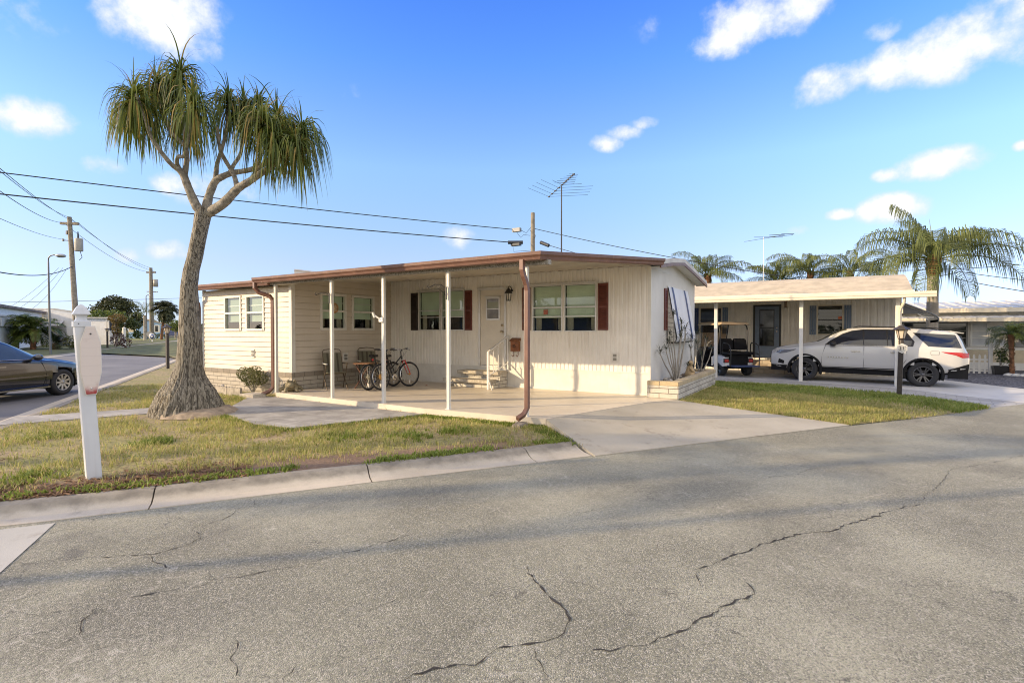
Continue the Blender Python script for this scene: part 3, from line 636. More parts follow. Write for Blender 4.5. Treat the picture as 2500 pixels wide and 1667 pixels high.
def window(P, a0, a1, z0, z1, fw, rails, shade, fm, curtain=True, proud=.022, bars=()):
    mb = MB()
    mb.pbox(P, a0-fw, a0, z0-fw, z1+fw, -.05, proud); mb.pbox(P, a1, a1+fw, z0-fw, z1+fw, -.05, proud)
    mb.pbox(P, a0, a1, z1, z1+fw, -.05, proud); mb.pbox(P, a0, a1, z0-fw, z0, -.05, proud+.008)
    for z, h in rails: mb.pbox(P, a0, a1, z-h/2, z+h/2, -.03, proud-.004)
    for z, h in bars: mb.pbox(P, a0+.01, a1-.01, z-h/2, z+h/2, -.062, -.052)
    w = W('window', mb, fm, H)
    W('pane', quad(P, a0+.001, a1-.001, z0+.001, z1-.001, -.014), pane_m, w)
    if shade is not None:
        g = MB(); g.pbox(P, a0+.012, a1-.012, shade, z1-.005, -.075, -.068); g.pbox(P, a0+.012, a1-.012, shade-.025, shade, -.08, -.062); W('blind', g, shade_m if curtain else blind_m, w)
    if curtain:
        for s_ in (0, 1):
            g = MB(); e0, e1 = (a0, a0+.17) if s_ == 0 else (a1-.15, a1); n = 14; vs = []
            for i in range(n+1):
                a = e0+(e1-e0)*i/n; o = -.13+.018*math.sin(i*2.4); lo = z0-.02+(.0 if (i < 7) == (s_ == 0) else .06*abs(i-7)/7)
                vs += [P(a, lo, o), P(a, z0+(z1-z0)*.6, o)]
            g.add(vs, [(2*i,2*i+2,2*i+3,2*i+1) for i in range(n)], True); W('curtain', g, curt_m, w)
    return w
for i, (a, b) in enumerate(W2): window(FP, a, b, 1.49, 2.56, .028, [(2.03,.03),(1.84,.022)], 1.93 if i == 0 else 1.86, alu_m)
for i, (a, b) in enumerate(W3): window(FP, a, b, 1.46, 2.56, .028, [(2.03,.03),(1.805,.024)], 1.80, alu_m)
mb = MB(); mb.pbox(FP, -10.2, -8.5, 2.59, 2.625, .0, .05); W('window_head', mb, alu_m, H); mb = MB(); mb.pbox(FP, -6.44, -4.62, 2.59, 2.625, .0, .05); W('window_head', mb, alu_m, H)
shutter(FP, -10.43, -10.18, 1.47, 2.55, shutd_m, 'black shutter on the left of the first front window')
shutter(FP, -8.48, -8.25, 1.47, 2.55, shut_m); shutter(FP, -6.67, -6.44, 1.47, 2.55, shut_m); shutter(FP, -4.62, -4.37, 1.47, 2.57, shut_m)
mb = MB(); mb.pbox(FP, -6.09, -5.97, 1.86, 1.98, -.024, -.020); W('window_sticker', mb, mat('orange_sticker', (.55,.10,.035), .6, var=.25, vs=40), H)
for a, b, c, d in aop: window(SP, a, b, c, d, .055, [(1.93,.05)], 1.72, trim_m, False, .03, [(2.12,.03)])
for a, b, c, d in rop: window(RP, a, b, c, d, .065, [(1.98,.05)], 1.80, trim_m, True, .03, [(2.2,.03)])
# the awning window of the end wall
w = W('window', MB().pbox(EP, 12.92, 15.08, 2.5, 2.56, 0, .03), trim_m, H)
W('pane', quad(EP, 12.98, 15.02, 1.5, 2.5, -.018), pane_m, w)
aw = MB(); n = 9; prof = [(.03,2.55)]+[(.05+.20*i/8, 2.5-1.18*i/8) for i in range(1, 9)]+[(.25,1.26),(.22,1.19),(.16,1.16)]
for k in range(len(prof)-1):
    o0, z0 = prof[k]; o1, z1 = prof[k+1]
    aw.add([EP(12.95,z0,o0),EP(15.05,z0,o0),EP(15.05,z1,o1),EP(12.95,z1,o1)], [(0,1,2,3)])
    aw.add([EP(12.95,z0,o0-.012),EP(15.05,z0,o0-.012),EP(15.05,z1,o1-.012),EP(12.95,z1,o1-.012)], [(0,1,2,3)])
AWN = W('window_awning', aw, mat('white_awning', (.70,.70,.72), .5, var=.04), H)
for a in (13.25, 14.55):
    g = MB()
    for k in range(len(prof)-1):
        o0, z0 = prof[k]; o1, z1 = prof[k+1]; g.add([EP(a,z0,o0+.006),EP(a+.17,z0,o0+.006),EP(a+.17,z1,o1+.006),EP(a,z1,o1+.006)], [(0,1,2,3)])
    W('blue_stripe', g, mat('blue_stripe', (.045,.065,.17), .5), AWN)
for ya in (12.95, 15.05):
    g = MB(); N = 11
    for i in range(N):
        z1 = 2.48-1.28*i/N; z0 = z1-1.28/N+.012; q0 = .06+.20*(2.5-z0)/1.25; q1 = .06+.20*(2.5-z1)/1.25
        g.add([EP(ya,z0,.01),EP(ya,z0-.03,q0-.02),EP(ya,z1-.03,q1-.02),EP(ya,z1,.01)], [(0,1,2,3)])
    W('awning_side', g, trim_m, AWN)
g = MB(); g.tube([EP(12.94,2.53,.03)]+[EP(12.94,2.48-1.18*i/8,.05+.205*i/8) for i in range(9)]+[EP(12.94,1.2,.23),EP(12.94,1.155,.16),EP(12.94,1.15,.02)], .012, 5); g.tube([EP(12.94,1.15,.02),EP(12.94,2.5,.02)], .01, 5); g.tube([EP(12.94,1.16,.18),EP(15.06,1.16,.18)], .011, 5); W('awning_frame', g, black_m, AWN)
shutter(EP, 12.66, 12.90, 1.47, 2.48, shut_m, 'narrow brown shutter beside the white awning on the end wall')
# front door
d = MB(); d.pbox(FP, -7.985, -7.215, .55, 2.535, -.03, -.005); D = W('front_door', d, mat('cream_door', (.68,.63,.54), .5, var=.05), H)
g = MB(); g.pbox(FP, -8.03, -7.985, .53, 2.585, -.03, .03); g.pbox(FP, -7.215, -7.17, .53, 2.585, -.03, .03); g.pbox(FP, -8.07, -7.13, 2.565, 2.60, -.02, .055); g.pbox(FP, -7.985, -7.215, 2.535, 2.565, -.03, .028); W('door_frame', g, alu_m, D)
g = MB()
for a0, a1, z0, z1 in ((-7.80,-7.76,1.74,2.34),(-7.40,-7.36,1.74,2.34),(-7.76,-7.40,2.30,2.34),(-7.76,-7.40,1.74,1.78),(-7.76,-7.40,2.02,2.045)): g.pbox(FP, a0, a1, z0, z1, -.004, .02)
g.pbox(FP, -7.83, -7.34, 2.34, 2.365, -.004, .03); W('door_window', g, alu_m, D)
W('pane', MB().pbox(FP, -7.76, -7.40, 1.78, 2.30, -.004, .004), mat('door_pane', (.20,.19,.17), .12, var=.3, vs=4), D)
W('pane_shade', MB().pbox(FP, -7.75, -7.41, 2.05, 2.22, .004, .007), blind_m, D)
W('handle', MB().lathe([(.0,0),(.028,.002),(.03,.02),(.012,.03),(.012,.05),(.03,.06),(.028,.09),(0,.095)], 12, (-7.29,11.51,1.43), 'y'), mat('brass', (.5,.42,.28), .3, .9), D); W('deadbolt', MB().lathe([(0,0),(.03,.0),(.03,-.02),(0,-.022)], 12, (-7.29,11.60,1.60), 'y'), bpy.data.materials['brass'], D)
# outlets and vents
for P, a, z, s_ in ((FP,-4.2,.84,.075),(RP,9.85,.74,.085),(SP,-12.84,.87,.07)):
    g = MB(); g.pbox(P, a-s_, a+s_, z-.11, z+.11, .008, .03); o = W('outlet_box', g, trim_m, H); g = MB(); g.pbox(P, a-s_*.55, a+s_*.55, z-.075, z-.012, .03, .045); g.pbox(P, a-s_*.55, a+s_*.55, z+.012, z+.075, .03, .045); W('outlet_cover', g, mat('grey_cover', (.24,.225,.19), .6), o)
# main roof
mb = MB(); x0, x1 = AL-.25, -3.08; prof = [(11.3,2.99),(12.3,3.13),(13.5,3.26),(14.8,3.12),(16.35,2.93)]
vs = [(x, y, z) for x in (x0, x1) for y, z in prof]+[(x, y, z-.10) for x in (x0, x1) for y, z in prof]; n = 5
mb.add(vs, [(i, i+1, n+i+1, n+i) for i in range(4)]+[(2*n+i, 2*n+i+1, 3*n+i+1, 3*n+i) for i in range(4)]+[(n+i, n+i+1, 3*n+i+1, 3*n+i) for i in range(4)]+[(i, i+1, 2*n+i+1, 2*n+i) for i in range(4)]+[(0,n,3*n,2*n),(4,n+4,3*n+4,2*n+4)])
RF = W('roof', mb, roof_m, H)
mb = MB()
for i in range(4):
    y0, z0 = prof[i]; y1, z1 = prof[i+1]; mb.hexa([(x1-.02,y0,z0-.175),(x1+.012,y0,z0-.175),(x1+.012,y1,z1-.175),(x1-.02,y1,z1-.175),(x1-.02,y0,z0-.104),(x1+.012,y0,z0-.104),(x1+.012,y1,z1-.104),(x1-.02,y1,z1-.104)])
W('gable_trim', mb, brown_m, RF)
mb = MB()
for i in range(4):
    y0, z0 = prof[i]; y1, z1 = prof[i+1]; mb.add([(GX,y0,z0-.14),(x1-.02,y0,z0-.14),(x1-.02,y1,z1-.14),(GX,y1,z1-.14)], [(0,1,2,3)])
W('soffit', mb, trim_m, RF)
# carport roof: ribbed pan, fascia, gutters, beam
CY, CL, CRr = 7.55, -11.70, -4.04; BX = -3.09
def zc(y): return 2.70+(y-CY)*(.28/4.0)
mb = MB(); n = 34
for k in range(n):
    f0, f1 = k/n, (k+1)/n; X = lambda f_, y: (CL+(CRr-CL)*f_)+(y-CY)/(11.5-CY)*(BX-CRr)*f_
    p = [(X(f0,CY),CY,zc(CY)),(X(f1,CY),CY,zc(CY)),(X(f1,11.5),11.5,zc(11.5)),(X(f0,11.5),11.5,zc(11.5))]
    g0 = (f1-f0)*.12
    mb.add([(x,y,z-.055) for x,y,z in p], [(0,1,2,3)])
    mb.hexa([(X(f1,y)-dx, y, zc(y)-.055-.022*h) for h, y, dx in ((1,CY,.03),(1,CY,0),(1,11.5,0),(1,11.5,.03),(0,CY,.03),(0,CY,0),(0,11.5,0),(0,11.5,.03))])
CR_ = W('carport_roof', mb, ceil_m, H)
mb = MB(); mb.add([(CL,CY,zc(CY)+.02),(CRr,CY,zc(CY)+.02),(BX,11.5,zc(11.5)+.02),(CL,11.5,zc(11.5)+.02)], [(0,1,2,3)]); W('roof_deck', mb, roof_m, CR_)
KPR = [(0,0),(.055,0),(.075,.012),(.085,.05),(.115,.085),(.12,.135),(.105,.14),(.10,.125),(0,.125)]
mb = MB(); mb.sweep([(-a, b) for a, b in KPR][::-1], [(BX+.0,11.35,2.885),(CRr,CY,2.60),(CL,CY,2.585)][::-1] if False else [(CL,CY,2.585),(CRr,CY,2.60),(BX,11.35,2.875)]) if False else None
def gutter(path, parent, name='gutter'):
    m_ = MB(); m_.sweep(KPR, path); return W(name, m_, brown_m, parent)
gutter([(CL,CY,2.575),(CRr,CY,2.60),(BX,11.32,2.865)], CR_)
beam_m = mat('speckled_beam', (.30,.27,.22), .7, var=.5, vs=40)
mb = MB(); mb.box(CL+.4, CRr+.12, 7.64, 7.76, 2.545, 2.625); W('header_beam', mb, beam_m, CR_)
mb = MB(); mb.pbox(FP, AX, GX+.2, 2.915, 2.955, .012, .04); W('ledger_strip', mb, mat('dark_ledger', (.16,.13,.10), .7), CR_)
# addition roof and its gutter
mb = MB(); mb.hexa([(AL-.3,7.92,2.60),(CL+.02,7.92,2.60),(CL+.02,11.6,2.86),(AL-.3,11.6,2.86),(AL-.3,7.92,2.73),(CL+.02,7.92,2.73),(CL+.02,11.6,2.98),(AL-.3,11.6,2.98)]); W('addition_roof', mb, roof_m, H)
mb = MB(); mb.box(CL+.02, AX+.2, 7.9, 8.22, 2.585, 2.63); W('soffit', mb, trim_m, H)
gutter([(AL-.32,7.92,2.57),(CL,7.92,2.565)], H)
# posts
for x in (-11.17,-9.22,-7.68,-6.03,-4.36):
    mb = MB(); mb.box(x-.024, x+.024, 7.679, 7.727, .0, 2.545); mb.box(x-.031, x-.0245, 7.672, 7.734, 0, 2.545); mb.box(x+.0245, x+.031, 7.672, 7.734, 0, 2.545); mb.box(x-.045, x+.045, 7.66, 7.746, 0, .01)
    W('carport_post', mb, mat('post_metal', (.66,.64,.58), .4, .1, var=.06, streak=((.45,.38,.3), .25)) if x == -11.17 else bpy.data.materials['post_metal'], H)
def downspout(pts, parent):
    m_ = MB(); m_.tube(pts, [.058]*len(pts), 4, True, False, .8, math.pi/4); return W('downspout', m_, brown_m, parent)
downspout([(-11.62,7.47,2.60),(-11.62,7.47,2.47),(-11.56,7.53,2.36),(-11.34,7.66,2.28),(-11.28,7.70,2.18),(-11.28,7.70,.12),(-11.31,7.60,.02),(-11.36,7.45,-.04)], H)
downspout([(-4.31,7.47,2.62),(-4.31,7.47,2.46),(-4.30,7.50,2.36),(-4.29,7.58,2.22),(-4.29,7.60,2.12),(-4.29,7.60,.16),(-4.31,7.52,.06),(-4.36,7.40,.0)], H)
downspout([(-15.38,7.85,2.58),(-15.38,7.85,2.47),(-15.34,7.98,2.36),(-15.29,8.11,2.22),(-15.29,8.12,2.1),(-15.29,8.12,.0)], H)
# ------------------------------------------------------------------ things on and by the home
st = thing('door_steps', 'two masonry steps with rough slab treads below the front door', 'steps', (-7.75, 11.2, 0))
white_block = block_mat('white_step_block', (.58,.54,.46), (.50,.46,.38), (.2,.17,.14), .3, .088)
W('riser', MB().box(-8.36,-7.13,11.22,11.58,.004,.33), white_block, st); W('riser', MB().box(-8.40,-7.16,10.96,11.22,.004,.135), white_block, st)
tread_m = mat('rough_tread', (.44,.39,.31), .9, var=.2, vs=12, bump=.8, bs=60)
W('tread', MB().box(-8.42,-7.12,11.12,11.585,.33,.415), tread_m, st, .008); W('tread', MB().box(-8.68,-7.22,10.84,11.215,.135,.215), tread_m, st, .008)
hr = thing('handrail', 'white metal handrail rising beside the front door steps', 'handrail', (-7.2, 10.95, 0))
wr_m = mat('white_rail', (.72,.70,.66), .4, var=.05)
W('post', MB().box(-7.235,-7.185,10.78,10.83,.0,.93), wr_m, hr); W('post', MB().box(-7.11,-7.075,11.54,11.575,.45,1.32), wr_m, hr)
W('rail', MB().bar((-7.21,10.80,.93),(-7.09,11.56,1.33),.045,.03), wr_m, hr)
W('lower_rail', MB().bar((-7.21,10.81,.33),(-7.09,11.55,.62),.025,.02), wr_m, hr); W('brace', MB().bar((-7.20,10.80,.25),(-7.02,10.70,.0),.022,.02), wr_m, hr)
for i in range(3):
    f_ = (i+1)/4; W('baluster', MB().bar((-7.21+.12*f_,10.81+.74*f_,.33+.29*f_),(-7.21+.12*f_,10.81+.74*f_,.93+.38*f_),.016), wr_m, hr)
ln = thing('wall_lantern', 'black wall lantern beside the front door of the cream home', 'lantern', (-6.99, 11.58, 2.3))
W('bracket', MB().tube([(-6.99,11.59,2.50),(-6.99,11.50,2.60),(-6.99,11.38,2.60),(-6.99,11.33,2.53)], .016, 6).lathe([(0,0),(.05,0),(.05,.02),(0,.02)], 10, (-6.99,11.56,2.47), 'y'), black_m, ln)
W('hood', MB().lathe([(.02,.17),(.05,.15),(.10,.08),(.14,.02),(.145,0),(0,.0)], 8, (-6.99,11.36,2.36)), black_m, ln)
cg = MB()
for i in range(6):
    a = i*math.pi/3; cg.bar((-6.99+.10*math.cos(a),11.36+.10*math.sin(a),2.36),(-6.99+.075*math.cos(a),11.36+.075*math.sin(a),2.12),.014)
cg.lathe([(0,0),(.085,0),(.09,.02),(0,.03)], 8, (-6.99,11.36,2.10)); W('cage', cg, black_m, ln)
W('lamp_glass', MB().lathe([(.06,0),(.085,.22)], 6, (-6.99,11.36,2.13), smooth=False), mat('frosted_glass', (.62,.58,.50), .3), ln)
ln.scale = (.74,.74,.74); ln.location.z = 2.37
mbx = thing('mailbox', 'small rusty brown mailbox with newspaper hooks on the ribbed wall', 'mailbox', (-6.86, 11.58, .98))
W('box', MB().box(-6.97,-6.74,11.47,11.585,.93,1.19), rust_m, mbx, .006); W('lid', MB().hexa([(-6.985,11.44,1.19),(-6.725,11.44,1.19),(-6.725,11.585,1.20),(-6.985,11.585,1.20),(-6.985,11.43,1.205),(-6.725,11.43,1.205),(-6.725,11.585,1.275),(-6.985,11.585,1.275)]), rust_m, mbx, .004)
for x in (-6.92,-6.79): W('hook', MB().tube([(x,11.56,.93),(x,11.56,.83),(x,11.53,.80),(x,11.48,.80),(x,11.46,.84)], .009, 5), rust_m, mbx)
W('emblem', MB().lathe([(0,0),(.045,0),(.045,.01),(0,.012)], 10, (-6.855,11.458,1.06), 'y'), mat('dark_rust', (.10,.04,.02), .6), mbx)
hk = thing('plant_hook', 'scrolled black plant hook near the top of the carport post before the first window', 'hook', (-6.03, 7.65, 2.2))
W('arm', MB().tube([(-6.03,7.65,2.22),(-6.10,7.60,2.30),(-6.22,7.55,2.31),(-6.33,7.50,2.25),(-6.36,7.49,2.27),(-6.34,7.5,2.30)], .008, 5).tube([(-6.03,7.65,2.08),(-6.08,7.63,2.16),(-6.18,7.57,2.24),(-6.12,7.6,2.28)], .006, 5), black_m, hk); W('wall_plate', MB().box(-6.042,-6.018,7.635,7.656,2.03,2.26), black_m, hk)
hk2 = thing('plant_hook', 'scrolled plant hook on the carport post in front of the recessed wall', 'hook', (-9.22, 7.65, 2.2))
W('arm', MB().tube([(-9.22,7.65,2.22),(-9.30,7.62,2.27),(-9.42,7.57,2.27),(-9.52,7.53,2.23),(-9.54,7.52,2.25),(-9.52,7.53,2.28)], .008, 5), black_m, hk2); W('wall_plate', MB().box(-9.232,-9.208,7.635,7.656,2.05,2.27), black_m, hk2)
orn = thing('hanging_plaque', 'round orange plaque hanging by the window of the recessed wall', 'ornament', (-11.2, 9.3, 2.0))
W('disc', MB().lathe([(0,0),(.13,0),(.14,.01),(.13,.025),(0,.03)], 20, (-11.235,9.46,2.06), 'x'), mat('orange_plaque', (.55,.30,.12), .6, var=.3, vs=14), orn)
W('face', MB().lathe([(0,0),(.09,0),(.085,.012),(0,.015)], 16, (-11.205,9.46,2.06), 'x'), mat('pale_plaque', (.55,.42,.25), .6, var=.3, vs=20), orn)
W('cord', MB().tube([(-11.22,9.46,2.2),(-11.22,9.46,2.44)], .004, 4), black_m, orn)
cl = thing('post_clamp', 'white metal clamp fixed to the second carport post behind the bicycles', 'clamp', (-7.68, 7.65, 1.68))
W('jaw', MB().box(-7.735,-7.625,7.62,7.655,1.63,1.72), alu_m, cl, .005); W('arm', MB().bar((-7.68,7.63,1.68),(-7.80,7.58,1.76),.03).bar((-7.80,7.58,1.72),(-7.84,7.57,1.82),.05,.03), trim_m, cl)
# planter on the end wall
pl = thing('block_planter', 'long raised planter of white and brown split blocks along the end wall', 'planter', (-3.0, 13.4, 0))
mb = MB(); mb.box(-3.36,-2.69,11.30,11.48,-.3,.275); mb.box(-2.87,-2.69,11.48,15.42,-.3,.275); mb.box(-3.36,-2.69,15.42,15.58,-.3,.275); W('block_wall', mb, plant_block, pl)
mb = MB(); mb.box(-3.36,-2.68,11.29,11.49,.275,.365); mb.box(-2.875,-2.68,11.49,15.42,.275,.365); mb.box(-3.36,-2.68,15.42,15.59,.275,.365); W('cap_course', mb, block_mat('tan_cap_block', (.50,.40,.25), (.34,.27,.18), (.17,.14,.11), .4, .5), pl, .008)
mb = MB(); nx, ny = 6, 40; mb.add([(-3.37+.5*i/nx, 11.48+3.95*j/ny, .27+rnd.uniform(-.015,.02)) for i in range(nx+1) for j in range(ny+1)], [(i*(ny+1)+j,(i+1)*(ny+1)+j,(i+1)*(ny+1)+j+1,i*(ny+1)+j+1) for i in range(nx) for j in range(ny)], True); W('soil', mb, soil_m, pl)
stone_m = mat('river_stone', (.42,.38,.33), .8, var=.35, vs=9, bump=.4, bs=30)
for i in range(16):
    r_ = rnd.uniform(.035,.075); x, y = rnd.uniform(-3.25,-2.93), rnd.choice([rnd.uniform(12.0,13.0), rnd.uniform(13.0,15.2)])
    solo('planter_stone', MB().ell((0,0,0), (r_*rnd.uniform(.8,1.3), r_, r_*.7), 9, 6), stone_m, 'small pale stone lying in the soil of the block planter', 'stone', 'stones in the planter', (x, y, .28+r_*.4))
drac_m = foliage('dracaena_leaf', (.035,.045,.03), (.10,.11,.06), .5, .2); stem_m = mat('pale_stem', (.33,.30,.26), .8, var=.2, vs=20)
def dracaena(loc, stems, label):
    t_ = thing('dracaena', label, 'plant', loc); s_, f_ = MB(), MB(); r = random.Random(int(loc[1]*100))
    for bx, by, tx, ty, h in stems:
        mid = (bx*.4+tx*.6+r.uniform(-.04,.04), by*.4+ty*.6+r.uniform(-.06,.06), h*.55)
        s_.tube([(bx,by,0),((bx+mid[0])/2+r.uniform(-.02,.02),(by+mid[1])/2,h*.3),mid,(tx,ty,h*.9),(tx,ty,h)], [.018,.016,.014,.011,.009], 6)
        for k in range(26):
            a = r.random()*6.28; e = r.uniform(-.2,1.3); l = r.uniform(.14,.27); d_ = Vector((math.cos(a)*math.cos(e), math.sin(a)*math.cos(e), math.sin(e))); o = Vector((tx,ty,h-r.random()*.06)); sd = Vector((-math.sin(a),math.cos(a),0))
            f_.ribbon([o, o+d_*l*.5+Vector((0,0,.005)), o+d_*l-Vector((0,0,.05))], [.009,.012,.002], sd)
    L('stems', s_, stem_m, t_); L('leaves', f_, drac_m, t_)
dracaena((-3.05,12.55,.27), [(0,0,-.08,.1,1.62),(.03,.05,.1,.15,1.22),(-.03,.04,-.12,-.1,1.12),(.02,-.05,.12,-.1,1.05),(.05,.02,.02,.45,1.40),(0,.08,.1,.55,1.12),(-.04,0,-.1,-.28,.98),(.06,-.02,.14,.32,1.25),(-.05,-.03,-.2,-.62,.72),(-.02,-.04,-.1,-.5,.80)], 'tallest bare stemmed dracaena in the block planter, in front of the awning')
dracaena((-3.0,14.05,.27), [(0,0,-.05,.1,1.05),(.02,.03,.05,.35,1.12),(0,.05,0,-.2,.78),(.03,-.03,.1,.1,.88),(.0,.02,.0,-.5,.35),(.05,.0,.1,-.35,.30)], 'dracaena in the planter right behind the little statue')
dracaena((-2.98,14.9,.27), [(0,0,.1,.2,1.0),(.02,.03,.2,-.1,.95),(.03,.03,.25,.3,.72),(0,.0,-.1,.1,.70),(.04,.02,.1,-.3,.55)], 'spreading dracaena at the far end of the block planter')
figm = mat('sandstone', (.42,.31,.18), .85, var=.25, vs=14, bump=.3, bs=40)
fg = thing('garden_statue', 'small tan garden statue sitting among the planter stems', 'statue', (-2.96, 13.62, .27))
L('body', MB().lathe([(.10,0),(.125,.04),(.12,.12),(.09,.22),(.075,.28),(.035,.32),(0,.325)], 14), figm, fg); L('head', MB().ell((.02,-.01,.37), (.06,.065,.07)), figm, fg)
for sx in (-1, 1): L('arm', MB().tube([(.02,sx*.085,.26),(.07,sx*.1,.18),(.11,sx*.03,.15)], [.026,.024,.018], 7), figm, fg)
# toad, shrub, edging and splash stones in front of the addition
td = thing('toad_statue', 'squat stone toad statue by the corner of the block foundation', 'statue', (-11.02, 7.98, .0))
tm = mat('toad_stone', (.24,.20,.12), .85, var=.35, vs=14, bump=.5, bs=40)
b_ = MB().ell((0,0,.12), (.21,.17,.12)).ell((.08,-.06,.17), (.13,.13,.10)).ell((.15,-.10,.16), (.09,.10,.065)); L('body', b_, tm, td)
for sx, sy in ((.17,.06),(.05,-.17)): L('eye', MB().ell((sx*.7+.05,sy*.5-.05,.265), (.032,.032,.032)), tm, td)
for dx, dy in ((.1,-.2),(.22,-.02),(-.1,-.18),(.08,.2)): L('leg', MB().tube([(dx*.5,dy*.5,.1),(dx*1.1,dy*1.05,.07),(dx*1.3,dy*1.2,.015)], [.06,.045,.03], 8), tm, td)
shr_m = foliage('shrub_leaf', (.085,.10,.035), (.26,.25,.10), .45, .35)
def leafball(mb, c, rad, n, l, w, r, lo=0.0):
    for _ in range(n):
        while True:
            d = Vector((r.uniform(-1,1), r.uniform(-1,1), r.uniform(-1,1)))
            if .05 < d.length < 1: break
        d = d*(d.length**-.35)*.93
        p = Vector(c)+Vector((d.x*rad[0], d.y*rad[1], d.z*rad[2]))
        u = Vector((r.gauss(0,1), r.gauss(0,1), r.gauss(0,.7)+.3)).normalized(); v = u.cross(Vector((r.gauss(0,1), r.gauss(0,1), r.gauss(0,1)))).normalized()
        ll = l*r.uniform(.6,1.3); mb.add([p-u*ll/2, p+v*w/2*r.uniform(.7,1.2), p+u*ll/2, p-v*w/2], [(0,1,2,3)])
sh = thing('shrub', 'small round light green shrub in front of the cream siding', 'shrub', (-12.42, 7.90, -.14)); r = random.Random(3); f_, s_ = MB(), MB()
for c, rr, n in (((-.30,.0,.50),(.26,.22,.20),420),((0,-.05,.44),(.30,.25,.24),520),((.28,0,.42),(.24,.22,.20),380),((-.1,.05,.30),(.28,.2,.18),260),((.1,0,.62),(.2,.16,.1),140)): leafball(f_, c, rr, n, .055, .028, r)
for i in range(10):
    a = r.random()*6.28; s_.tube([(0,0,0),(math.cos(a)*.1,math.sin(a)*.07,.15),(math.cos(a)*.28,math.sin(a)*.18,.45)], [.012,.009,.005], 5)
L('stems', s_, stem_m, sh); L('leaves', f_, shr_m, sh)
edge_m = mat('edging_concrete', (.36,.32,.26), .9, var=.25, vs=9, bump=.4, bs=40)
EP_ = [(-15.15,7.42),(-14.5,7.45),(-13.9,7.47),(-13.25,7.40),(-12.65,7.36),(-12.1,7.38)]
for i in range(len(EP_)-1):
    a_, b_ = EP_[i], EP_[i+1]; m_ = MB(); n = 18; pts = []
    for k in range(n+1):
        f_ = k/n; pts.append((a_[0]+(b_[0]-a_[0])*f_*.97, a_[1]+(b_[1]-a_[1])*f_*.97, .06+.022*abs(math.sin(f_*math.pi*5))))
    ply = [(pts[0][0],pts[0][1],-.2)]+pts+[(pts[-1][0],pts[-1][1],-.2)]; m_.ext(ply, (0,.055,0))
    m_.v = [(x, y, z) for x, y, z in m_.v]; solo('garden_edging', m_, edge_m, 'scalloped concrete edging strip standing in the grass before the block foundation', 'edging', 'scalloped edging strips')
for i, (x, y, s_) in enumerate(((-14.25,7.72,.10),(-13.5,7.75,.07),(-15.0,7.7,.09))):
    solo('garden_stone', MB().ell((0,0,0), (s_,s_*.8,s_*1.2), 10, 7), stone_m, 'pale garden stone behind the scalloped edging', 'stone', 'stones behind the edging', (x, y, -.02))
m_ = MB().hexa([(-12.05,7.28,-.17),(-11.35,7.20,-.17),(-11.25,7.52,-.17),(-11.9,7.62,-.17),(-12.0,7.30,-.045),(-11.38,7.24,-.03),(-11.3,7.5,.0),(-11.85,7.58,-.02)]); solo('splash_block', m_, edge_m, 'weathered stone splash block under the left downspout', 'splash block', bevel=.015)
m_ = MB().hexa([(-4.48,7.36,-.18),(-4.27,7.33,-.18),(-4.2,7.5,-.18),(-4.42,7.52,-.18),(-4.45,7.38,-.09),(-4.29,7.36,-.08),(-4.22,7.5,-.05),(-4.40,7.5,-.05)]); solo('splash_block', m_, mat('dark_broken_concrete', (.20,.17,.14), .9, var=.35, vs=12), 'small broken concrete block under the right brown downspout', 'splash block', bevel=.012)
# rooftop aerial
an = thing('tv_antenna', 'tall rooftop television aerial on a dark mast above the carport', 'antenna', (-6.5, 13.5, 3.2))
am_ = mat('aerial_rod', (.045,.045,.05), .5, .5)
W('mast', MB().tube([(-6.5,13.5,3.1),(-6.5,13.5,4.35),(-6.5,13.5,5.56)], [.024,.020,.017], 8), am_, an)
p0, p1 = Vector((-7.32,14.32,5.55)), Vector((-5.72,12.66,5.58)); W('boom', MB().tube([p0,p1], .009, 6), am_, an)
ru = Vector((-.06,-1,0)).normalized(); rv = Vector((1.07,.40,0)).normalized()
for i, (f_, l, sw) in enumerate(((0,1.18,1),(.14,1.12,1),(.28,1.05,1),(.42,.98,1),(.55,.55,1),(.63,.30,0),(.70,.26,0),(.77,.22,0),(.84,.18,0),(.91,.15,0),(.97,.12,0))):
    c = p0.lerp(p1, f_); nn = Vector((p1.y-p0.y, -(p1.x-p0.x), 0)).normalized()
    a_, b_ = (ru*l, rv*l) if sw else (nn*l, -nn*l)
    m_ = MB().tube([c+a_, c+(a_*.04)], .0045, 4).tube([c+b_, c+(b_*.04)], .0045, 4); m_.box(c.x-.03, c.x+.03, c.y-.022, c.y+.022, c.z-.018, c.z+.014); W('element', m_, am_, an)
# ------------------------------------------------------------------ the ponytail palm
bark = bpy.data.materials.new('fissured_bark'); t = NT(bark)
fis = t.noise(1.0, 3, .55, stretch=(19, 19, 1.7)); fin = t.noise(1.0, 5, .65, stretch=(62, 62, 7))
rid = t.math('ABSOLUTE', t.math('SUBTRACT', fis, .5)); ed = t.mr(rid, .0, .035)
c = t.mix(t.mr(fin, .35, .66), (.185,.16,.125), (.39,.355,.29)); c = t.mix(t.math('MULTIPLY', t.math('SUBTRACT', 1.0, ed), .75), c, (.075,.06,.045))
c = t.mix(t.mr(t.noise(7, 5, .7), .58, .74, 0, .45), c, (.44,.44,.37)); c = t.mix(t.mr(t.noise(1.6, 4), .5, .75, 0, .4), c, (.16,.14,.11))
t.base(c); t.p.inputs['Roughness'].default_value = .95; t.bump(t.math('ADD', ed, t.math('MULTIPLY', fin, .8)), 1.0, .035)
limb_m = mat('limb_bark', (.27,.24,.195), .95, var=.45, vs=14, bump=1.0, bs=26, stain=((.085,.09,.05), .9, 7))
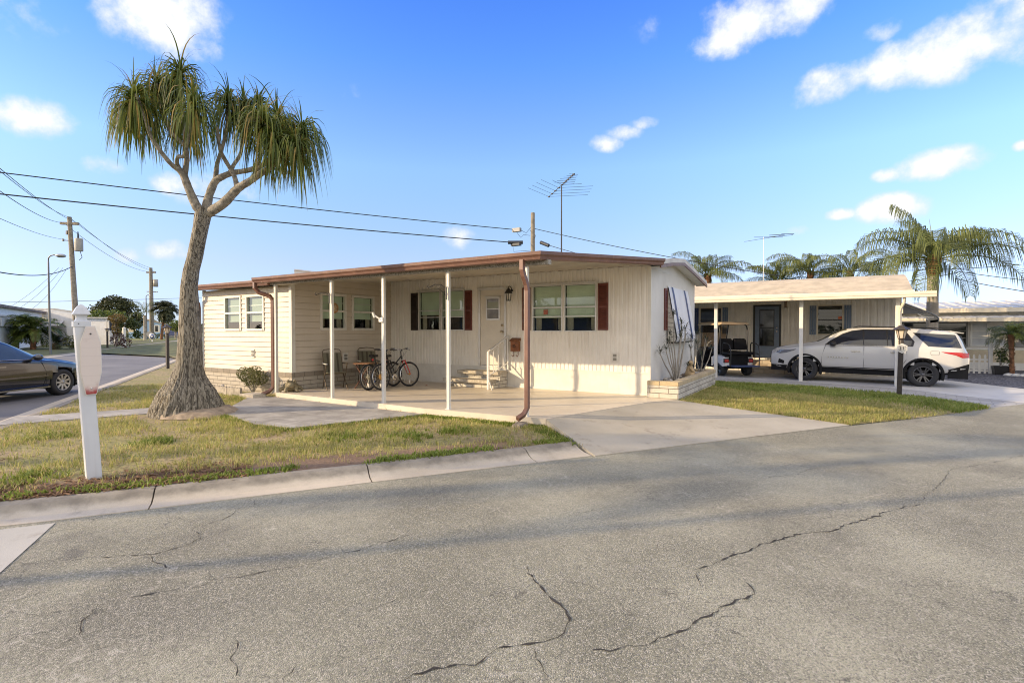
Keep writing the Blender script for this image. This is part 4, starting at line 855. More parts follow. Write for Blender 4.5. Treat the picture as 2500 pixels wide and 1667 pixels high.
PB = Vector((-10.45, 5.45, -.1)); pr = Vector((.856,.517,0)); pf = Vector((-.517,.856,0))
def TP(x, y, d=0):                     # the trunk leans towards the street as it rises
    d = d-.62*min(1, max(0, (1003-y)/480))**1.2; D = 10.03+d
    return pf*D+pr*((x-1250)/1275*D)+Vector((0,0,1.45+(808-y)/1275*D))-PB
pt = thing('ponytail_palm', 'tall ponytail palm with a swollen fissured base and drooping strap leaves', 'tree', tuple(PB))
mb = MB(); NS = 150; prof = [(457,1012,.73),(457,1003,.69),(457,992,.66),(457,975,.60),(457,955,.53),(458,936,.43),(459,917,.352),(461,898,.30),(463,878,.268),(464,840,.25),(465,802,.234),(464,750,.205),(464,700,.178),(470,660,.17),(479,629,.165),(487,590,.161),(495,553,.163),(500,526,.178),(503,510,.15)]
vs = []
for k, (x, y, rr) in enumerate(prof):
    c = TP(x, y)
    for j in range(NS):
        a = 2*math.pi*j/NS; s = smooth(.16, .6, rr); rr_ = rr*(.80 if s < .3 else .80+.07*(s-.3)/.7)*(1-.062*min(1, max(0, (1003-y)/480)))
        w = 1+s*.17*(abs(math.sin(a*14+1.2*math.sin(k*.9)+.8*math.sin(a*3+k*.5)))**.6-.6)+.025*abs(math.sin(a*9+.5*math.sin(k*1.3)))+s*.05*math.sin(a*4+1.3)+.008*rnd.uniform(-1,1)
        vs.append(c+pr*(rr_*w*math.cos(a))+pf*(rr_*w*math.sin(a)))
mb.add(vs, [(k*NS+j, k*NS+(j+1)%NS, (k+1)*NS+(j+1)%NS, (k+1)*NS+j) for k in range(len(prof)-1) for j in range(NS)], True)
L('trunk', mb, bark, pt)
def ZP(x, y, d): return TP(500+(240+x/2.614-500)*.94, 100+y/2.614, d)
BR = [([(690,1110,0),(640,1065,-.05),(590,960,-.12),(555,870,-.15)],[.13,.105,.092,.085]),
 ([(560,880,-.15),(530,840,-.2),(470,795,-.3),(400,715,-.42),(335,620,-.5),(290,480,-.5),(235,350,-.5)],[.075,.062,.05,.045,.04,.035,.03]),
 ([(552,880,-.15),(572,790,-.12),(570,700,-.08),(520,640,.0),(450,560,.1),(400,400,.15),(375,270,.15)],[.075,.058,.05,.042,.04,.035,.03]),
 ([(572,760,-.12),(560,600,-.1),(545,400,.05),(540,210,.1)],[.05,.042,.036,.03]),
 ([(540,845,-.15),(508,790,-.22),(520,745,-.3),(560,735,-.38),(600,560,-.5),(625,410,-.55)],[.055,.045,.04,.036,.034,.03]),
 ([(700,1090,.03),(720,1000,.1),(760,910,.12),(800,880,.1),(880,850,.05),(1000,830,-.1),(1100,790,-.25),(1150,700,-.35),(1090,510,-.4)],[.11,.09,.082,.075,.065,.055,.05,.042,.03]),
 ([(765,905,.12),(778,800,.2),(790,760,.25),(840,600,.3),(865,390,.3)],[.06,.05,.045,.04,.03]),
 ([(860,855,.06),(890,800,.2),(940,720,.32),(960,560,.4),(960,420,.4)],[.05,.045,.04,.035,.03]),
 ([(720,1100,.0),(820,1040,-.1),(915,950,-.15),(1000,900,-.18),(1110,830,-.2),(1240,745,-.1),(1320,640,-.05),(1350,560,0)],[.12,.105,.092,.08,.066,.05,.04,.03]),
 ([(915,950,-.15),(890,860,-.05),(840,780,-.1),(800,700,-.25),(780,560,-.35)],[.065,.05,.045,.04,.03]),
 ([(1010,890,-.18),(1060,800,.1),(1070,650,.3),(1060,420,.35)],[.055,.045,.038,.03]),
 ([(1120,825,-.2),(1170,720,.1),(1190,500,.2)],[.05,.04,.03]),
 ([(1240,745,-.1),(1290,720,-.3),(1310,670,-.35)],[.04,.033,.028])]
for P, rs in BR:
    rs = [q*.77 for q in rs]; mb = MB(); pts = [ZP(*p) for p in P]; Q, RQ = [], []
    for i in range(len(pts)-1):           # smooth the limb
        p0, p1, p2, p3 = pts[max(i-1,0)], pts[i], pts[i+1], pts[min(i+2,len(pts)-1)]
        for k in range(5):
            u = k/5; Q.append(.5*((2*p1)+(p2-p0)*u+(2*p0-5*p1+4*p2-p3)*u*u+(3*p1-p0-3*p2+p3)*u**3)); RQ.append((rs[i]+(rs[i+1]-rs[i])*u)*rnd.uniform(.94,1.06))
    Q.append(pts[-1]); RQ.append(rs[-1]); mb.tube(Q, RQ, 10); L('limb', mb, limb_m, pt)
strap_m = foliage('strap_leaf', (.06,.098,.016), (.255,.28,.058), .4, .4, (.36,.25,.07))
HEADS = [(225,345,-.5,1.0,-.6),(375,262,.15,1.0,-.2),(540,200,.1,1.12,0),(625,395,-.55,1.1,.1),(862,375,.3,1.05,0),(960,405,.4,.9,0),(1062,405,.35,.95,.1),(1088,495,-.42,1.12,0),(1190,485,.2,1.05,.2),(1352,548,0,1.12,.3),(1312,650,-.4,.95,.3),(300,420,-.1,1.0,-.3),(1160,620,-.5,.9,.1),(480,300,.45,.9,0),(1250,560,.4,1.0,.2),(200,450,.25,.9,-.3),(570,520,.45,.85,0)]
for hx, hy, hd, sl, lean in HEADS:
    mb = MB(); o = ZP(hx, hy+14, hd)
    for k in range(168):
        a = rnd.random()*6.283; q_ = rnd.random(); e = R(82-q_**.8*118); l = sl*rnd.uniform(.65,1.12)*(.72+.5*q_**.5)*.84
        if q_ < .05: l *= .7
        h = (pr*(math.cos(a)+lean*.5)+pf*math.sin(a)).normalized(); d = h*math.cos(e)+Vector((0,0,math.sin(e))); p = o-Vector((0,0,q_*.16)); side = Vector((-h.y,h.x,0))*1.0
        side = (side+Vector((0,0,rnd.uniform(-.5,.5)))).normalized()
        pts = [p.copy()]; stp = l/7; dr = rnd.uniform(.42,.74)*(1.2 if q_ > .08 else .25); jx = rnd.gauss(0,.04)
        for s in range(7):
            p = p+d*stp; pts.append(p.copy()); d = (d+Vector((0,0,-dr*(1+.3*s)))*(.9 if s else .55)+side*jx).normalized()
            if d.z < -.985: d = (d+h*.08).normalized()
        w0 = rnd.uniform(.016,.028); mb.ribbon(pts, [w0*.9,w0,w0,w0*.95,w0*.85,w0*.65,w0*.42,w0*.12], side)
    L('leaf_head', mb, strap_m, pt)
mnd = MB(); n = 40
mnd.add([(0,0,.10)]+[(math.cos(2*math.pi*i/n)*rr*rnd.uniform(.93,1.07), math.sin(2*math.pi*i/n)*rr*rnd.uniform(.93,1.07)*.8, z) for rr, z in ((.60,.10),(.75,.065),(.92,-.03)) for i in range(n)], [(1+i, 1+n+i, 1+n+(i+1)%n, 1+(i+1)%n) for i in range(n)]+[(1+n+i, 1+2*n+i, 1+2*n+(i+1)%n, 1+n+(i+1)%n) for i in range(n)]+[(0,1+i,1+(i+1)%n) for i in range(n)], True)
L('root_mound', mnd, mat('pale_dirt', (.30,.235,.17), .95, var=.3, vs=7, bump=.6, bs=40), pt)
# ------------------------------------------------------------------ sign post at the corner
sp = thing('sign_post', 'white street post with a pointed finial carrying a long faded octagonal board', 'sign post', (-6.79, 2.48, -.145), R(77))
pw = mat('white_post_paint', (.60,.61,.62), .45, var=.05, vs=3, streak=((.45,.44,.4), .25))
s = .066; lean = -.085
mb = MB(); mb.hexa([(-s,-s,0),(s,-s,0),(s,s,0),(-s,s,0),(-s+lean,-s,1.69),(s+lean,-s,1.69),(s+lean,s,1.69),(-s+lean,s,1.69)]); L('post', mb, pw, sp, .006)
mb = MB(); mb.box(lean-.073,lean+.073,-.073,.073,1.64,1.70); L('collar', mb, pw, sp, .004)
mb = MB()
def sq_lathe(mb, prof, cx, n=4):
    vs = []
    for h_, z in prof: vs += [(cx-h_,-h_,z),(cx+h_,-h_,z),(cx+h_,h_,z),(cx-h_,h_,z)]
    mb.add(vs, [(4*i+j, 4*i+(j+1)%4, 4*i+4+(j+1)%4, 4*i+4+j) for i in range(len(prof)-1) for j in range(4)])
sq_lathe(mb, [(.058,1.70),(.046,1.715),(.042,1.735),(.046,1.755),(.062,1.766),(.072,1.77),(.072,1.778),(.062,1.80),(.044,1.838),(.02,1.868),(.001,1.882)], lean); L('finial', mb, pw, sp)
# the board: an elongated octagon turned to the side street
bm_ = bpy.data.materials.new('faded_sign'); t = NT(bm_); g = t.n.new('ShaderNodeTexCoord'); sx = t.n.new('ShaderNodeSeparateXYZ'); t.link(g.outputs['Object'], sx.inputs[0])
w_ = t.math('ADD', sx.outputs[2], t.math('MULTIPLY', t.noise(14, 4), .12))
c = t.mix(t.mr(w_, .985, 1.09), (.33,.02,.018), (.70,.60,.52)); c = t.mix(t.mr(t.noise(9, 4), .55, .75, 0, .4), c, (.56,.44,.36))
wv_ = t.n.new('ShaderNodeTexWave'); wv_.inputs['Scale'].default_value = 3.2; wv_.bands_direction = 'Z'; wv_.inputs['Distortion'].default_value = 2.5; t.link(g.outputs['Object'], wv_.inputs['Vector']); c = t.mix(t.mr(wv_.outputs['Fac'], .96, 1, 0, .12), c, (.42,.33,.27))
t.base(c); t.p.inputs['Roughness'].default_value = .4
oc = [(-.036,1.64),(.036,1.64),(.083,1.47),(.088,1.16),(.043,.925),(-.043,.925),(-.088,1.16),(-.083,1.47)]
mb = MB(); ca, sa = math.cos(R(-8)), math.sin(R(-8)); bx = -.02
mb.ext([(bx+u*ca, -.090-u*sa, z) for u, z in oc], (0,-.006,0)); B_ = L('board', mb, bm_, sp)
mb = MB(); o2 = [(u*1.09, 1.28+(z-1.28)*1.022) for u, z in oc]; mb.ext([(bx+u*ca, -.0865-u*sa, z) for u, z in o2], (0,-.0028,0)); L('board_edge', mb, trim_m, B_)
for z, m_ in ((1.565, black_m), (.985, alu_m)): L('bolt', MB().lathe([(0,0),(.009,0),(.008,-.006),(0,-.007)], 8, (bx,-.0965,z), 'y'), m_, B_)
L('screw', MB().lathe([(0,0),(.006,0),(.005,-.004),(0,-.005)], 8, (lean-.03,-.073,1.672), 'y'), black_m, sp)
# ------------------------------------------------------------------ lamp posts
lamp_wood = mat('dark_post_wood', (.035,.026,.02), .6, var=.3, vs=12); lamp_top = mat('bronze_lamp', (.05,.038,.028), .45, .3)
glow_m = mat('milky_glass', (.55,.47,.37), .35)
def lamp_post(label, loc, h, lean=(0,0), board=False, rz=0):
    p = thing('lamp_post', label, 'lamp post', loc, rz); lx, ly = lean
    s = .052; mb = MB(); mb.hexa([(-s,-s,0),(s,-s,0),(s,s,0),(-s,s,0),(lx-s,ly-s,h),(lx+s,ly-s,h),(lx+s,ly+s,h),(lx-s,ly+s,h)]); L('post', mb, lamp_wood, p, .006)
    L('collar', MB().lathe([(.06,h-.12),(.062,h),(.05,h+.02),(.0,h+.02)], 12, (lx,ly,0)), lamp_top, p)
    ln_ = L('lantern', MB().lathe([(.06,h+.02),(.075,h+.035),(.07,h+.05)], 6, (lx,ly,0)), lamp_top, p)
    L('lamp_glass', MB().lathe([(.068,h+.05),(.118,h+.26)], 6, (lx,ly,0), smooth=False), glow_m, ln_)
    cg = MB()
    for i in range(6):
        a = i*math.pi/3; cg.bar((lx+.071*math.cos(a),ly+.071*math.sin(a),h+.045),(lx+.122*math.cos(a),ly+.122*math.sin(a),h+.265),.012)
    L('cage', cg, lamp_top, ln_)
    L('roof', MB().lathe([(.185,h+.255),(.19,h+.268),(.13,h+.315),(.07,h+.345),(.065,h+.365),(.03,h+.37),(.0,h+.385)], 6, (lx,ly,0), smooth=False), lamp_top, ln_)
    if board:
        o = MB().ext([(lx+.02+.125*math.cos(i*math.pi/3+R(30)), -.075+ly, h-.20+.125*math.sin(i*math.pi/3+R(30))) for i in range(6)], (0,-.012,0)); b_ = L('number_board', o, trim_m, p)
        g = MB().ext([(lx+.02+.10*math.cos(i*math.pi/3+R(30)), -.088+ly, h-.20+.10*math.sin(i*math.pi/3+R(30))) for i in range(6)], (0,-.002,0)); L('board_face', g, mat('worn_board', (.45,.43,.38), .6, var=.35, vs=18), b_)
        for i in (-1, 1): L('mark', MB().box(lx+.02+i*.03-.006,lx+.02+i*.03+.006,-.0925+ly,-.090+ly,h-.24,h-.16), black_m, b_)
    return p
lamp_post('dark lamp post with a white hexagonal number board, in the grass before the white suv', (1.57,16.28,-.2), 1.42, (.03,.02), True, R(-10))
lamp_post('plain dark lamp post on the verge beside the side street, left of the ponytail palm', (-23.22,11.06,-.1), 1.42)
# ------------------------------------------------------------------ chairs, table, bicycles
olive = mat('olive_fabric', (.16,.145,.095), .85, var=.1); olive_d = mat('dark_olive_stripe', (.075,.065,.04), .85); tube_m = mat('bronze_tube', (.15,.115,.08), .4, .5)
def lawn_chair(label, loc, rz):
    c = thing('folding_chair', label, 'chair', loc, rz, 'folding chairs on the carport')
    for s in (-1, 1):
        L('leg', MB().tube([(-.20,s*.25,0),(.22,s*.25,.60),(.24,s*.25,.63)], .013, 7), tube_m, c)
        L('leg', MB().tube([(.30,s*.25,0),(-.12,s*.24,.36)], .013, 7), tube_m, c)
        L('armrest', MB().box(-.20,.26,s*.25-.025,s*.25+.025,.62,.645), trim_m if s < 0 else tube_m, c, .008)
    L('back_frame', MB().tube([(-.10,-.23,.36),(-.34,-.23,.92),(-.36,-.19,.97),(-.37,0,.99),(-.36,.19,.97),(-.34,.23,.92),(-.10,.23,.36)], .012, 7), tube_m, c)
    bk = L('backrest', MB().hexa([(-.115,-.22,.40),(-.105,-.22,.40),(-.105,.22,.40),(-.115,.22,.40),(-.325,-.22,.89),(-.315,-.22,.89),(-.315,.22,.89),(-.325,.22,.89)]), olive, c)
    for y in (-.14,-.02,.10): L('stripe', MB().hexa([(-.100,y,.405),(-.098,y,.405),(-.098,y+.045,.405),(-.100,y+.045,.405),(-.311,y,.885),(-.309,y,.885),(-.309,y+.045,.885),(-.311,y+.045,.885)]), olive_d, bk)
    L('seat', MB().hexa([(-.12,-.23,.36),(.28,-.23,.42),(.28,.23,.42),(-.12,.23,.36),(-.12,-.23,.375),(.28,-.23,.435),(.28,.23,.435),(-.12,.23,.375)]), olive, c)
    return c
lawn_chair('olive striped folding chair standing left of the small wooden table', (-10.62,8.95,0), R(-28))
lawn_chair('olive striped folding chair partly hidden behind the small wooden table', (-10.80,10.25,0), R(-35))
wood_m = mat('varnished_wood', (.28,.14,.07), .45, var=.25, vs=14); legw = mat('dark_wood_leg', (.13,.055,.03), .5)
tb = thing('folding_table', 'small folding wooden table between the two striped chairs', 'table', (-10.05,9.45,0), R(20))
L('tabletop', MB().box(-.22,.22,-.26,.26,.62,.645), wood_m, tb, .006)
for s in (-1, 1):
    L('leg', MB().bar((-.20,s*.20,0),(.20,s*.20,.62),.035,.022), legw, tb); L('leg', MB().bar((.20,s*.17,0),(-.20,s*.17,.62),.035,.022), legw, tb)
rub = mat('tyre_rubber', (.022,.022,.024), .75, var=.2); chrome = mat('chrome', (.55,.55,.56), .22, .95); steel = mat('spoke_steel', (.42,.41,.38), .35, .8)
def bike(label, loc, rz, lean, frame_m, fork_m, accent, hub_m, steer=0):
    b = thing('bicycle', label, 'bicycle', loc, rz, 'bicycles parked on the carport'); b.rotation_euler = (lean, 0, rz); r = .325; wb = 1.04
    def wheel(x, hub, turn):
        w = L('wheel', MB().lathe([(r-.035+.024*math.cos(a), .022*math.sin(a)) for a in [2*math.pi*i/10 for i in range(11)]], 40, (0,0,0), 'y', cap=False) if False else MB().lathe([(r-.022+.022*math.cos(a), .022*math.sin(a)) for a in [2*math.pi*i/10 for i in range(11)]], 40, (0,0,0), 'y', cap=False), rub, b); w.location = (x,0,r); w.rotation_euler = (0,0,turn)
        L('rim', MB().lathe([(r-.062,-.011),(r-.045,-.013),(r-.043,.0),(r-.045,.013),(r-.062,.011),(r-.062,-.011)], 40, (0,0,0), 'y', cap=False), chrome, w)
        sp_ = MB()
        for i in range(20):
            a = 2*math.pi*i/20; s = .02 if i % 2 else -.02; sp_.bar((.02*math.cos(a+.6),s,.02*math.sin(a+.6)),((r-.06)*math.cos(a),0,(r-.06)*math.sin(a)),.0045)
        L('spokes', sp_, steel, w); L('hub', MB().lathe([(0,-.05),(.02,-.05),(.022,-.03),(hub,-.028),(hub,-.02),(.018,-.01),(.018,.045),(0,.05)], 14, (0,0,0), 'y'), hub_m, w)
        L('reflector', MB().box(-.015,.015,-.012,.012,-.24,-.16), trim_m, w)
    wheel(0, .075, 0); wheel(wb, .03, steer)
    T = lambda *p, r_=.015: MB().tube(p, r_, 8)
    bbk, st_, hd0, hd1 = (.44,0,.29), (.30,0,.70), (.80,0,.72), (.78,0,.82)
    f = MB().tube([bbk,st_], .016, 8).tube([st_,(.28,0,.80)], .013, 8).tube([bbk,(.805,0,.69)], .018, 8).tube([(.37,0,.50),(.785,0,.80)], .016, 8).tube([hd0,hd1], .019, 8)
    for s in (-.055,.055): f.tube([(0,s,r),(.40,s*.5,.285)], .009, 6).tube([(0,s,r),(.305,s*.3,.64)], .008, 6)
    L('frame', f, frame_m, b)
    L('down_tube_badge', MB().tube([(.55,0,.445),(.74,0,.628)], .0195, 8), accent, b)
    fk = MB()
    for s in (-.05,.05): fk.tube([(wb,s,r),(wb-.12,s,.56),(wb-.19,s,.69)], [.011,.014,.016], 8)
    fk.bar((wb-.19,-.065,.685),(wb-.19,.065,.685),.035,.03); L('fork', fk, fork_m, b)
    L('stem', MB().tube([hd1,(.77,0,.92),(.82,0,.97)], .014, 8), black_m, b)
    h = L('handlebar', MB().tube([(.70,-.30,.99),(.80,-.13,.985),(.82,0,.97),(.80,.13,.985),(.70,.30,.99)], .011, 8), chrome, b)
    for s in (-1, 1):
        L('grip', MB().tube([(.70,s*.30,.99),(.765,s*.19,.987)], .018, 8), black_m, h); L('brake_lever', MB().tube([(.79,s*.15,.975),(.83,s*.2,.965),(.80,s*.29,.955)], .007, 5), black_m, h)
    L('saddle', MB().add(*((lambda S: ([p for s_ in S for p in s_], [(i*6+j,i*6+(j+1)%6,i*6+6+(j+1)%6,i*6+6+j) for i in range(len(S)-1) for j in range(6)]+[tuple(range(6)),tuple(range((len(S)-1)*6,len(S)*6))[::-1]]))([[(x,-w,z),(x,-w*.6,z+.025),(x,w*.6,z+.025),(x,w,z),(x,w*.8,z-.03),(x,-w*.8,z-.03)] for x,w,z in ((.13,.06,.845),(.16,.085,.845),(.22,.08,.835),(.30,.04,.83),(.38,.025,.835),(.41,.015,.83))])), True), black_m, b)
    L('chainring', MB().lathe([(.02,-.0),(.035,-.008),(.06,-.004),(.085,-.008),(.095,.0),(.085,.004),(.0,.006)], 22, (.44,-.065,.29), 'y'), chrome, b)
    cr_ = L('crank', MB().bar((.44,-.085,.29),(.58,-.085,.19),.022,.014).bar((.44,.075,.29),(.30,.075,.39),.022,.014), steel, b)
    for x, y, z in ((.58,-.14,.19),(.30,.13,.39)): L('pedal', MB().box(x-.045,x+.045,y-.045,y+.045,z-.012,z+.012), black_m, cr_)
    L('chain', MB().tube([(.0,-.055,r+.04),(.44,-.062,.375)], .006, 4).tube([(.0,-.055,r-.04),(.44,-.062,.205)], .006, 4), steel, b)
    L('cables', MB().tube([(.82,-.05,.97),(.92,-.06,1.02),(.93,-.04,.9),(.83,0,.78)], .004, 4).tube([(.82,.05,.97),(.93,.07,.98),(.90,.03,.86),(.82,0,.75)], .004, 4), black_m, b)
    L('kickstand', MB().bar((.30,.06,.30),(.24,.19,.015),.014), steel, b)
    L('rear_reflector', MB().lathe([(0,0),(.03,.0),(.028,-.015),(0,-.018)], 10, (.21,0,.74), 'x'), mat('red_reflector', (.5,.03,.03), .3), b)
    return b
blackf = mat('black_frame', (.02,.02,.022), .3); redf = mat('red_fork', (.55,.05,.05), .3)
bike('black bicycle with a red front fork, nearest to the door, handlebar against the ribbed wall', (-9.34,9.28,0), R(91), R(-4), blackf, redf, steel, mat('amber_hub', (.55,.28,.06), .5), R(-14))
bike('mountain bicycle with a red and black frame, parked nearest the folding chairs', (-9.55,9.08,0), R(99), R(-3), blackf, blackf, mat('red_tube', (.45,.035,.03), .3), mat('cream_hub', (.5,.45,.32), .4), R(-8))
solo('fallen_leaf', MB().add([(-.06,0,.012),(0,-.025,.02),(.06,0,.015),(0,.025,.03)], [(0,1,2,3)]).add([(-.05,.01,.01),(0,.04,.03),(.04,.03,.012)], [(0,1,2)]), mat('red_leaf', (.35,.07,.04), .7), 'dry red leaf lying on the slab beside the front bicycle wheel', 'leaf', loc=(-9.0,10.55,.004))
# ------------------------------------------------------------------ utility poles, wires
pole_m = mat('weathered_pole', (.26,.225,.175), .9, var=.25, vs=5, streak=((.10,.085,.07), .6)); wire_m = mat('black_wire', (.012,.012,.014), .6); gear_m = mat('grey_gear', (.24,.24,.24), .5, .3); splice_m = mat('splice_case', (.03,.035,.045), .5)
def catenary(p, q, sag, n=24):
    p, q = Vector(p), Vector(q); return [p.lerp(q, i/n)-Vector((0,0,sag*4*(i/n)*(1-i/n))) for i in range(n+1)]
pb = thing('utility_pole', 'short wooden utility pole rising behind the carport roof with splice cases', 'utility pole', (-14.45,26.25,-.2))
W('pole', MB().tube([(-14.45,26.25,-.2),(-14.45,26.25,8.18)], [.16,.115], 12), pole_m, pb)
bxm = MB()
def splice(parent, p, q, r):
    W('splice_case', MB().tube([p, q], r, 8), splice_m, parent)
splice(pb, (-15.75,25.66,6.53), (-15.0,26.08,6.53), .10); W('splice_case', MB().box(-15.62,-15.05,25.74,26.0,6.33,6.47), splice_m, pb); W('splice_case', MB().box(-15.55,-15.05,25.78,26.0,7.13,7.34), gear_m, pb); splice(pb, (-14.1,26.55,6.52), (-13.55,26.5,6.28), .10)
W('cable_loops', MB().tube([(-15.05,26.0,7.2),(-14.8,26.1,7.05),(-14.55,26.2,7.35)], .012, 5).tube([(-15.3,25.9,7.1),(-15.1,26,6.8),(-14.9,26,6.95),(-14.6,26.2,6.9)], .01, 5).tube([(-15.5,25.8,6.3),(-15.45,25.8,6.0),(-14.6,26.2,6.05)], .01, 5).tube([(-14.6,26.2,7.2),(-14.3,26.3,6.9),(-14.45,26.2,6.1)], .012, 5), wire_m, pb)
pb2 = thing('utility_pole', 'tall wooden utility pole with a crossarm and transformer beyond the white houses', 'utility pole', (-67.6,23.45,-.2))
t0, t1 = Vector((-67.6,23.45,-.2)), Vector((-68.45,23.23,13.44))
W('pole', MB().tube([t0,t1], [.29,.20], 12), pole_m, pb2); W('crossarm', MB().bar((-69.25,22.75,12.78),(-67.65,23.72,12.73),.26,.26), pole_m, pb2)
tr = W('transformer', MB().lathe([(.0,9.85),(.36,9.87),(.38,9.95),(.38,11.1),(.36,11.2),(.0,11.22)], 14, (-67.75,23.75,0)), mat('transformer_grey', (.36,.34,.30), .5), pb2); W('bushing', MB().tube([(-67.7,23.7,11.2),(-67.75,23.7,11.9)], [.10,.05], 8), splice_m, tr)
W('insulator_arm', MB().bar((-68.4,23.2,10.95),(-69.0,22.85,11.0),.09).bar((-69.0,22.85,10.9),(-69.0,22.85,11.15),.16), gear_m, pb2); W('cutout', MB().box(-68.8,-68.5,23.0,23.2,11.6,12.0), splice_m, pb2)
W('drop_wire', MB().tube([(-67.6,23.8,9.9),(-67.4,23.9,9.2),(-67.55,23.7,8.9)], .03, 5), wire_m, pb2)
pb3 = thing('utility_pole', 'distant utility pole with a transformer standing before the blue house', 'utility pole', (-110.6,50.0,-.2))
W('pole', MB().tube([(-110.6,50.0,-.2),(-111.02,50.12,13.53)], [.42,.28], 10), pole_m, pb3); W('crossarm', MB().bar((-111.7,49.7,12.66),(-110.2,50.6,12.66),.28,.28), pole_m, pb3); W('transformer', MB().lathe([(0,9.9),(.42,9.92),(.42,11.3),(0,11.35)], 12, (-110.3,50.6,0)), bpy.data.materials['transformer_grey'], pb3)
W('crossarm', MB().bar((-111.7,49.7,9.0),(-109.8,50.7,8.9),.16,.16), gear_m, pb3)
WG = 'overhead power lines'
def wire(label, p, q, sag, r, grp=WG): return solo('power_line', MB().tube(catenary(p, q, sag), r, 6), wire_m, label, 'power line', grp)
wire('upper thick cable running from the pole behind the carport to the upper left', (-15.56,25.79,7.28), (-37.5,-12,8.15), .35, .022)
wire('lower thick cable running from the pole behind the carport to the upper left', (-15.75,25.66,6.55), (-37.5,-12,7.3), .35, .026)
wire('upper cable running right from the pole behind the carport over the roof', (-14.4,26.4,7.3), (-2.0,28.3,4.1), .12, .018)
wire('lower cable running right from the pole behind the carport towards the roof', (-13.55,26.5,6.3), (-6.0,25.0,4.0), .1, .018)
for lab, p, q, s, r in (('highest thin power line from the tall pole to the upper left', (-68.45,23.23,13.4), (-25,5.5,8.0), .4, .016), ('second thin power line from the tall pole to the upper left', (-67.9,23.55,12.9), (-25.5,6.2,7.7), .3, .016), ('third power line from the end of the crossarm to the upper left', (-69.2,22.8,12.85), (-26,5.5,7.6), .5, .02), ('faint power line from the side arm of the tall pole to the left', (-69.0,22.85,11.1), (-30,6.5,6.8), .3, .015),
  ('thin power line linking the tops of both left poles', (-68.45,23.23,13.4), (-111.02,50.12,13.5), .7, .022), ('power line linking the right ends of both crossarms on the left', (-67.7,23.7,12.85), (-110.3,50.6,12.8), .8, .022), ('power line linking the side arms of both left poles', (-68.9,22.9,12.8), (-111.6,49.7,12.8), .9, .022),
  ('thick telephone cable running level from the tall pole to the left edge', (-68.1,23.3,8.25), (-38,9.5,4.65), .55, .035), ('far level cable just above the white house roofs', (-92,23,5.1), (-90,52,7.4), .1, .03)): wire(lab, p, q, s, r)
for i, (q, s) in enumerate((((-79,20.5,3.6), .4), ((-78,21.2,3.6), .5), ((-76.5,22,3.6), .6))): wire('slack service drop wire hanging from the tall pole down to the white house', (-69.5+i*.5,22.6+i*.2,8.1), q, s, .014, 'service drops to the white house')
for lab, p, q in (('distant cable crossing the sky behind the queen palm trunk, upper', (0,52,6.6), (14,62,7.2)), ('distant cable crossing the sky behind the queen palm trunk, lower', (1,50,4.9), (9.5,57,6.4)), ('distant cable sloping down to the right of the queen palm, upper', (9.5,57,6.4), (20,54,4.2)), ('distant cable sloping down to the right of the queen palm, lower', (9,56,5.8), (15,46,3.2))): wire(lab, p, q, .2, .03)
lampg = mat('street_lamp_metal', (.16,.16,.16), .45, .6)
def street_lamp(label, base, h, d, l, r):
    s = thing('street_lamp', label, 'street lamp', base); dv = Vector(d).normalized()
    L('pole', MB().tube([(0,0,0),(-.08,0,h*.6),(-.18,.03,h-.35)], [r,r*.85,r*.7], 8), lampg, s); e = Vector((-.18,.03,h-.35))
    L('arm', MB().tube([e, e+Vector((0,0,.25)), e+dv*.15+Vector((0,0,.42)), e+dv*.4+Vector((0,0,.48)), e+dv*l+Vector((0,0,.44))], r*.55, 7), lampg, s)
    hp = e+dv*(l+.12)+Vector((0,0,.42)); L('lamp_head', MB().ell(tuple(hp), (.34,.30,.13), 12, 6), mat('lamp_head_grey', (.42,.42,.42), .4, .3), s); return s
street_lamp('slim curved street lamp at the kerb in front of the white houses', (-45.85,14.38,-.24), 6.8, (.85,.5,0), .75, .075)
street_lamp('distant slim street lamp beside the far palm', (-111.5,49.5,-.2), 8.4, (.85,.5,0), .8, .12)
# ------------------------------------------------------------------ the neighbour's home
nb_wall = mat('neighbour_wall', (.76,.715,.63), .6, var=.06, streak=((.42,.37,.29), .3)); nb_trim = mat('neighbour_cream', (.70,.62,.48), .5, var=.05); nb_roof = mat('tan_roof', (.46,.385,.275), .85, var=.14, vs=2.5, bump=.2, bs=20)
blue_m = mat('slate_blue_paint', (.17,.22,.30), .5, var=.08, vs=5); navy_m = mat('navy_paint', (.030,.05,.14), .45); dglass = mat('dark_glass', (.012,.013,.015), .06, spec=.8)
NBH = thing('neighbour_home', 'low beige mobile home with a tan rounded roof, blue door and blue shutters', 'mobile home', (-1.5,23.2,-.15)); NY = 23.2
NP = lambda a, z, o: (a, NY-o, z)
mb = MB(); grid_wall(mb, NP, ribs(-6.5, 2.25, .20, .015), [(-.2,0),(2.75,0)], [(-2.55,-1.58,.38,2.47),(-4.62,-3.80,1.38,2.4),(-.30,.48,1.34,2.4)]); W('front_wall', mb, nb_wall, NBH)
mb = MB(); mb.add([(2.25,NY,-.3),(2.25,27.5,-.3),(2.25,27.5,2.75),(2.25,NY,2.75)], [(0,1,2,3)]); W('side_wall', mb, nb_wall, NBH); W('corner_trim', MB().box(2.17,2.27,NY-.03,NY+.05,-.2,2.72), nb_trim, NBH)
W('interior_wall', MB().add([(-6.4,NY+.5,.2),(2.2,NY+.5,.2),(2.2,NY+.5,2.7),(-6.4,NY+.5,2.7)], [(0,1,2,3)]), dark_room, NBH)
ex, ez = 2.21, 2.66; RFp = [(19.75,2.60),(19.75,2.67),(20.3,2.86),(20.9,3.07),(21.5,3.26),(22.0,3.36),(23.2,3.42),(25.5,3.36),(27.6,2.9)]
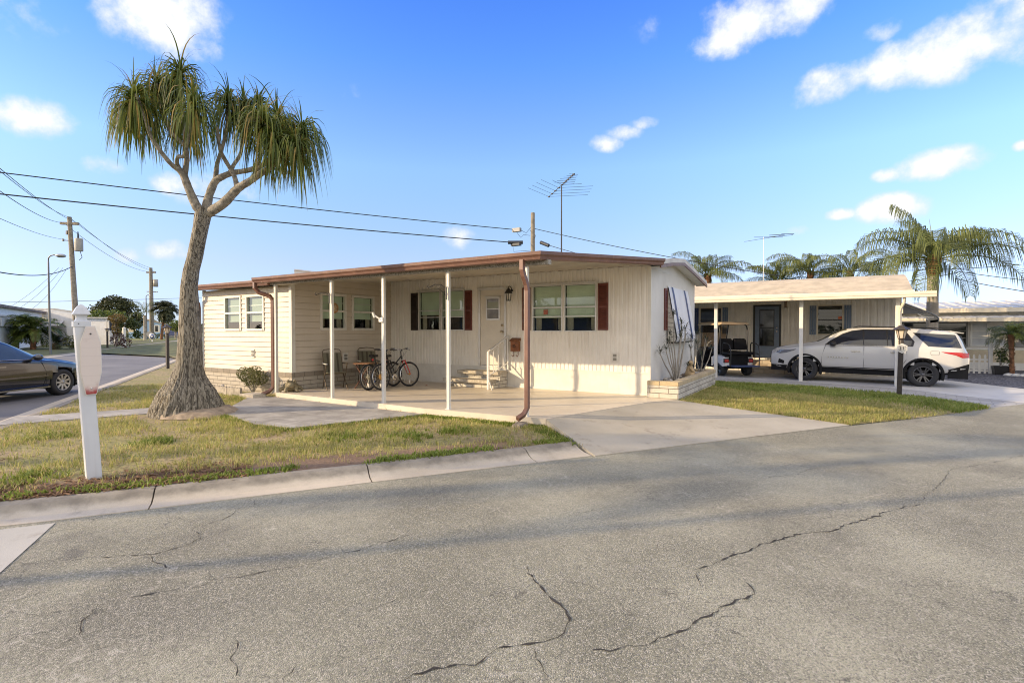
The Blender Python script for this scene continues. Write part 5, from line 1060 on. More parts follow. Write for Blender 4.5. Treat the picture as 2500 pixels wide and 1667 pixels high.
mb = MB(); mb.add([(x,y,z) for x in (-9.5,ex) for y,z in RFp], [(i,i+1,9+i+1,9+i) for i in range(8)], False); mb.add([(ex,y,z) for y,z in RFp]+[(ex,27.6,2.6)], [tuple(range(10))]); NRF = W('roof', mb, nb_roof, NBH)
mb = MB(); mb.box(-9.5,ex+.02,19.70,19.78,2.60,2.685); W('roof_edge', mb, nb_trim, NRF)
mb = MB(); mb.hexa([(-9.5,18.95,2.44),(2.62,18.95,2.44),(2.62,23.2,2.74),(-9.5,23.2,2.74),(-9.5,18.95,2.52),(2.62,18.95,2.52),(2.62,19.78,2.57),(-9.5,19.78,2.57)]); NCR = W('carport_roof', mb, nb_trim, NBH)
mb = MB(); mb.sweep([(0,0),(.10,0),(.115,.02),(.115,.075),(.13,.09),(.13,.17),(0,.17)], [(-9.5,18.95,2.415),(2.64,18.95,2.42)]); W('gutter', mb, nb_trim, NCR)
for x in (-3.33,-.72,1.80):
    mb = MB(); mb.box(x-.055,x+.055,19.28,19.39,-.22,2.46); W('carport_post', mb, trim_m, NBH, .008)
mb = MB(); mb.tube([(1.92,18.95,2.42),(1.92,18.98,2.3),(1.86,19.2,2.12),(1.85,19.24,2.0),(1.85,19.24,-.2)], [.06]*5, 4, True, False, .7); W('downspout', mb, nb_trim, NBH)
nd_ = W('front_door', MB().pbox(NP,-2.50,-1.63,.40,2.43,-.03,.0), blue_m, NBH)
g = MB(); g.pbox(NP,-2.57,-2.50,.38,2.50,-.03,.03); g.pbox(NP,-1.63,-1.56,.38,2.50,-.03,.03); g.pbox(NP,-2.50,-1.63,2.43,2.50,-.03,.03); W('door_frame', g, black_m, nd_)
W('pane', MB().pbox(NP,-2.31,-1.83,1.60,2.28,.002,.014), dglass, nd_); W('screen_panel', MB().pbox(NP,-2.31,-1.83,.88,1.56,.002,.014), dglass, nd_)
g = MB()
for a0, a1, z0, z1 in ((-2.34,-2.31,.85,2.31),(-1.83,-1.80,.85,2.31),(-2.31,-1.83,2.28,2.31),(-2.31,-1.83,.85,.88),(-2.31,-1.83,1.56,1.60)): g.pbox(NP,a0,a1,z0,z1,.002,.022)
W('pane_frame', g, black_m, nd_)
for z in (1.58,1.44): W('handle', MB().lathe([(0,0),(.035,.0),(.035,-.05),(0,-.055)], 10, (-1.72,NY-.002,z), 'y'), chrome, nd_)
def slat_window(a0, a1, z0, z1):
    g = MB(); f = .045; g.pbox(NP,a0-f,a0,z0-f,z1+f,-.06,.03); g.pbox(NP,a1,a1+f,z0-f,z1+f,-.06,.03); g.pbox(NP,a0,a1,z1,z1+f,-.06,.03); g.pbox(NP,a0,a1,z0-f,z0,-.06,.035); w = W('window', g, nb_trim, NBH)
    W('sash', MB().pbox(NP,a0,a1,(z0+z1)/2-.02,(z0+z1)/2+.02,-.03,.01), black_m, w); W('pane', quad(NP,a0+.001,a1-.001,z0+.001,z1-.001,-.022), pane_m, w)
    b = MB(); n = 20
    for i in range(n):
        z = z0+(z1-z0)*(i+.5)/n; b.add([NP(a0+.01,z-.012,-.07),NP(a1-.01,z-.012,-.07),NP(a1-.01,z+.012,-.10),NP(a0+.01,z+.012,-.10)], [(0,1,2,3)])
    W('blind', b, mat('grey_blind', (.10,.10,.095), .7), w); return w
slat_window(-4.62,-3.80,1.38,2.40); wv2 = slat_window(-.30,.48,1.34,2.40); W('window_sticker', MB().pbox(NP,.35,.47,1.90,2.0,-.018,-.014), mat('bright_orange', (.62,.13,.03), .6), wv2)
def board_shutter(a0, a1, z0, z1, m):
    g = MB(); n = 3; w = (a1-a0)/n
    for i in range(n): g.pbox(NP,a0+i*w+.004,a0+(i+1)*w-.004,z0,z1,.016,.036)
    for z in (z0+.12, z1-.18): g.pbox(NP,a0+.006,a1-.006,z,z+.07,.036,.052)
    W('shutter', g, m, NBH)
board_shutter(-4.93,-4.69,1.33,2.43,navy_m); board_shutter(-3.74,-3.52,1.33,2.43,blue_m); board_shutter(-.59,-.36,1.31,2.42,blue_m); board_shutter(.54,.77,1.31,2.42,blue_m)
W('step', MB().box(-2.6,-.9,22.45,23.15,-.2,.30), block_mat('tan_step_block', (.50,.42,.32), (.22,.15,.10), (.2,.17,.14), .35, .16), NBH, .01); W('step', MB().box(-2.6,-.7,22.0,22.45,-.2,.10), bpy.data.materials['tan_step_block'], NBH, .01)
nl = thing('wall_lantern', 'small dark wall lantern beside the blue door', 'lantern', (-1.40,23.1,2.5)); W('housing', MB().box(-1.47,-1.33,23.0,23.17,2.66,2.72).lathe([(.07,0),(.09,.02),(.07,.05)], 8, (-1.40,23.06,2.62)).lathe([(0,0),(.07,0),(.07,.02)], 8, (-1.40,23.06,2.36)), black_m, nl); W('lamp_glass', MB().lathe([(.045,0),(.05,.24)], 8, (-1.40,23.06,2.38)), mat('amber_glass', (.25,.16,.09), .2), nl)
# window awning on its far side wall
aw2 = thing('side_awning', 'grey and white metal awning propped open on the far side of the beige home', 'awning', (2.3,23.6,2.3))
prof2 = [(2.28,2.43),(3.05,2.06),(3.2,1.97),(3.27,1.87),(3.27,1.79)]; m_ = MB()
for a_, b_ in zip(prof2, prof2[1:]): m_.hexa([(a_[0],22.9,a_[1]-.03),(b_[0],22.9,b_[1]-.03),(b_[0],24.6,b_[1]-.03),(a_[0],24.6,a_[1]-.03),(a_[0],22.9,a_[1]),(b_[0],22.9,b_[1]),(b_[0],24.6,b_[1]),(a_[0],24.6,a_[1])])
W('canopy', m_, trim_m, aw2)
for y in (22.88, 23.1): W('edge_stripe', MB().tube([(a,y,b+.005) for a,b in prof2], .022, 5), mat('grey_stripe', (.12,.13,.14), .5), aw2)
W('strut', MB().bar((2.29,22.95,1.95),(3.15,22.95,1.92),.03).bar((2.29,22.95,2.35),(3.0,22.95,1.84),.025), trim_m, aw2)
W('side_panel', MB().add([(2.29,22.93,2.36),(2.95,22.93,2.06),(2.29,22.93,2.05)], [(0,1,2)]), mat('grey_panel', (.16,.165,.17), .6), aw2)
na = thing('tv_antenna', 'small rooftop television aerial above the tan roof of the beige home', 'antenna', (-2.09,21.9,3.3)); W('mast', MB().tube([(-2.09,21.9,3.2),(-2.09,21.9,5.0)], .012, 6), alu_m, na)
W('elements', MB().tube([(-2.8,22.2,4.93),(-1.5,21.5,4.93)], .007, 5).tube([(-2.09,21.9,4.98),(-1.15,22.6,5.1)], .009, 5).tube([(-1.9,21.85,5.04),(-1.4,22.1,5.06)], .011, 5).tube([(-2.4,21.7,4.99),(-1.5,22.6,5.05)], .01, 5).tube([(-1.5,22.0,5.07),(-1.1,22.35,5.1)], .01, 5), am_, na)
# ------------------------------------------------------------------ cars: a lofted shell cut into panels
from mathutils.geometry import delaunay_2d_cdt
def interp(T, x):
    if x <= T[0][0]: return T[0][1]
    for (a, b), (c, d) in zip(T, T[1:]):
        if x <= c:
            u = (x-a)/(c-a); return b+(d-b)*u
    return T[-1][1]
def sm_interp(T, x): return sum(interp(T, x+d*.05) for d in (-2,-1,0,1,2))/5
def car(label, cat, name, loc, rz, Ln, top, belt, sill, wid, roofw, wheels, rw, arches, glasses, mats, extra=None, nsm=12):
    c = thing(name, label, cat, loc, rz); n = int(Ln/.03); J = []; V = []
    for i in range(n+1):
        x = Ln*i/n; zt, zb, zs = sm_interp(top, x), sm_interp(belt, x), sm_interp(sill, x); zb = min(zb, zt-.02); w, rwd = sm_interp(wid, x), sm_interp(roofw, x); rwd = min(rwd, w*.97)
        half = [(w*.90, zs), (w*.965, zs+.05), (w*.985, zs+(zb-zs)*.3), (w, zs+(zb-zs)*.55), (w*.995, zs+(zb-zs)*.8), (w*.985, zb-.035), (w*.965, zb)]
        for k in range(1, 9):
            u = k/9; e = w*.965+(rwd-w*.965)*u; half.append((e+.022*math.sin(math.pi*u)*min(1,(zt-zb)/.3), zb+(zt-.05-zb)*u))
        half += [(rwd, zt-.05*min(1,(zt-zb)/.2)), (rwd*.93, zt-.018), (rwd*.7, zt-.004), (rwd*.35, zt)]
        ring = [(x, y, z) for y, z in half]+[(x, 0, zt+.004)]+[(x, -y, z) for y, z in half[::-1]]; V.append(ring)
    m = len(V[0]); groups = {}
    def half_y(x, z):
        i = min(max(int(x/Ln*n), 0), n-1); u = x/Ln*n-i; r_ = []
        for k in (i, i+1):
            h_ = V[k][:m//2]; y = h_[0][1]
            for a, b in zip(h_, h_[1:]):
                if a[2] <= z <= b[2] or (a is h_[0] and z < a[2]): y = a[1]+(b[1]-a[1])*(0 if b[2] == a[2] else max(0,(z-a[2])/(b[2]-a[2]))); break
            r_.append(y)
        return r_[0]+(r_[1]-r_[0])*u
    def panel(pl, s, off):
        B = []
        for a, b in zip(pl, pl[1:]+pl[:1]):
            k = max(1, int(math.hypot(b[0]-a[0], b[1]-a[1])/.06)); B += [Vector((a[0]+(b[0]-a[0])*j/k, a[1]+(b[1]-a[1])*j/k)) for j in range(k)]
        nb = len(B); xs = [p[0] for p in pl]; zs = [p[1] for p in pl]; I = []
        x = min(xs)+.03
        while x < max(xs):
            z = min(zs)+.02
            while z < max(zs):
                if inside(pl, x, z) and min((p-Vector((x,z))).length for p in B) > .03: I.append(Vector((x,z)))
                z += .05
            x += .06
        vs, _, fs = delaunay_2d_cdt(B+I, [(j, (j+1) % nb) for j in range(nb)], [], 1, 1e-5)[:3]
        return MB().add([(p.x, s*(half_y(p.x, p.y)+off), p.y) for p in vs], [tuple(f) for f in fs], True)
    def which(x, y, z, s):
        for nm, pl, side in glasses:
            if side == 't' and s != 's' and inside(pl, x, z): return nm
        return 'body'
    for i in range(n):
        for j in range(m-1):
            q = [V[i][j], V[i+1][j], V[i+1][j+1], V[i][j+1]]; cx_ = sum(p[0] for p in q)/4; cy_ = sum(p[1] for p in q)/4; cz = sum(p[2] for p in q)/4
            s = 's' if (j < 15 or j >= m-16) else 't'
            if s == 's' and any((cx_-ax)**2+(cz-az)**2 < ar**2 for ax, az, ar in arches): continue
            g_ = which(cx_, cy_, cz, s); groups.setdefault(g_ if g_ == 'body' or s == 't' or 'lip' in g_ else g_+('.r' if cy_ > 0 else '.l'), []).append(q)
    groups['body'] += [[V[0][j], V[0][j+1], V[0][m-2-j], V[0][m-1-j]] for j in range(m//2-1)]+[[V[n][j], V[n][j+1], V[n][m-2-j], V[n][m-1-j]] for j in range(m//2-1)]
    # wheel housings: close the arches inward
    for ax, az, ar in arches:
        for s in (-1, 1):
            w = interp(wid, ax)*.99; K = 28
            for k in range(K):
                a0, a1 = math.pi*(-.12+1.24*k/K), math.pi*(-.12+1.24*(k+1)/K); groups.setdefault('wheel_housing', []).append([(ax+ar*math.cos(a0),s*w*.985,az+ar*math.sin(a0)),(ax+ar*math.cos(a1),s*w*.985,az+ar*math.sin(a1)),(ax+ar*math.cos(a1),s*.35,az+ar*math.sin(a1)),(ax+ar*math.cos(a0),s*.35,az+ar*math.sin(a0))])
    groups.setdefault('wheel_housing', []).append([(.25,-.8,interp(sill,Ln/2)+.02),(Ln-.25,-.8,interp(sill,Ln/2)+.02),(Ln-.25,.8,interp(sill,Ln/2)+.02),(.25,.8,interp(sill,Ln/2)+.02)])
    body = None
    for nm in ['body']+[k for k in groups if k != 'body']:
        idx = {}; vs = []; fs = []
        for q in groups[nm]:
            f = []
            for p in q:
                k = tuple(round(t_, 5) for t_ in p)
                if k not in idx: idx[k] = len(vs); vs.append(p)
                f.append(idx[k])
            if len(set(f)) > 2: fs.append(tuple(dict.fromkeys(f)))
        o = MB().add(vs, fs, True); base = nm.split('.')[0]
        if nm == 'body': body = L('body', o, mats['body'], c)
        else: L(base, o, mats[base], c)
    for nm, pl, side in glasses:
        if side == 's':
            for s in (-1, 1): L(nm.split('.')[0], panel(pl, s, .003 if nm == 'window_frame' else .007), mats[nm.split('.')[0]], c)
    tread = []
    for i in range(13):
        a = math.pi*i/12; tread.append(((rw-.10)+.10*math.sin(a)**.5 if 0 < i < 12 else rw-.10, -.115+.23*i/12))
    for wx, wz, s in wheels:
        wh = L('wheel', MB().lathe([(rw*.62,-.10),(rw*.66,-.118),(rw*.86,-.122),(rw*.965,-.105),(rw,-.075),(rw,.075),(rw*.965,.105),(rw*.86,.122),(rw*.66,.118),(rw*.62,.10)], 44, (0,0,0), 'y', cap=False), rub, c)
        wh.location = (wx, s*(interp(wid, wx)-.125), wz)
        d = MB().lathe([(rw*.645,-.10),(rw*.645,.10)], 36, (0,0,0), 'y', cap=False).lathe([(0,s*.02),(rw*.63,s*.0),(rw*.63,s*.012),(0,s*.03)], 36, (0,0,0), 'y'); L('rim', d, mats['rim_back'], wh)
        sp_ = MB().lathe([(rw*.645,s*.095),(rw*.645,s*.112),(rw*.585,s*.108),(rw*.575,s*.09)], 36, (0,0,0), 'y', cap=False); ns = mats['spokes']
        for k in range(ns):
            a = 2*math.pi*k/ns
            for da in (mats['split'] if mats['split'] else (0,)):
                ca, sa = math.cos(a+da*.4), math.sin(a+da*.4); cb, sb = math.cos(a+da), math.sin(a+da)
                sp_.bar((.03*ca,s*.085,.03*sa), (rw*.60*cb,s*.098,rw*.60*sb), mats['sw'], .02, (0,1,0))
        sp_.lathe([(0,s*.11),(.045,s*.108),(.055,s*.08)], 14, (0,0,0), 'y'); L('spokes', sp_, mats['rim'], wh)
    if extra: extra(c, body, V, n, m)
    return c
# the white suv (x forward from the nose backwards)
paint_w = mat('white_car_paint', (.53,.515,.49), .22, var=.01, coat=.8); glass_car = mat('tinted_car_glass', (.010,.014,.026), .04, spec=.9); clad = mat('black_cladding', (.012,.012,.013), .7, spec=.2); red_lens = mat('red_lens', (.42,.012,.012), .15, coat=.5); clear_lens = mat('clear_lens', (.14,.14,.15), .12, spec=.8); rimk = mat('black_alloy', (.022,.022,.024), .2, .5); housing = mat('wheel_housing_black', (.006,.006,.006), .9); grille_m = mat('black_grille', (.014,.014,.015), .35)
SB = sm = None
suv_top = [(0,.93),(.06,1.02),(.25,1.10),(.6,1.185),(1.0,1.255),(1.22,1.285),(1.34,1.31),(1.75,1.56),(2.05,1.715),(2.3,1.76),(2.7,1.785),(3.3,1.79),(4.0,1.765),(4.6,1.71),(4.92,1.665),(4.99,1.60),(5.06,1.36),(5.14,1.12),(5.19,.95)]
suv_belt = [(0,.78),(.06,.9),(.3,1.0),(1.0,1.14),(1.4,1.18),(2.2,1.195),(3.2,1.205),(4.2,1.21),(4.75,1.22),(5.05,1.16),(5.19,.86)]
suv_sill = [(0,.50),(.12,.40),(.5,.36),(.9,.38),(1.5,.43),(3.6,.43),(4.2,.42),(4.7,.46),(5.19,.58)]
suv_w = [(0,.70),(.08,.79),(.22,.85),(.5,.94),(.9,.985),(1.6,.99),(3.6,.995),(4.4,.985),(4.9,.94),(5.1,.86),(5.19,.76)]
suv_rw = [(0,.6),(.2,.72),(.6,.78),(1.25,.80),(1.5,.72),(2.0,.655),(2.6,.66),(4.2,.665),(4.8,.66),(5.0,.70),(5.19,.7)]
G = [('window_frame', [(1.57,1.203),(1.70,1.325),(2.05,1.565),(2.30,1.668),(2.60,1.716),(3.25,1.724),(3.55,1.714),(3.73,1.62),(3.90,1.36),(3.86,1.213)], 's'), ('side_window', [(1.62,1.215),(1.70,1.30),(2.05,1.53),(2.30,1.635),(2.60,1.695),(2.61,1.215)], 's'), ('side_window.b', [(2.63,1.215),(2.63,1.69),(3.20,1.705),(3.22,1.215)], 's'), ('side_window.c', [(3.25,1.217),(3.23,1.705),(3.52,1.695),(3.68,1.60),(3.84,1.36),(3.80,1.235)], 's'), ('quarter_window', [(3.86,1.635),(4.22,1.235),(5.00,1.205),(4.86,1.59)], 's'),
 ('headlight', [(.16,.90),(.20,.985),(.42,1.005),(.78,1.04),(.70,.985),(.45,.90),(.28,.865)], 's'), ('tail_light', [(4.52,1.085),(4.62,1.045),(4.86,.99),(5.02,.915),(5.19,.93),(5.19,1.06),(5.0,1.075)], 's'), ('fog_light', [(.22,.56),(.40,.53),(.42,.63),(.25,.70)], 's'), ('windshield', [(1.36,1.2),(2.16,1.2),(2.16,1.78),(1.36,1.78)], 't'), ('sill_cladding', [(.9,.3),(.9,.50),(4.0,.52),(4.0,.3)], 's'), ('front_lip', [(0,.3),(0,.49),(.5,.49),(.5,.3)], 's'), ('rear_lip', [(4.7,.3),(4.7,.56),(5.19,.75),(5.19,.3)], 's')]
seam_m = mat('seam_grey', (.10,.10,.10), .7)
def suv_extra(c, body, V, n, m):
    for ax, az, ar in ((1.02,.385,.45),(4.12,.385,.45)):
        for s in (-1, 1):
            mb = MB(); K = 26; vs = []
            for k in range(K+1):
                a = math.pi*(-.10+1.20*k/K)
                for rr, o in ((ar-.02,-.06),(ar-.02,.008),(ar+.055,.012),(ar+.062,-.02)): vs.append((ax+rr*math.cos(a), s*(interp(suv_w, ax+rr*math.cos(a))*.99+o), az+rr*math.sin(a)))
            mb.add(vs, [(k*4+j,(k+1)*4+j,(k+1)*4+j+1,k*4+j+1) for k in range(K) for j in range(3)], True); L('arch_cladding', mb, clad, c)
    for s in (-1, 1):
        L('mirror', MB().ell((1.80,s*1.10,1.24), (.10,.13,.085), 12, 8).bar((1.82,s*.95,1.20),(1.80,s*1.05,1.22),.06,.04), black_m, c)
        for x in (2.42, 3.42): L('door_handle', MB().bar((x-.12,s*1.0,1.02),(x+.12,s*1.0,1.02),.03,.035), chrome, c)
        L('window_trim', MB().tube([(1.60,s*.985,1.205),(2.6,s*.99,1.208),(3.55,s*.985,1.215)], .010, 5), chrome, c)
        for x0, pts in ((1.5,[(1.50,.46),(1.49,.8),(1.60,1.20)]),(2.63,[(2.63,.46),(2.63,.85),(2.63,1.2)]),(3.62,[(3.55,.46),(3.60,.62),(3.72,.85),(3.70,1.2)])):
            L('door_seam', MB().tube([(x, s*(interp(suv_w,x)*(.992 if z > .6 else .975)+.002), z) for x, z in pts], .006, 4), seam_m, c)
        L('fuel_door', MB().tube([(4.30,s*.985,.98),(4.46,s*.977,.98),(4.48,s*.975,1.0),(4.48,s*.972,1.08),(4.46,s*.972,1.10),(4.30,s*.98,1.10),(4.28,s*.982,1.08),(4.28,s*.985,1.0),(4.30,s*.985,.98)], .004, 4), seam_m, c)
        L('roof_rail', MB().tube([(2.35,s*.60,1.77),(2.5,s*.60,1.815),(4.4,s*.60,1.79),(4.6,s*.60,1.735)], .016, 6), black_m, c)
        bd = MB()
        for k in range(8): bd.box(1.66+k*.075,1.70+k*.075,s*1.0-.004,s*1.0+.004,.795,.825)
        L('door_lettering', bd, chrome, c)
    gr = MB()
    for k in range(6): gr.box(-.05+.03*(k/6),.10,-.60,.60,.56+k*.062,.59+k*.062)
    gr.box(-.03,.08,-.62,.62,.54,.93); L('grille', gr, grille_m, c)
    L('rear_spoiler', MB().hexa([(4.75,-.62,1.675),(5.06,-.58,1.625),(5.06,.58,1.625),(4.75,.62,1.675),(4.75,-.62,1.71),(5.08,-.60,1.65),(5.08,.60,1.65),(4.75,.62,1.71)]), paint_w, c)
    L('rear_window', MB().hexa([(5.0,-.56,1.56),(5.13,-.62,1.2),(5.13,.62,1.2),(5.0,.56,1.56),(5.015,-.56,1.57),(5.145,-.62,1.205),(5.145,.62,1.205),(5.015,.56,1.57)]), glass_car, c)
    L('running_board', MB().box(1.6,3.5,-.93,-.80,.33,.36), clad, c); L('running_board', MB().box(1.6,3.5,.80,.93,.33,.36), clad, c)
MS = dict(window_frame=grille_m, body=paint_w, side_window=glass_car, quarter_window=glass_car, windshield=mat('windshield_glass', (.06,.065,.05), .05, spec=.8), headlight=clear_lens, tail_light=red_lens, fog_light=rimk, sill_cladding=clad, front_lip=clad, rear_lip=clad, wheel_housing=housing, rim=mat('alloy_edge', (.10,.10,.105), .22, .7), rim_back=rimk, spokes=6, split=(-.16,.16), sw=.035)
SUV = car('white suv with black wheels and cladding parked nose in under the beige carport', 'suv', 'parked_suv', (-1.64,20.73,-.165), 0, 5.19, suv_top, suv_belt, suv_sill, suv_w, suv_rw, [(x,.385,s) for x in (1.02,4.12) for s in (-1,1)], .385, [(1.02,.385,.43),(4.12,.385,.43)], G, MS, suv_extra)
SUV.rotation_euler = (0, R(1.05), R(-1.0))
# the dark sedan on the side street
sed_top = [(0,.60),(.08,.70),(.3,.80),(.8,.90),(1.2,.955),(1.36,.985),(1.75,1.20),(2.1,1.37),(2.4,1.435),(2.9,1.455),(3.4,1.42),(3.8,1.30),(4.2,1.10),(4.35,1.06),(4.7,1.02),(4.82,.90)]
sed_belt = [(0,.5),(.1,.62),(.5,.76),(1.2,.88),(2.0,.92),(3.0,.95),(4.0,.98),(4.5,.97),(4.82,.7)]
sed_sill = [(0,.32),(.3,.24),(.8,.22),(1.5,.24),(3.2,.24),(4.2,.26),(4.82,.4)]
sed_w = [(0,.52),(.08,.66),(.25,.80),(.55,.88),(1.0,.905),(3.6,.91),(4.3,.88),(4.7,.78),(4.82,.66)]
sed_rw = [(0,.5),(.3,.68),(.9,.72),(1.3,.74),(1.7,.64),(2.2,.57),(3.2,.57),(3.8,.62),(4.3,.68),(4.82,.62)]
G2 = [('side_window', [(1.62,.945),(1.80,1.10),(2.12,1.28),(2.45,1.37),(2.72,1.375),(2.74,.955)], 's'), ('side_window.b', [(2.80,.96),(2.80,1.375),(3.2,1.36),(3.62,1.22),(3.60,.985)], 's'), ('headlight', [(.10,.58),(.16,.70),(.45,.79),(.52,.74),(.34,.60)], 's'), ('windshield', [(1.36,.9),(2.22,.9),(2.22,1.45),(1.36,1.45)], 't'), ('rear_window', [(3.5,1.0),(4.25,1.0),(4.25,1.45),(3.5,1.45)], 't'), ('bumper_lip', [(0,.2),(0,.36),(.5,.33),(.5,.2)], 's')]
dark_paint = mat('black_car_paint', (.012,.013,.018), .12, var=.02, coat=1, spec=.7)
def sed_extra(c, body, V, n, m):
    for s in (-1, 1):
        L('mirror', MB().ell((1.72,s*1.0,.985), (.09,.11,.075), 12, 8).bar((1.74,s*.86,.95),(1.72,s*.95,.97),.05,.035), dark_paint, c)
        for x in (2.52, 3.30): L('door_handle', MB().bar((x-.11,s*.915,.80),(x+.11,s*.915,.80),.028,.03), mat('dark_chrome', (.3,.3,.31), .2, .9), c)
        L('body_moulding', MB().bar((1.35,s*.912,.52),(3.75,s*.918,.54),.02,.035), dark_paint, c); L('sill_trim', MB().bar((1.3,s*.885,.25),(3.4,s*.885,.25),.03,.035), bpy.data.materials['dark_chrome'], c)
        for pts in ([(1.42,.27),(1.40,.6),(1.55,.93)],[(2.77,.27),(2.77,.6),(2.77,.94)]): L('door_seam', MB().tube([(x, s*(interp(sed_w,x)*.995+.002), z) for x, z in pts], .005, 4), housing, c)
        L('window_trim', MB().tube([(1.60,s*.885,.938),(2.7,s*.89,.95),(3.62,s*.885,.975)], .009, 5), chrome, c)
MS2 = dict(body=dark_paint, side_window=mat('pale_car_glass', (.06,.075,.075), .04, spec=.9), windshield=bpy.data.materials['windshield_glass'], rear_window=glass_car, headlight=clear_lens, bumper_lip=clad, wheel_housing=housing, rim=mat('silver_alloy', (.42,.40,.37), .3, .5), rim_back=mat('dark_rim', (.05,.05,.05), .5), spokes=9, split=None, sw=.05)
hd = R(-60)       # swinging round the corner, nose away from the camera
SED = car('shiny dark sedan passing on the side street at the left edge', 'car', 'moving_sedan', (-18.72,6.10,-.25), hd, 4.82, sed_top, sed_belt, sed_sill, sed_w, sed_rw, [(x,.325,s) for x in (.92,3.62) for s in (-1,1)], .325, [(.92,.325,.375),(3.62,.325,.375)], G2, MS2, sed_extra); SED.scale = (1.06,1.06,1.06)
# the golf cart
gc = thing('golf_cart', 'white and black golf cart with a beige canopy parked behind the carport post', 'golf cart', (-2.86,20.25,-.15), R(126.5))
paint_g = mat('cart_white', (.60,.60,.62), .3, coat=.4); vinyl = mat('black_vinyl', (.010,.010,.012), .7, spec=.15)
for x, s in ((0,-1),(0,1),(1.68,-1),(1.68,1)):
    w = L('wheel', MB().lathe([(.13,-.10),(.20,-.11),(.225,-.08),(.23,0),(.225,.08),(.20,.11),(.13,.10)], 26, (0,0,0), 'y', cap=False), rub, gc); w.location = (x, s*.47, .23); L('rim', MB().lathe([(0,s*.06),(.10,s*.07),(.135,s*.09),(.135,-s*.08)], 20, (0,0,0), 'y'), rimk, w)
L('chassis', MB().box(-.28,2.0,-.50,.50,.26,.33), clad, gc, .02)
def shell(mb, S):      # stations: (x, half width, z0, z1)
    vs = []
    for x, w, z0, z1 in S: vs += [(x,-w,z0),(x,-w,z1-.06),(x,-w+.08,z1),(x,w-.08,z1),(x,w,z1-.06),(x,w,z0)]
    k = len(S); mb.add(vs, [(i*6+j,(i+1)*6+j,(i+1)*6+j+1,i*6+j+1) for i in range(k-1) for j in range(5)]); mb.add(vs[:6], [tuple(range(6))]); mb.add(vs[-6:], [tuple(range(6))]); return mb
L('rear_body', shell(MB(), [(-.30,.50,.36,.58),(-.24,.57,.34,.70),(0,.60,.47,.74),(.30,.60,.46,.74),(.46,.58,.33,.72),(.62,.55,.33,.70)]), paint_g, gc, .02)
L('rear_panel', MB().box(-.325,-.27,-.34,.34,.34,.68), vinyl, gc, .01)
for s in (-1, 1): L('tail_light', MB().box(-.335,-.28,s*.45-.075,s*.45+.075,.50,.60), red_lens, gc, .01); L('light_bezel', MB().box(-.318,-.27,s*.45-.10,s*.45+.10,.475,.625), black_m, gc, .01)
L('front_cowl', shell(MB(), [(1.35,.50,.33,.62),(1.45,.52,.33,.98),(1.62,.54,.46,1.0),(1.95,.52,.40,.80),(2.15,.42,.34,.62)]), vinyl, gc, .02); L('dash', MB().box(1.28,1.46,-.5,.5,.80,1.0), vinyl, gc, .02)
L('floor', MB().box(.6,1.4,-.5,.5,.32,.36), clad, gc)
L('front_seat', MB().box(.38,.85,-.52,.52,.74,.86), vinyl, gc, .04)
for y in (-.26,.26): L('backrest', MB().hexa([(.20,y-.25,.92),(.30,y-.25,.92),(.30,y+.25,.92),(.20,y+.25,.92),(.10,y-.23,1.32),(.18,y-.23,1.34),(.18,y+.23,1.34),(.10,y+.23,1.32)]), vinyl, gc, .04)
for y in (-.26,.26): L('rear_backrest', MB().hexa([(.02,y-.25,.92),(.10,y-.25,.92),(.10,y+.25,.92),(.02,y+.25,.92),(.04,y-.23,1.28),(.10,y-.23,1.30),(.10,y+.23,1.30),(.04,y+.23,1.28)]), vinyl, gc, .035)
L('rear_seat', MB().box(-.46,.02,-.52,.52,.76,.86), vinyl, gc, .04); L('seat_base', MB().box(-.30,.6,-.48,.48,.68,.77), clad, gc)
L('footplate', MB().box(-.86,-.40,-.48,.48,.36,.40), mat('blue_tread', (.03,.05,.14), .5, var=.3, vs=30), gc, .01)
for s in (-1, 1):
    L('grab_bar', MB().tube([(-.72,s*.52,.38),(-.74,s*.52,.86),(-.66,s*.52,1.10),(-.5,s*.52,1.16),(-.22,s*.52,1.18),(-.16,s*.52,1.10),(-.16,s*.52,.72)], .020, 8).tube([(-.74,s*.52,.80),(-.16,s*.52,.84)], .016, 7), black_m, gc)
    L('canopy_strut', MB().tube([(.02,s*.50,.72),(.04,s*.52,1.60),(.10,s*.52,1.78),(.24,s*.52,1.83)], .022, 8), black_m, gc); L('canopy_strut', MB().tube([(1.62,s*.50,.95),(1.40,s*.52,1.84)], .020, 8), black_m, gc)
L('canopy', shell(MB(), [(-.02,.54,1.83,1.90),(.05,.58,1.82,1.92),(.9,.58,1.83,1.94),(1.7,.58,1.82,1.92),(1.78,.54,1.83,1.90)]), mat('beige_canopy', (.52,.38,.24), .5, var=.08), gc, .02)
L('windscreen', MB().hexa([(1.60,-.48,1.0),(1.605,-.48,1.0),(1.605,.48,1.0),(1.60,.48,1.0),(1.42,-.48,1.80),(1.425,-.48,1.80),(1.425,.48,1.80),(1.42,.48,1.80)]), glass('cart_screen', (.80,.70,.60), .05), gc)
L('steering_wheel', MB().tube([(1.18+.09*math.cos(a),.25+.17*math.sin(a),1.10-.14*math.cos(a)) for a in [2*math.pi*k/20 for k in range(21)]], .014, 6), mat('grey_wheel_rim', (.28,.27,.25), .5), gc); L('steering_column', MB().tube([(1.18,.25,1.10),(1.42,.25,.85)], .022, 7), black_m, gc)
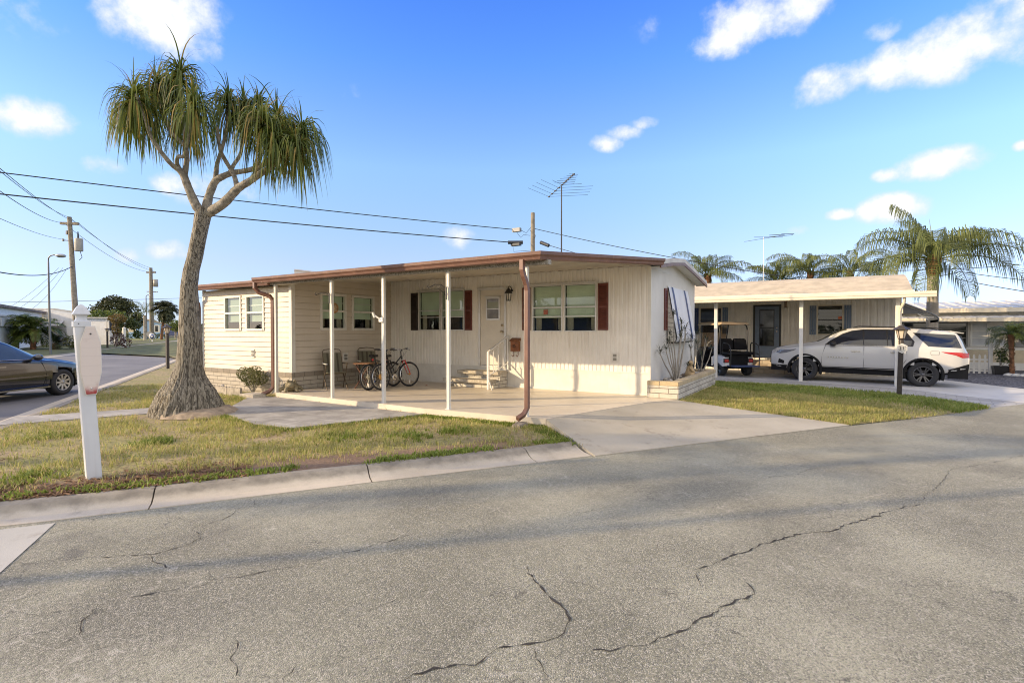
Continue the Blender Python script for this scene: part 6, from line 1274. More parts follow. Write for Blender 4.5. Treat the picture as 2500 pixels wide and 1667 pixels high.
# ------------------------------------------------------------------ palms
frond_m = foliage('queen_palm_leaf', (.085,.115,.03), (.235,.255,.08), .42, .35); frond_d = foliage('dark_palm_leaf', (.045,.07,.02), (.13,.15,.045), .45, .3)
pyg_m = foliage('pygmy_palm_leaf', (.06,.10,.015), (.20,.23,.05), .4, .35); rach_m = mat('frond_stalk', (.22,.23,.09), .5); ptrunk = mat('palm_trunk', (.33,.29,.24), .9, var=.25, vs=4, bump=.4, bs=25, streak=((.14,.115,.09), .5)); boot_m = mat('brown_boots', (.20,.095,.045), .9, var=.45, vs=9, bump=.7, bs=25)
def frond(mb, o, az, e0, Ln, droop, leaf, n, w=.025, hang=.75, r=rnd, rach=None, vee=.35):
    o = Vector(o); h = Vector((math.cos(az), math.sin(az), 0)); sd = Vector((-h.y, h.x, 0)); P = [o.copy()]; T = []; e = e0; p = o.copy(); K = 14
    for k in range(K):
        d = h*math.cos(e)+Vector((0,0,math.sin(e))); T.append(d); p = p+d*(Ln/K); P.append(p.copy()); e -= droop/K*(.5+1.1*k/K)
        e = max(e, R(-86))
    T.append(T[-1])
    (rach or mb).tube(P, [.022*(1-.85*i/K)*Ln/2.5 for i in range(K+1)], 5)
    for i in range(n):
        u = .14+.86*(i+.5)/n; f = u*K; k = min(int(f), K-1); q = P[k].lerp(P[k+1], f-k); t_ = T[k]; up = sd.cross(t_)
        if up.z < 0: up = -up
        ll = leaf*(.55+.9*math.sin(math.pi*min(1, u*.92+.06)))*.75*r.uniform(.8,1.15)
        for s in (-1, 1):
            d = (sd*s*.8+t_*.55+up*r.uniform(-.1,vee)).normalized(); a = q+d*ll*.4; d2 = (d*(1-hang)+Vector((0,0,-hang))+t_*.15).normalized(); b = a+d2*ll*.38; d3 = (d2+Vector((0,0,-hang))).normalized(); c = b+d3*ll*.3
            v = t_.cross(d).cross(d); v = v.normalized() if v.length > 1e-4 else t_
            mb.ribbon([q, a, b, c], [w*.6, w, w*.75, w*.1], v)
def queen_palm(label, loc, h, rt, spec, Ln, leaf, n, m, seed, crown=.9, group=None, boots=True, lean=(0,0)):
    t_ = thing('queen_palm', label, 'palm tree', loc, 0, group); r = random.Random(seed); lx, ly = lean
    pts = [(lx*u*u, ly*u*u, h*u) for u in (0,.08,.25,.5,.75,1)]; L('trunk', MB().tube(pts, [rt*1.25,rt*1.08,rt,rt*.97,rt*.95,rt*.92], 16), ptrunk, t_)
    top = Vector((lx,ly,h))
    if boots:
        b = MB().tube([top, top+Vector((0,0,crown*.45)), top+Vector((0,0,crown))], [rt*.95,rt*1.1,rt*.42], 12)
        for k in range(22):
            a = r.random()*6.28; z = r.uniform(0,crown*.7); b.bar(top+Vector((math.cos(a)*rt*.9,math.sin(a)*rt*.9,z)), top+Vector((math.cos(a)*rt*1.3,math.sin(a)*rt*1.3,z+.28)), .09, .03)
        L('leaf_bases', b, boot_m, t_)
    for az, e0, l, dr in spec:
        f = MB(); o = top+Vector((math.cos(az)*rt*.4, math.sin(az)*rt*.4, crown*.75)); frond(f, o, az, e0, Ln*l, dr, leaf, n, .026, .80, r); L('frond', f, m, t_)
    return t_
RGT = R(31.1)     # azimuth of the camera's right, so fronds can be set as the photo shows them
QS = [(RGT+R(5),R(38),1.15,R(108)),(RGT+R(-35),R(30),1.2,R(125)),(RGT+R(25),R(8),1.05,R(92)),(RGT+R(178),R(42),1.1,R(105)),(RGT+R(205),R(28),1.05,R(112)),(RGT+R(150),R(20),1.0,R(110)),(RGT+R(172),R(2),.95,R(85)),(RGT+R(95),R(72),.8,R(60)),(RGT+R(140),R(80),.85,R(50)),(RGT+R(-80),R(60),.8,R(120)),(RGT+R(-110),R(35),.9,R(120)),(RGT+R(60),R(45),.95,R(110)),(RGT+R(110),R(30),.95,R(115)),(RGT+R(225),R(-5),.9,R(80)),(RGT+R(-10),R(65),.7,R(105)),(RGT+R(200),R(62),.75,R(100)),(RGT+R(15),R(55),1.0,R(120)),(RGT+R(165),R(60),1.0,R(118)),(RGT+R(-60),R(48),1.0,R(122)),(RGT+R(-130),R(50),1.0,R(120)),(RGT+R(75),R(60),.9,R(110)),(RGT+R(-25),R(12),1.05,R(95))]
qp = queen_palm('large queen palm rising beside the grey awning of the beige home', (3.70,27.35,-.3), 4.0, .21, QS, 3.3, .98, 62, frond_m, 5)
L('spear_leaf', MB().tube([(0,0,4.6),(-.05,0,5.6),(-.15,0,6.35)], [.03,.02,.005], 5), rach_m, qp)
def rspec(r, n, e_lo=-5, e_hi=75, dr=110): return [(2*math.pi*(i+.4*r.random())/n, R(e_lo+(e_hi-e_lo)*r.random()), r.uniform(.8,1.1), R(dr*r.uniform(.8,1.15))) for i in range(n)]
r = random.Random(11)
for i, (lab, loc, h, n, L_) in enumerate((('arching palm just behind the left end of the tan roof', (-6.5,34.7,-.2), 4.6, 18, 2.6), ('palm left of the middle of the trio behind the tan roof', (-2.7,38.2,-.2), 4.2, 17, 2.6), ('tallest of the palms behind the middle of the tan roof', (-1.0,39.6,-.2), 5.0, 18, 2.7), ('palm behind the tan roof nearest to the large queen palm', (1.2,39.2,-.2), 4.9, 18, 2.7), ('low palm behind the small rooftop aerial', (-4.4,36.3,-.2), 3.1, 10, 2.2))):
    queen_palm(lab, loc, h, .17, rspec(r, n, 5, 78, 105), L_*1.1, .66, 46, frond_m, 20+i, .6, 'palms behind the tan roof')
# off to the left, across the side street, out of the picture: the palm and pole whose shadows lie on the road
queen_palm('tall palm across the corner that shades the far road edge', (-22.0,-13.4,-.2), 8.6, .12, rspec(r, 14, -10, 60, 110), 1.9, .5, 30, frond_m, 42)
queen_palm('slim tall palm across the corner nearest the viewer', (-17.2,-8.9,-.2), 8.4, .12, rspec(r, 12, -10, 60, 110), 1.7, .5, 30, frond_m, 43)
queen_palm('palm on the opposite corner whose shadow falls on the road', (-18.2,-7.2,-.2), 6.0, .12, rspec(r, 12, -10, 60, 110), 1.6, .5, 30, frond_m, 41)
sp2 = thing('utility_pole', 'utility pole on the opposite corner whose shadow crosses the road', 'utility pole', (-15.6,-9.25,-.2)); L('pole', MB().tube([(0,0,0),(0,0,9.6)], [.08,.06], 10), pole_m, sp2)
def pygmy(label, loc, h, rt, n, Ln, m, seed, lean=(0,0), group=None, leaf=.26, nl=26, name='pygmy_palm', e=(-25,70), wl=.02):
    t_ = thing(name, label, 'palm tree', loc, 0, group); r = random.Random(seed); lx, ly = lean
    tk = MB().tube([(0,0,0),(lx*.3,ly*.3,h*.4),(lx*.7,ly*.7,h*.75),(lx,ly,h)], [rt,rt*.85,rt*.95,rt*1.25], 10)
    for k in range(40):
        a = r.random()*6.28; z = r.uniform(.1,1)*h; u = z/h; o = Vector((lx*u,ly*u,z)); tk.bar(o+Vector((math.cos(a),math.sin(a),0))*rt*.8, o+Vector((math.cos(a)*rt*1.25,math.sin(a)*rt*1.25,.06)), .04, .02)
    L('trunk', tk, boot_m, t_); c = MB()
    for k in range(n): frond(c, (lx,ly,h), r.random()*6.28, R(r.uniform(*e)), Ln*r.uniform(.8,1.1), R(r.uniform(70,110)), leaf, nl, wl, .35, r)
    L('crown', c, m, t_); return t_
pygmy('pygmy palm with a slim shaggy trunk behind the black flower pot', (6.22,27.6,-.3), 1.62, .085, 26, 1.0, pyg_m, 3, (-.05,.0))
pygmy('leaning pygmy palm cut by the right edge of the picture', (6.95,27.3,-.3), 1.5, .09, 24, 1.0, pyg_m, 4, (.45,.1))
# picket fence, pot
pk = thing('picket_fence', 'short white picket fence behind the rear of the white suv', 'fence', (4.4,28.2,-.35)); PKA, PKB = Vector((3.4,28.35,0)), Vector((5.62,28.12,0)); dv = (PKB-PKA).normalized()
W('rail', MB().bar(PKA+Vector((0,.02,-.17)),PKB+Vector((0,.02,-.17)),.03,.07), trim_m, pk); W('rail', MB().bar(PKA+Vector((0,.02,.28)),PKB+Vector((0,.02,.28)),.03,.07), trim_m, pk)
for i in range(13):
    p = PKA+dv*(.09+.17*i); W('picket', MB().ext([(p.x-.035,p.y,-.30),(p.x+.035,p.y,-.30),(p.x+.035,p.y,.44),(p.x,p.y,.51),(p.x-.035,p.y,.44)], (0,-.02,0)), trim_m, pk)
W('post', MB().box(5.62,5.74,28.04,28.16,-.35,1.08), trim_m, pk, .01); W('post_cap', MB().hexa([(5.60,28.02,1.08),(5.76,28.02,1.08),(5.76,28.18,1.08),(5.60,28.18,1.08),(5.67,28.09,1.18),(5.69,28.09,1.18),(5.69,28.11,1.18),(5.67,28.11,1.18)]), trim_m, pk)
pot = thing('flower_pot', 'wide square black flower pot next to the picket fence', 'pot', (5.93,27.85,-.3)); sqm = MB(); sq_lathe(sqm, [(.20,0),(.245,.33),(.25,.36),(.235,.36),(.23,.30),(.0,.29)], 0); L('pot', sqm, black_m, pot)
pp = thing('potted_plant', 'leafy green plant growing in the square black flower pot', 'plant', (5.93,27.85,-.02)); r = random.Random(8); f_ = MB(); s_ = MB()
for i in range(9):
    a = r.random()*6.28; e = (math.cos(a)*.3*r.random(), math.sin(a)*.3*r.random(), r.uniform(.3,.75)); s_.tube([(0,0,0),(e[0]*.4,e[1]*.4,e[2]*.5),e], .01, 4); leafball(f_, e, (.16,.16,.14), 34, .10, .05, r)
L('stems', s_, stem_m, pp); L('leaves', f_, frond_d, pp)
mb = MB()
for i in range(7): mb.ell((6.05+i*.2, 27.25-.05*i+rnd.uniform(-.05,.05), -.27), (.16,.12,.09), 8, 6)
solo('bed_edging', mb, mat('white_rubble', (.6,.58,.53), .9, var=.25, vs=12), 'white rubble edging in front of the leaning pygmy palm', 'edging')
# ------------------------------------------------------------------ the house beyond on the right
rh = thing('far_house', 'long low white house with a ribbed metal roof beyond the picket fence', 'house', (8,31,-.4)); HP = lambda a, z, o: (a, 31-o, z)
W('wall', MB().pbox(HP,1.5,24,.62,2.35,-.2,0), nb_wall, rh); W('lower_wall', MB().pbox(HP,1.5,24,.05,.60,-.2,.03), mat('cream_band', (.58,.48,.32), .6), rh); W('base_wall', MB().pbox(HP,1.5,24,-.5,.05,-.2,.05), trim_m, rh)
mb = MB()
for i in range(60): x = 1.2+i*.4; mb.hexa([(x,29.75,1.98),(x+.34,29.75,1.98),(x+.34,31.0,2.12),(x,31.0,2.12),(x,29.75,2.02),(x+.34,29.75,2.05),(x+.34,31.0,2.19),(x,31.0,2.16)])
W('porch_roof', mb, alu_m, rh); W('porch_fascia', MB().box(1.2,25,29.70,29.78,1.86,2.02), nb_trim, rh)
mb = MB(); mb.hexa([(1.2,30.6,2.40),(25,30.6,2.40),(25,36,2.95),(1.2,36,2.95),(1.2,30.6,2.46),(25,30.6,2.46),(25,36,3.0),(1.2,36,3.0)]); RR = W('roof', mb, mat('grey_metal_roof', (.42,.42,.41), .5, var=.2, vs=3), rh); W('fascia', MB().box(1.2,25,30.55,30.62,2.28,2.47), nb_trim, RR)
mb = MB()
for i in range(46): x = 1.3+i*.5; mb.hexa([(x,30.6,2.461),(x+.07,30.6,2.461),(x+.07,36,3.001),(x,36,3.001),(x,30.6,2.51),(x+.07,30.6,2.51),(x+.07,36,3.05),(x,36,3.05)])
W('roof_ribs', mb, trim_m, RR)
def rwin(a0, a1, z0, z1, m, fm, slats=0):
    w = W('window', MB().pbox(HP,a0-.07,a0,z0-.06,z1+.06,0,.06).pbox(HP,a1,a1+.07,z0-.06,z1+.06,0,.06).pbox(HP,a0,a1,z0-.06,z0,0,.06).pbox(HP,a0,a1,z1,z1+.06,0,.06), fm, rh); W('pane', MB().pbox(HP,a0,a1,z0,z1,.002,.02), m, w)
    if slats:
        g = MB()
        for i in range(1, slats): z = z0+(z1-z0)*i/slats; g.pbox(HP,a0,a1,z-.018,z+.018,.02,.045)
        W('slats', g, fm, w)
frame_g = mat('grey_frame', (.22,.21,.19), .6); pale_pane = mat('pale_louvre', (.5,.5,.48), .4)
rwin(3.0,5.40,.80,1.80,dglass,frame_g,3); rwin(5.62,6.12,.82,1.78,pale_pane,trim_m,3); rwin(6.24,6.74,.82,1.60,pale_pane,trim_m,3); rwin(6.86,9.5,.80,1.70,mat('grey_louvre', (.25,.25,.24), .5),frame_g,10)
# ------------------------------------------------------------------ behind the viewer: what the windows mirror
h4 = thing('white_house', 'white house on the opposite corner that shows only in window reflections', 'house', (-24,-22,-.2)); h4p = MB().box(-36,-20,-30,-24,-.3,3.1); W('wall', h4p, mat('corner_house_wall', (.55,.54,.52), .6), h4); W('roof', MB().hexa([(-37,-31,3.1),(-19,-31,3.1),(-19,-23,3.1),(-37,-23,3.1),(-36,-27.5,4.2),(-20,-27.5,4.2),(-20,-26.5,4.2),(-36,-26.5,4.2)]), mat('corner_house_roof', (.22,.18,.15), .8), h4)
struct('near_verge', MB().add([tuple(solve(A0-.3, C1-.45))[:2]+(-.14,), tuple(solve(A0-.3, -60))[:2]+(-.14,), tuple(solve(-80, -60))[:2]+(-.14,), tuple(solve(-80, C1-.45))[:2]+(-.14,)], [(0,1,2,3)]), verge_m) if False else None
# ------------------------------------------------------------------ across the side street: white houses and their plants
wh_wall = mat('white_house_wall', (.80,.79,.77), .6, var=.05, streak=((.52,.51,.5), .3)); wh_roof = mat('old_roof_edge', (.20,.16,.14), .8, var=.35, vs=3); lite_roof = mat('pale_roof', (.50,.49,.47), .8)
def prism_house(root, name, a, b, dep, z0, za, zb, m):     # wall box from a to b (plan), depth vector, heights at both ends
    a, b, dep = Vector(a+(0,)), Vector(b+(0,)), Vector(dep+(0,)); p = [a, b, b+dep, a+dep]
    return W(name, MB().hexa([(v.x,v.y,z0) for v in p]+[(v.x,v.y,z) for v, z in zip(p, (za,zb,zb,za))]), m, root)
def edge(root, name, a, b, w, h, m): return W(name, MB().bar(a, b, w, h), m, root)
h1 = thing('white_house', 'white flat roofed house with a dark roof edge behind the young palms', 'house', (-66,19,-.2))
prism_house(h1, 'wall', (-50,10.9), (-74.4,22.7), (-4,-8), -.3, 3.45, 3.45, wh_wall); edge(h1, 'roof', (-49,10.0,3.55), (-75.0,22.6,3.50), 1.4, .22, wh_roof)
edge(h1, 'white_band', (-50,11.05,2.75), (-74.3,22.85,2.75), .1, .12, trim_m); W('window', MB().bar((-69.5,20.6,2.35),(-72.5,22.05,2.35),.14,.5), mat('purple_curtain', (.20,.03,.12), .6), h1); W('window', MB().bar((-58,15.05,2.2),(-68,19.9,2.2),.1,.7), pale_pane, h1)
h2 = thing('white_house', 'white gabled house wing with a grey door and awning, left of the tall pole', 'house', (-73,23.7,-.2))
va, vb = Vector((-75.6,22.0,0)), Vector((-70.8,25.3,0)); pk_ = va.lerp(vb, .38); dp = Vector((-9,-14,0))*.6+Vector((-9,4,0))*.5
m_ = MB(); m_.ext([(va.x,va.y,-.3),(vb.x,vb.y,-.3),(vb.x,vb.y,3.25),(pk_.x,pk_.y,3.82),(va.x,va.y,3.6)], tuple(dp)); W('wall', m_, wh_wall, h2)
m_ = MB(); fr_ = Vector((.3,-.2,0)); 
for a_, za, b_, zb in ((va,3.6,pk_,3.82),(pk_,3.82,vb+(vb-va).normalized()*.3,3.2)): m_.hexa([tuple(Vector((v.x,v.y,z))+o) for v, z, o in ((a_,za,-dp*-.02),(b_,zb,-dp*-.02),(b_,zb,dp),(a_,za,dp))]+[tuple(Vector((v.x,v.y,z+.14))+o) for v, z, o in ((a_,za,-dp*.04),(b_,zb,-dp*.04),(b_,zb,dp),(a_,za,dp))])
W('roof', m_, lite_roof, h2)
fw = lambda u, z, o=.12: tuple(va.lerp(vb, u)+Vector((.6,-.55,0)).normalized()*0+Vector((.54,.842,0))*0+Vector((.60,-.87,0)).normalized()*-o*-1+Vector((0,0,z)))
nf = (vb-va).normalized(); of = Vector((nf.y,-nf.x,0))
fp = lambda u, z, o=.1: tuple(va.lerp(vb, u)+of*o+Vector((0,0,z)))
W('door', MB().hexa([fp(.50,-.1,.0),fp(.66,-.1,.0),fp(.66,-.1,.05),fp(.50,-.1,.05),fp(.50,1.98,.0),fp(.66,1.98,.0),fp(.66,1.98,.05),fp(.50,1.98,.05)]), mat('grey_door', (.40,.40,.42), .6), h2)
W('door_awning', MB().hexa([fp(.18,2.0,1.1),fp(.66,2.0,1.1),fp(.62,2.55,.02),fp(.10,2.55,.02),fp(.18,2.06,1.1),fp(.66,2.06,1.1),fp(.62,2.62,.02),fp(.10,2.62,.02)]), mat('awning_grey', (.48,.48,.5), .6), h2)
W('porch_screen', MB().hexa([fp(.18,-.1,1.0),fp(.50,-.1,1.0),fp(.50,-.1,1.06),fp(.18,-.1,1.06),fp(.18,2.0,1.0),fp(.50,2.0,1.0),fp(.50,2.0,1.06),fp(.18,2.0,1.06)]), mat('pale_screen', (.55,.55,.57), .7), h2)
g = MB()
for k in range(6): u = .20+k*.045; g.bar(fp(u,.05,1.1), fp(u+.045,.55,1.1), .07); g.bar(fp(u,.55,1.1), fp(u+.045,.05,1.1), .07)
W('lattice', g, trim_m, h2)
h3 = thing('white_house', 'white house with a flat pale roof just right of the tall pole', 'house', (-73.5,28,-.2))
prism_house(h3, 'wall', (-77.5,25.4), (-72.3,28.7), (-8,-3), -.3, 3.0, 2.95, wh_wall); edge(h3, 'roof', (-78,25.2,3.05), (-71.9,29.0,3.0), .6, .14, lite_roof)
d3 = (Vector((-72.3,28.7,0))-Vector((-77.5,25.4,0))).normalized(); o3 = Vector((d3.y,-d3.x,0)); f3 = lambda u, z, o=.03: tuple(Vector((-77.5,25.4,0))+d3*(6.16*u)+o3*o+Vector((0,0,z)))
W('window', MB().hexa([f3(.90,1.5,0),f3(.97,1.5,0),f3(.97,1.5),f3(.90,1.5),f3(.90,2.6,0),f3(.97,2.6,0),f3(.97,2.6),f3(.90,2.6)]), dglass, h3); W('downspout', MB().tube([f3(.86,2.9,.1),f3(.86,-.1,.1)], .05, 5), trim_m, h3); W('window', MB().hexa([f3(.02,1.2,0),f3(.10,1.2,0),f3(.10,1.2),f3(.02,1.2),f3(.02,2.2,0),f3(.10,2.2,0),f3(.10,2.2),f3(.02,2.2)]), dglass, h3)
bh = thing('blue_house', 'distant light blue gabled house with white windows behind a dark hedge', 'house', (-128,57,-.2)); ba, bb = Vector((-131.5,54.8,0)), Vector((-124.9,59.0,0)); bd = Vector((-12,-6,0))*.4+Vector((-6,8,0)); bn = (bb-ba).normalized(); bo = Vector((bn.y,-bn.x,0)); bp = ba.lerp(bb, .37)
blue_wall = mat('light_blue_wall', (.20,.33,.52), .7, var=.05)
m_ = MB(); m_.ext([(ba.x,ba.y,-.3),(bb.x,bb.y,-.3),(bb.x,bb.y,2.9),(bp.x,bp.y,4.1),(ba.x,ba.y,3.1)], tuple(bd)); W('wall', m_, blue_wall, bh)
m_ = MB()
for a_, za, b_, zb in ((ba-bn*.4,3.0,bp,4.15),(bp,4.15,bb+bn*.5,2.82)): m_.hexa([tuple(v+bo*.3+Vector((0,0,z))) for v, z in ((a_,za),(b_,zb))]+[tuple(v+bd+Vector((0,0,z))) for v, z in ((b_,zb),(a_,za))]+[tuple(v+bo*.3+Vector((0,0,z+.25))) for v, z in ((a_,za),(b_,zb))]+[tuple(v+bd+Vector((0,0,z+.25))) for v, z in ((b_,zb),(a_,za))])
W('roof', m_, mat('brown_roof', (.30,.25,.20), .8), bh)
fb = lambda u, z, o=.05: tuple(ba.lerp(bb, u)+bo*o+Vector((0,0,z)))
def bwin(u0, u1, z0, z1, m): return W('window', MB().hexa([fb(u0,z0,0),fb(u1,z0,0),fb(u1,z0),fb(u0,z0),fb(u0,z1,0),fb(u1,z1,0),fb(u1,z1),fb(u0,z1)]), m, bh)
for u0, u1 in ((.0,.20),(.72,.86),(.90,.98)):
    w = bwin(u0,u1,1.2,2.75,trim_m); W('pane', MB().hexa([fb(u0+.02,1.35,.06),fb(u1-.045,1.35,.06),fb(u1-.045,1.35,.09),fb(u0+.02,1.35,.09),fb(u0+.02,2.6,.06),fb(u1-.045,2.6,.06),fb(u1-.045,2.6,.09),fb(u0+.02,2.6,.09)]), mat('warm_pane', (.50,.42,.28), .4) if u0 == 0 else dglass, w)
def hedge_box(name, label, a, b, h, d, seed):
    r = random.Random(seed); a, b = Vector(a), Vector(b); n = int((b-a).length*70); f = MB(); nv = (b-a).normalized(); s = Vector((-nv.y,nv.x,0))
    for _ in range(n):
        p = a.lerp(b, r.random())+s*r.uniform(-d,d)+Vector((0,0,h*r.random()**.7)); u = Vector((r.gauss(0,1),r.gauss(0,1),r.gauss(0,1))).normalized(); v = u.cross(Vector((r.gauss(0,1),r.gauss(0,1),r.gauss(0,1)))).normalized(); l = r.uniform(.1,.2); f.add([p-u*l,p+v*l*.6,p+u*l,p-v*l*.6], [(0,1,2,3)])
    return solo(name, f, frond_d, label, 'hedge')
hedge_box('hedge', 'dark clipped hedge in front of the distant blue house', (-123,49,-.2), (-114.5,54.6,-.2), 1.1, .5, 1)
struct('far_wall', MB().box(0,0,0,0,0,0), trim_m) if False else None
def dense_tree(label, loc, blobs, trunk, m, seed, leaf, group=None, name='dense_tree'):
    t_ = thing(name, label, 'tree', loc, 0, group); r = random.Random(seed); f = MB()
    for c, rad, n in blobs: leafball(f, c, rad, n, leaf, leaf*.6, r)
    tk = MB()
    for P, rs in trunk: tk.tube(P, rs, 8)
    L('trunk', tk, ptrunk, t_); L('crown', f, m, t_); return t_
oak_m = foliage('oak_leaf', (.030,.042,.015), (.11,.115,.045), .55, .15)
dense_tree('big round dark leafy tree behind the white houses on the left', (-110.5,44,-.2), [((0,0,5.6),(3.4,2.6,2.4),1500),((-2.4,-1,4.9),(2.2,2,1.9),700),((2.3,1.2,4.9),(2.3,2,2.0),800),((3.6,2.0,3.6),(1.5,1.3,1.5),380),((-.4,0,7.1),(2.2,1.8,1.2),500),((1.6,.8,6.4),(1.8,1.6,1.3),400),((-1.8,-.8,6.3),(1.7,1.5,1.3),400),((-4.1,-2,5.0),(1.2,1.2,1.6),240)], [([(0,0,0),(.1,0,2.5),(-.4,0,5)],[.45,.35,.15]),([(.1,0,2.3),(1.6,.8,4.2),(2.5,1.2,5.2)],[.25,.16,.08])], oak_m, 2, .42)
sabal_m = foliage('sabal_leaf', (.035,.045,.02), (.12,.12,.05), .55, .2)
pygmy('round headed sabal palm on a leaning trunk near the far lamp post', (-103.7,48.4,-.2), 5.4, .26, 62, 2.3, sabal_m, 6, (.6,.4), None, .95, 16, 'sabal_palm', (-55,85), .15)
r = random.Random(15)
queen_palm('feathery palm beside the second pole in front of the blue house', (-102.85,45.4,-.2), 4.4, .24, rspec(r, 13, 0, 78, 95), 3.3, .75, 22, frond_m, 61, .8, None, False)
dense_tree('tan fringed low palm beside the far lamp post', (-112.1,55,-.2), [((0,0,2.9),(1.5,1.3,1.1),260),((0,0,2.2),(1.0,.9,.8),120)], [([(0,0,0),(0,0,2.5)],[.22,.2])], pyg_m, 9, .42, name='small_palm')
struct('lawn_kerb', MB().bar((-96.1,34.9,-.2),(-95.0,44.6,-.2),.5,.2), kerb_m)
struct('far_lawn', MB().ext([(-134,43,-.3),(-96,35,-.3),(-95,44.5,-.3),(-118,62,-.3),(-134,66,-.3)], (0,0,.17)), mat('far_lawn_grass', (.17,.18,.055), 1, var=.3, vs=.5))
for lab, loc, h, n, Ln, ln, sd in (('bushy young palm nearest the left edge of the picture', (-61.5,16.9,-.2), 1.7, 34, 2.3, (0,0), 1), ('bushy young palm behind the roof of the dark sedan', (-59.3,17.4,-.2), 1.8, 36, 2.4, (.1,.1), 2)): pygmy(lab, loc, h, .22, n, Ln, pyg_m, sd, ln, 'young palms by the white house', .55, 20, 'young_palm', (-20,75), .075)
cy = thing('cycad', 'dark spiky cycad by the porch of the white house', 'plant', (-58.2,18.6,-.2)); r = random.Random(4); c_ = MB()
for k in range(24): frond(c_, (0,0,.5), r.random()*6.28, R(r.uniform(-5,60)), 1.6*r.uniform(.8,1.1), R(75), .32, 18, .04, .1, r)
L('fronds', c_, foliage('cycad_leaf', (.02,.03,.015), (.06,.08,.03), .4, .15), cy); L('trunk', MB().tube([(0,0,0),(0,0,.55)], [.25,.2], 8), boot_m, cy)
def bush(label, loc, blobs, m, leaf, seed): return dense_tree(label, loc, blobs, [([(0,0,0),(0,0,.4)],[.06,.04])], m, seed, leaf, name='bush')
bush('low rounded green bush right of the cycad', (-57.0,19.4,-.2), [((0,0,.7),(.8,.7,.6),200),((.5,.3,.45),(.6,.6,.45),120)], shr_m, .22, 5)
bush('dark red leaved bush behind the small black lamp', (-58.8,23.3,-.2), [((.3,.2,.8),(.8,.7,.7),220),((.9,.6,.5),(.5,.5,.5),90)], foliage('red_leaf_bush', (.06,.025,.025), (.15,.075,.05), .5, .2), .2, 6)
L_ = lamp_post('small black lamp post on the verge before the white house, behind the octagonal board', (-59.0,22.8,-.2), 1.55); L_.scale = (1.25,1.25,1.0)
for lab, loc, tr, bl, sd, m in (('small tree with a shaggy brown skirt by the white house corner', (-67.7,27.0,-.2), [([(.1,0,0),(-.1,0,1.4),(-.1,0,3)],[.14,.12,.1])], [((-.1,0,1.9),(.4,.4,.8),160),((.1,.1,3.0),(1.0,.9,.6),260)], 7, foliage('skirt_leaf', (.12,.10,.03), (.26,.17,.06), .6, .25)), ('small leaning palm with a pale forked trunk by the white house', (-69.4,28.2,-.2), [([(-.3,0,0),(.1,0,1.3),(.5,.2,2.4)],[.16,.13,.1]),([(.1,0,1.2),(.8,.4,2.2)],[.1,.07])], [((.4,.2,2.7),(1.3,1.2,.7),420),((1.3,.7,2.3),(.9,.8,.6),220),((1.6,.9,1.3),(.4,.4,.5),90)], 8, frond_d)): dense_tree(lab, loc, bl, tr, m, sd, .32, name='small_tree')
dense_tree('bright yellow green tree crown rising over the flat pale roof', (-82,31,-.2), [((0,0,3.6),(2.0,1.6,.9),420),((1.9,1,3.7),(1.4,1.2,.8),260),((-1.6,-.6,3.4),(1.2,1.1,.8),220)], [([(0,0,0),(0,0,3.2)],[.2,.15])], pyg_m, 12, .34, name='yellow_tree')
pst = thing('fence_post', 'white square post on the lawn before the distant hedge', 'post', (-66.8,27.4,-.2)); L('post', MB().box(-.13,.13,-.13,.13,0,1.95), trim_m, pst); L('cap', MB().hexa([(-.17,-.17,1.95),(.17,-.17,1.95),(.17,.17,1.95),(-.17,.17,1.95),(-.02,-.02,2.1),(.02,-.02,2.1),(.02,.02,2.1),(-.02,.02,2.1)]), trim_m, pst)
ss = thing('stop_sign', 'grey back of an octagonal sign at the far street corner', 'sign', (-88.9,39.8,-.2), R(31)); L('plate', MB().ext([(.48*math.cos(R(22.5+45*i)),0,1.15+.48*math.sin(R(22.5+45*i))) for i in range(8)], (0,.03,0)), gear_m, ss); L('pole', MB().tube([(0,.05,0),(0,.05,1.5)], .04, 6), gear_m, ss)
rs = thing('round_sign', 'round white sign with a blue emblem on a short white post', 'sign', (-88.3,39.9,-.2), R(31)); L('plate', MB().lathe([(0,0),(.46,0),(.46,-.03),(0,-.03)], 20, (0,0,.85), 'y'), trim_m, rs)
L('emblem', MB().lathe([(0,-.031),(.36,-.031),(.36,-.036),(0,-.036)], 20, (0,0,.85), 'y'), mat('blue_emblem', (.05,.09,.25), .5), rs); L('emblem_band', MB().ext([(-.27,-.037,.92),(.27,-.037,.92),(0,-.037,.66)], (0,-.004,0)), trim_m, rs); L('post', MB().box(-.07,.07,.0,.1,0,.75), trim_m, rs)
tk_ = thing('parked_truck', 'distant dark blue pickup truck beside the far palms', 'truck', (-117.9,57.2,-.2), R(31))
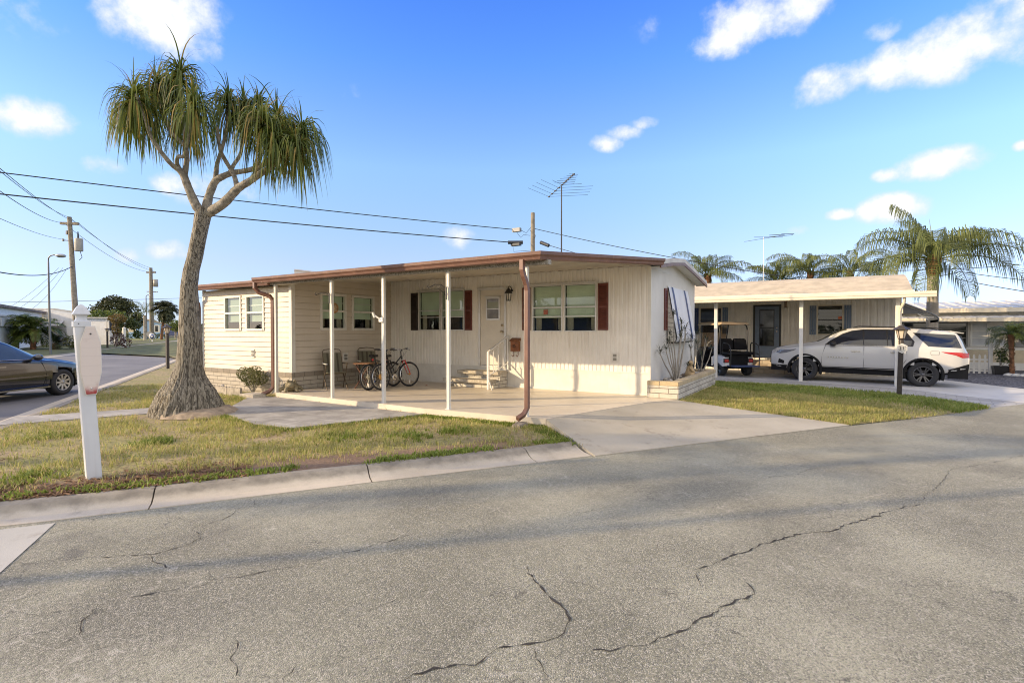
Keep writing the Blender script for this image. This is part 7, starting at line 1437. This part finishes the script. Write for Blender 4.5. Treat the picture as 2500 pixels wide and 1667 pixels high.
L('body', shell(MB(), [(-1.4,.9,.45,1.0),(-1.2,.95,.4,1.15),(0,.95,.4,1.15),(.2,.95,.4,1.15),(2.6,.95,.45,1.15),(2.8,.9,.45,1.1)]), navy_m, tk_, .03); L('cab', shell(MB(), [(-.5,.85,1.1,1.2),(.0,.8,1.1,1.75),(1.2,.8,1.1,1.78),(1.5,.85,1.1,1.2)]), navy_m, tk_, .03); L('bumper', MB().bar((-1.4,-.98,.62),(2.8,-.98,.62),.08,.1), chrome, tk_)
for x in (-.6,1.9): w = L('wheel', MB().lathe([(.2,-.1),(.36,-.1),(.38,0),(.36,.1),(.2,.1)], 18, (0,0,0), 'y'), rub, tk_); w.location = (x,-.85,.38)
for i, (lab, loc, sc) in enumerate((('dark leafy tree behind the viewer, left of the corner house', (-15,-24,-.2), 1.0), ('dark leafy tree behind the viewer beside the main road', (-6,-34,-.2), 1.25), ('dark leafy tree behind the viewer, far beyond the corner house', (-34,-38,-.2), 1.3))):
    dense_tree(lab, loc, [((0,0,3.6*sc),(2.2*sc,2.2*sc,1.5*sc),420),((1.3*sc,.8*sc,2.8*sc),(1.5*sc,1.5*sc,1.1*sc),200),((-1.4*sc,-.6*sc,3.0*sc),(1.4*sc,1.4*sc,1.1*sc),200)], [([(0,0,0),(0,0,3*sc)],[.2,.12])], oak_m, 70+i, .4)
# low, far tree line along the horizon
mb = MB(); r = random.Random(77)
for _ in range(4200):
    az = R(r.uniform(-25, 85)) if _ < 2600 else R(r.uniform(120, 250)); d = r.uniform(190, 300); hh = 5.0*(.35+.65*vnoise(math.degrees(az)*.35, 2.0, 1, 8)); p = Vector((-math.sin(az)*d, math.cos(az)*d, r.uniform(-.4, hh)))
    u = Vector((r.gauss(0,1),r.gauss(0,1),r.gauss(0,1))).normalized(); v = u.cross(Vector((r.gauss(0,1),r.gauss(0,1),r.gauss(0,1)))).normalized(); l = r.uniform(1.0,2.2); mb.add([p-u*l,p+v*l*.7,p+u*l,p-v*l*.7], [(0,1,2,3)])
mb.build('far_tree_line', oak_m, kind='stuff')
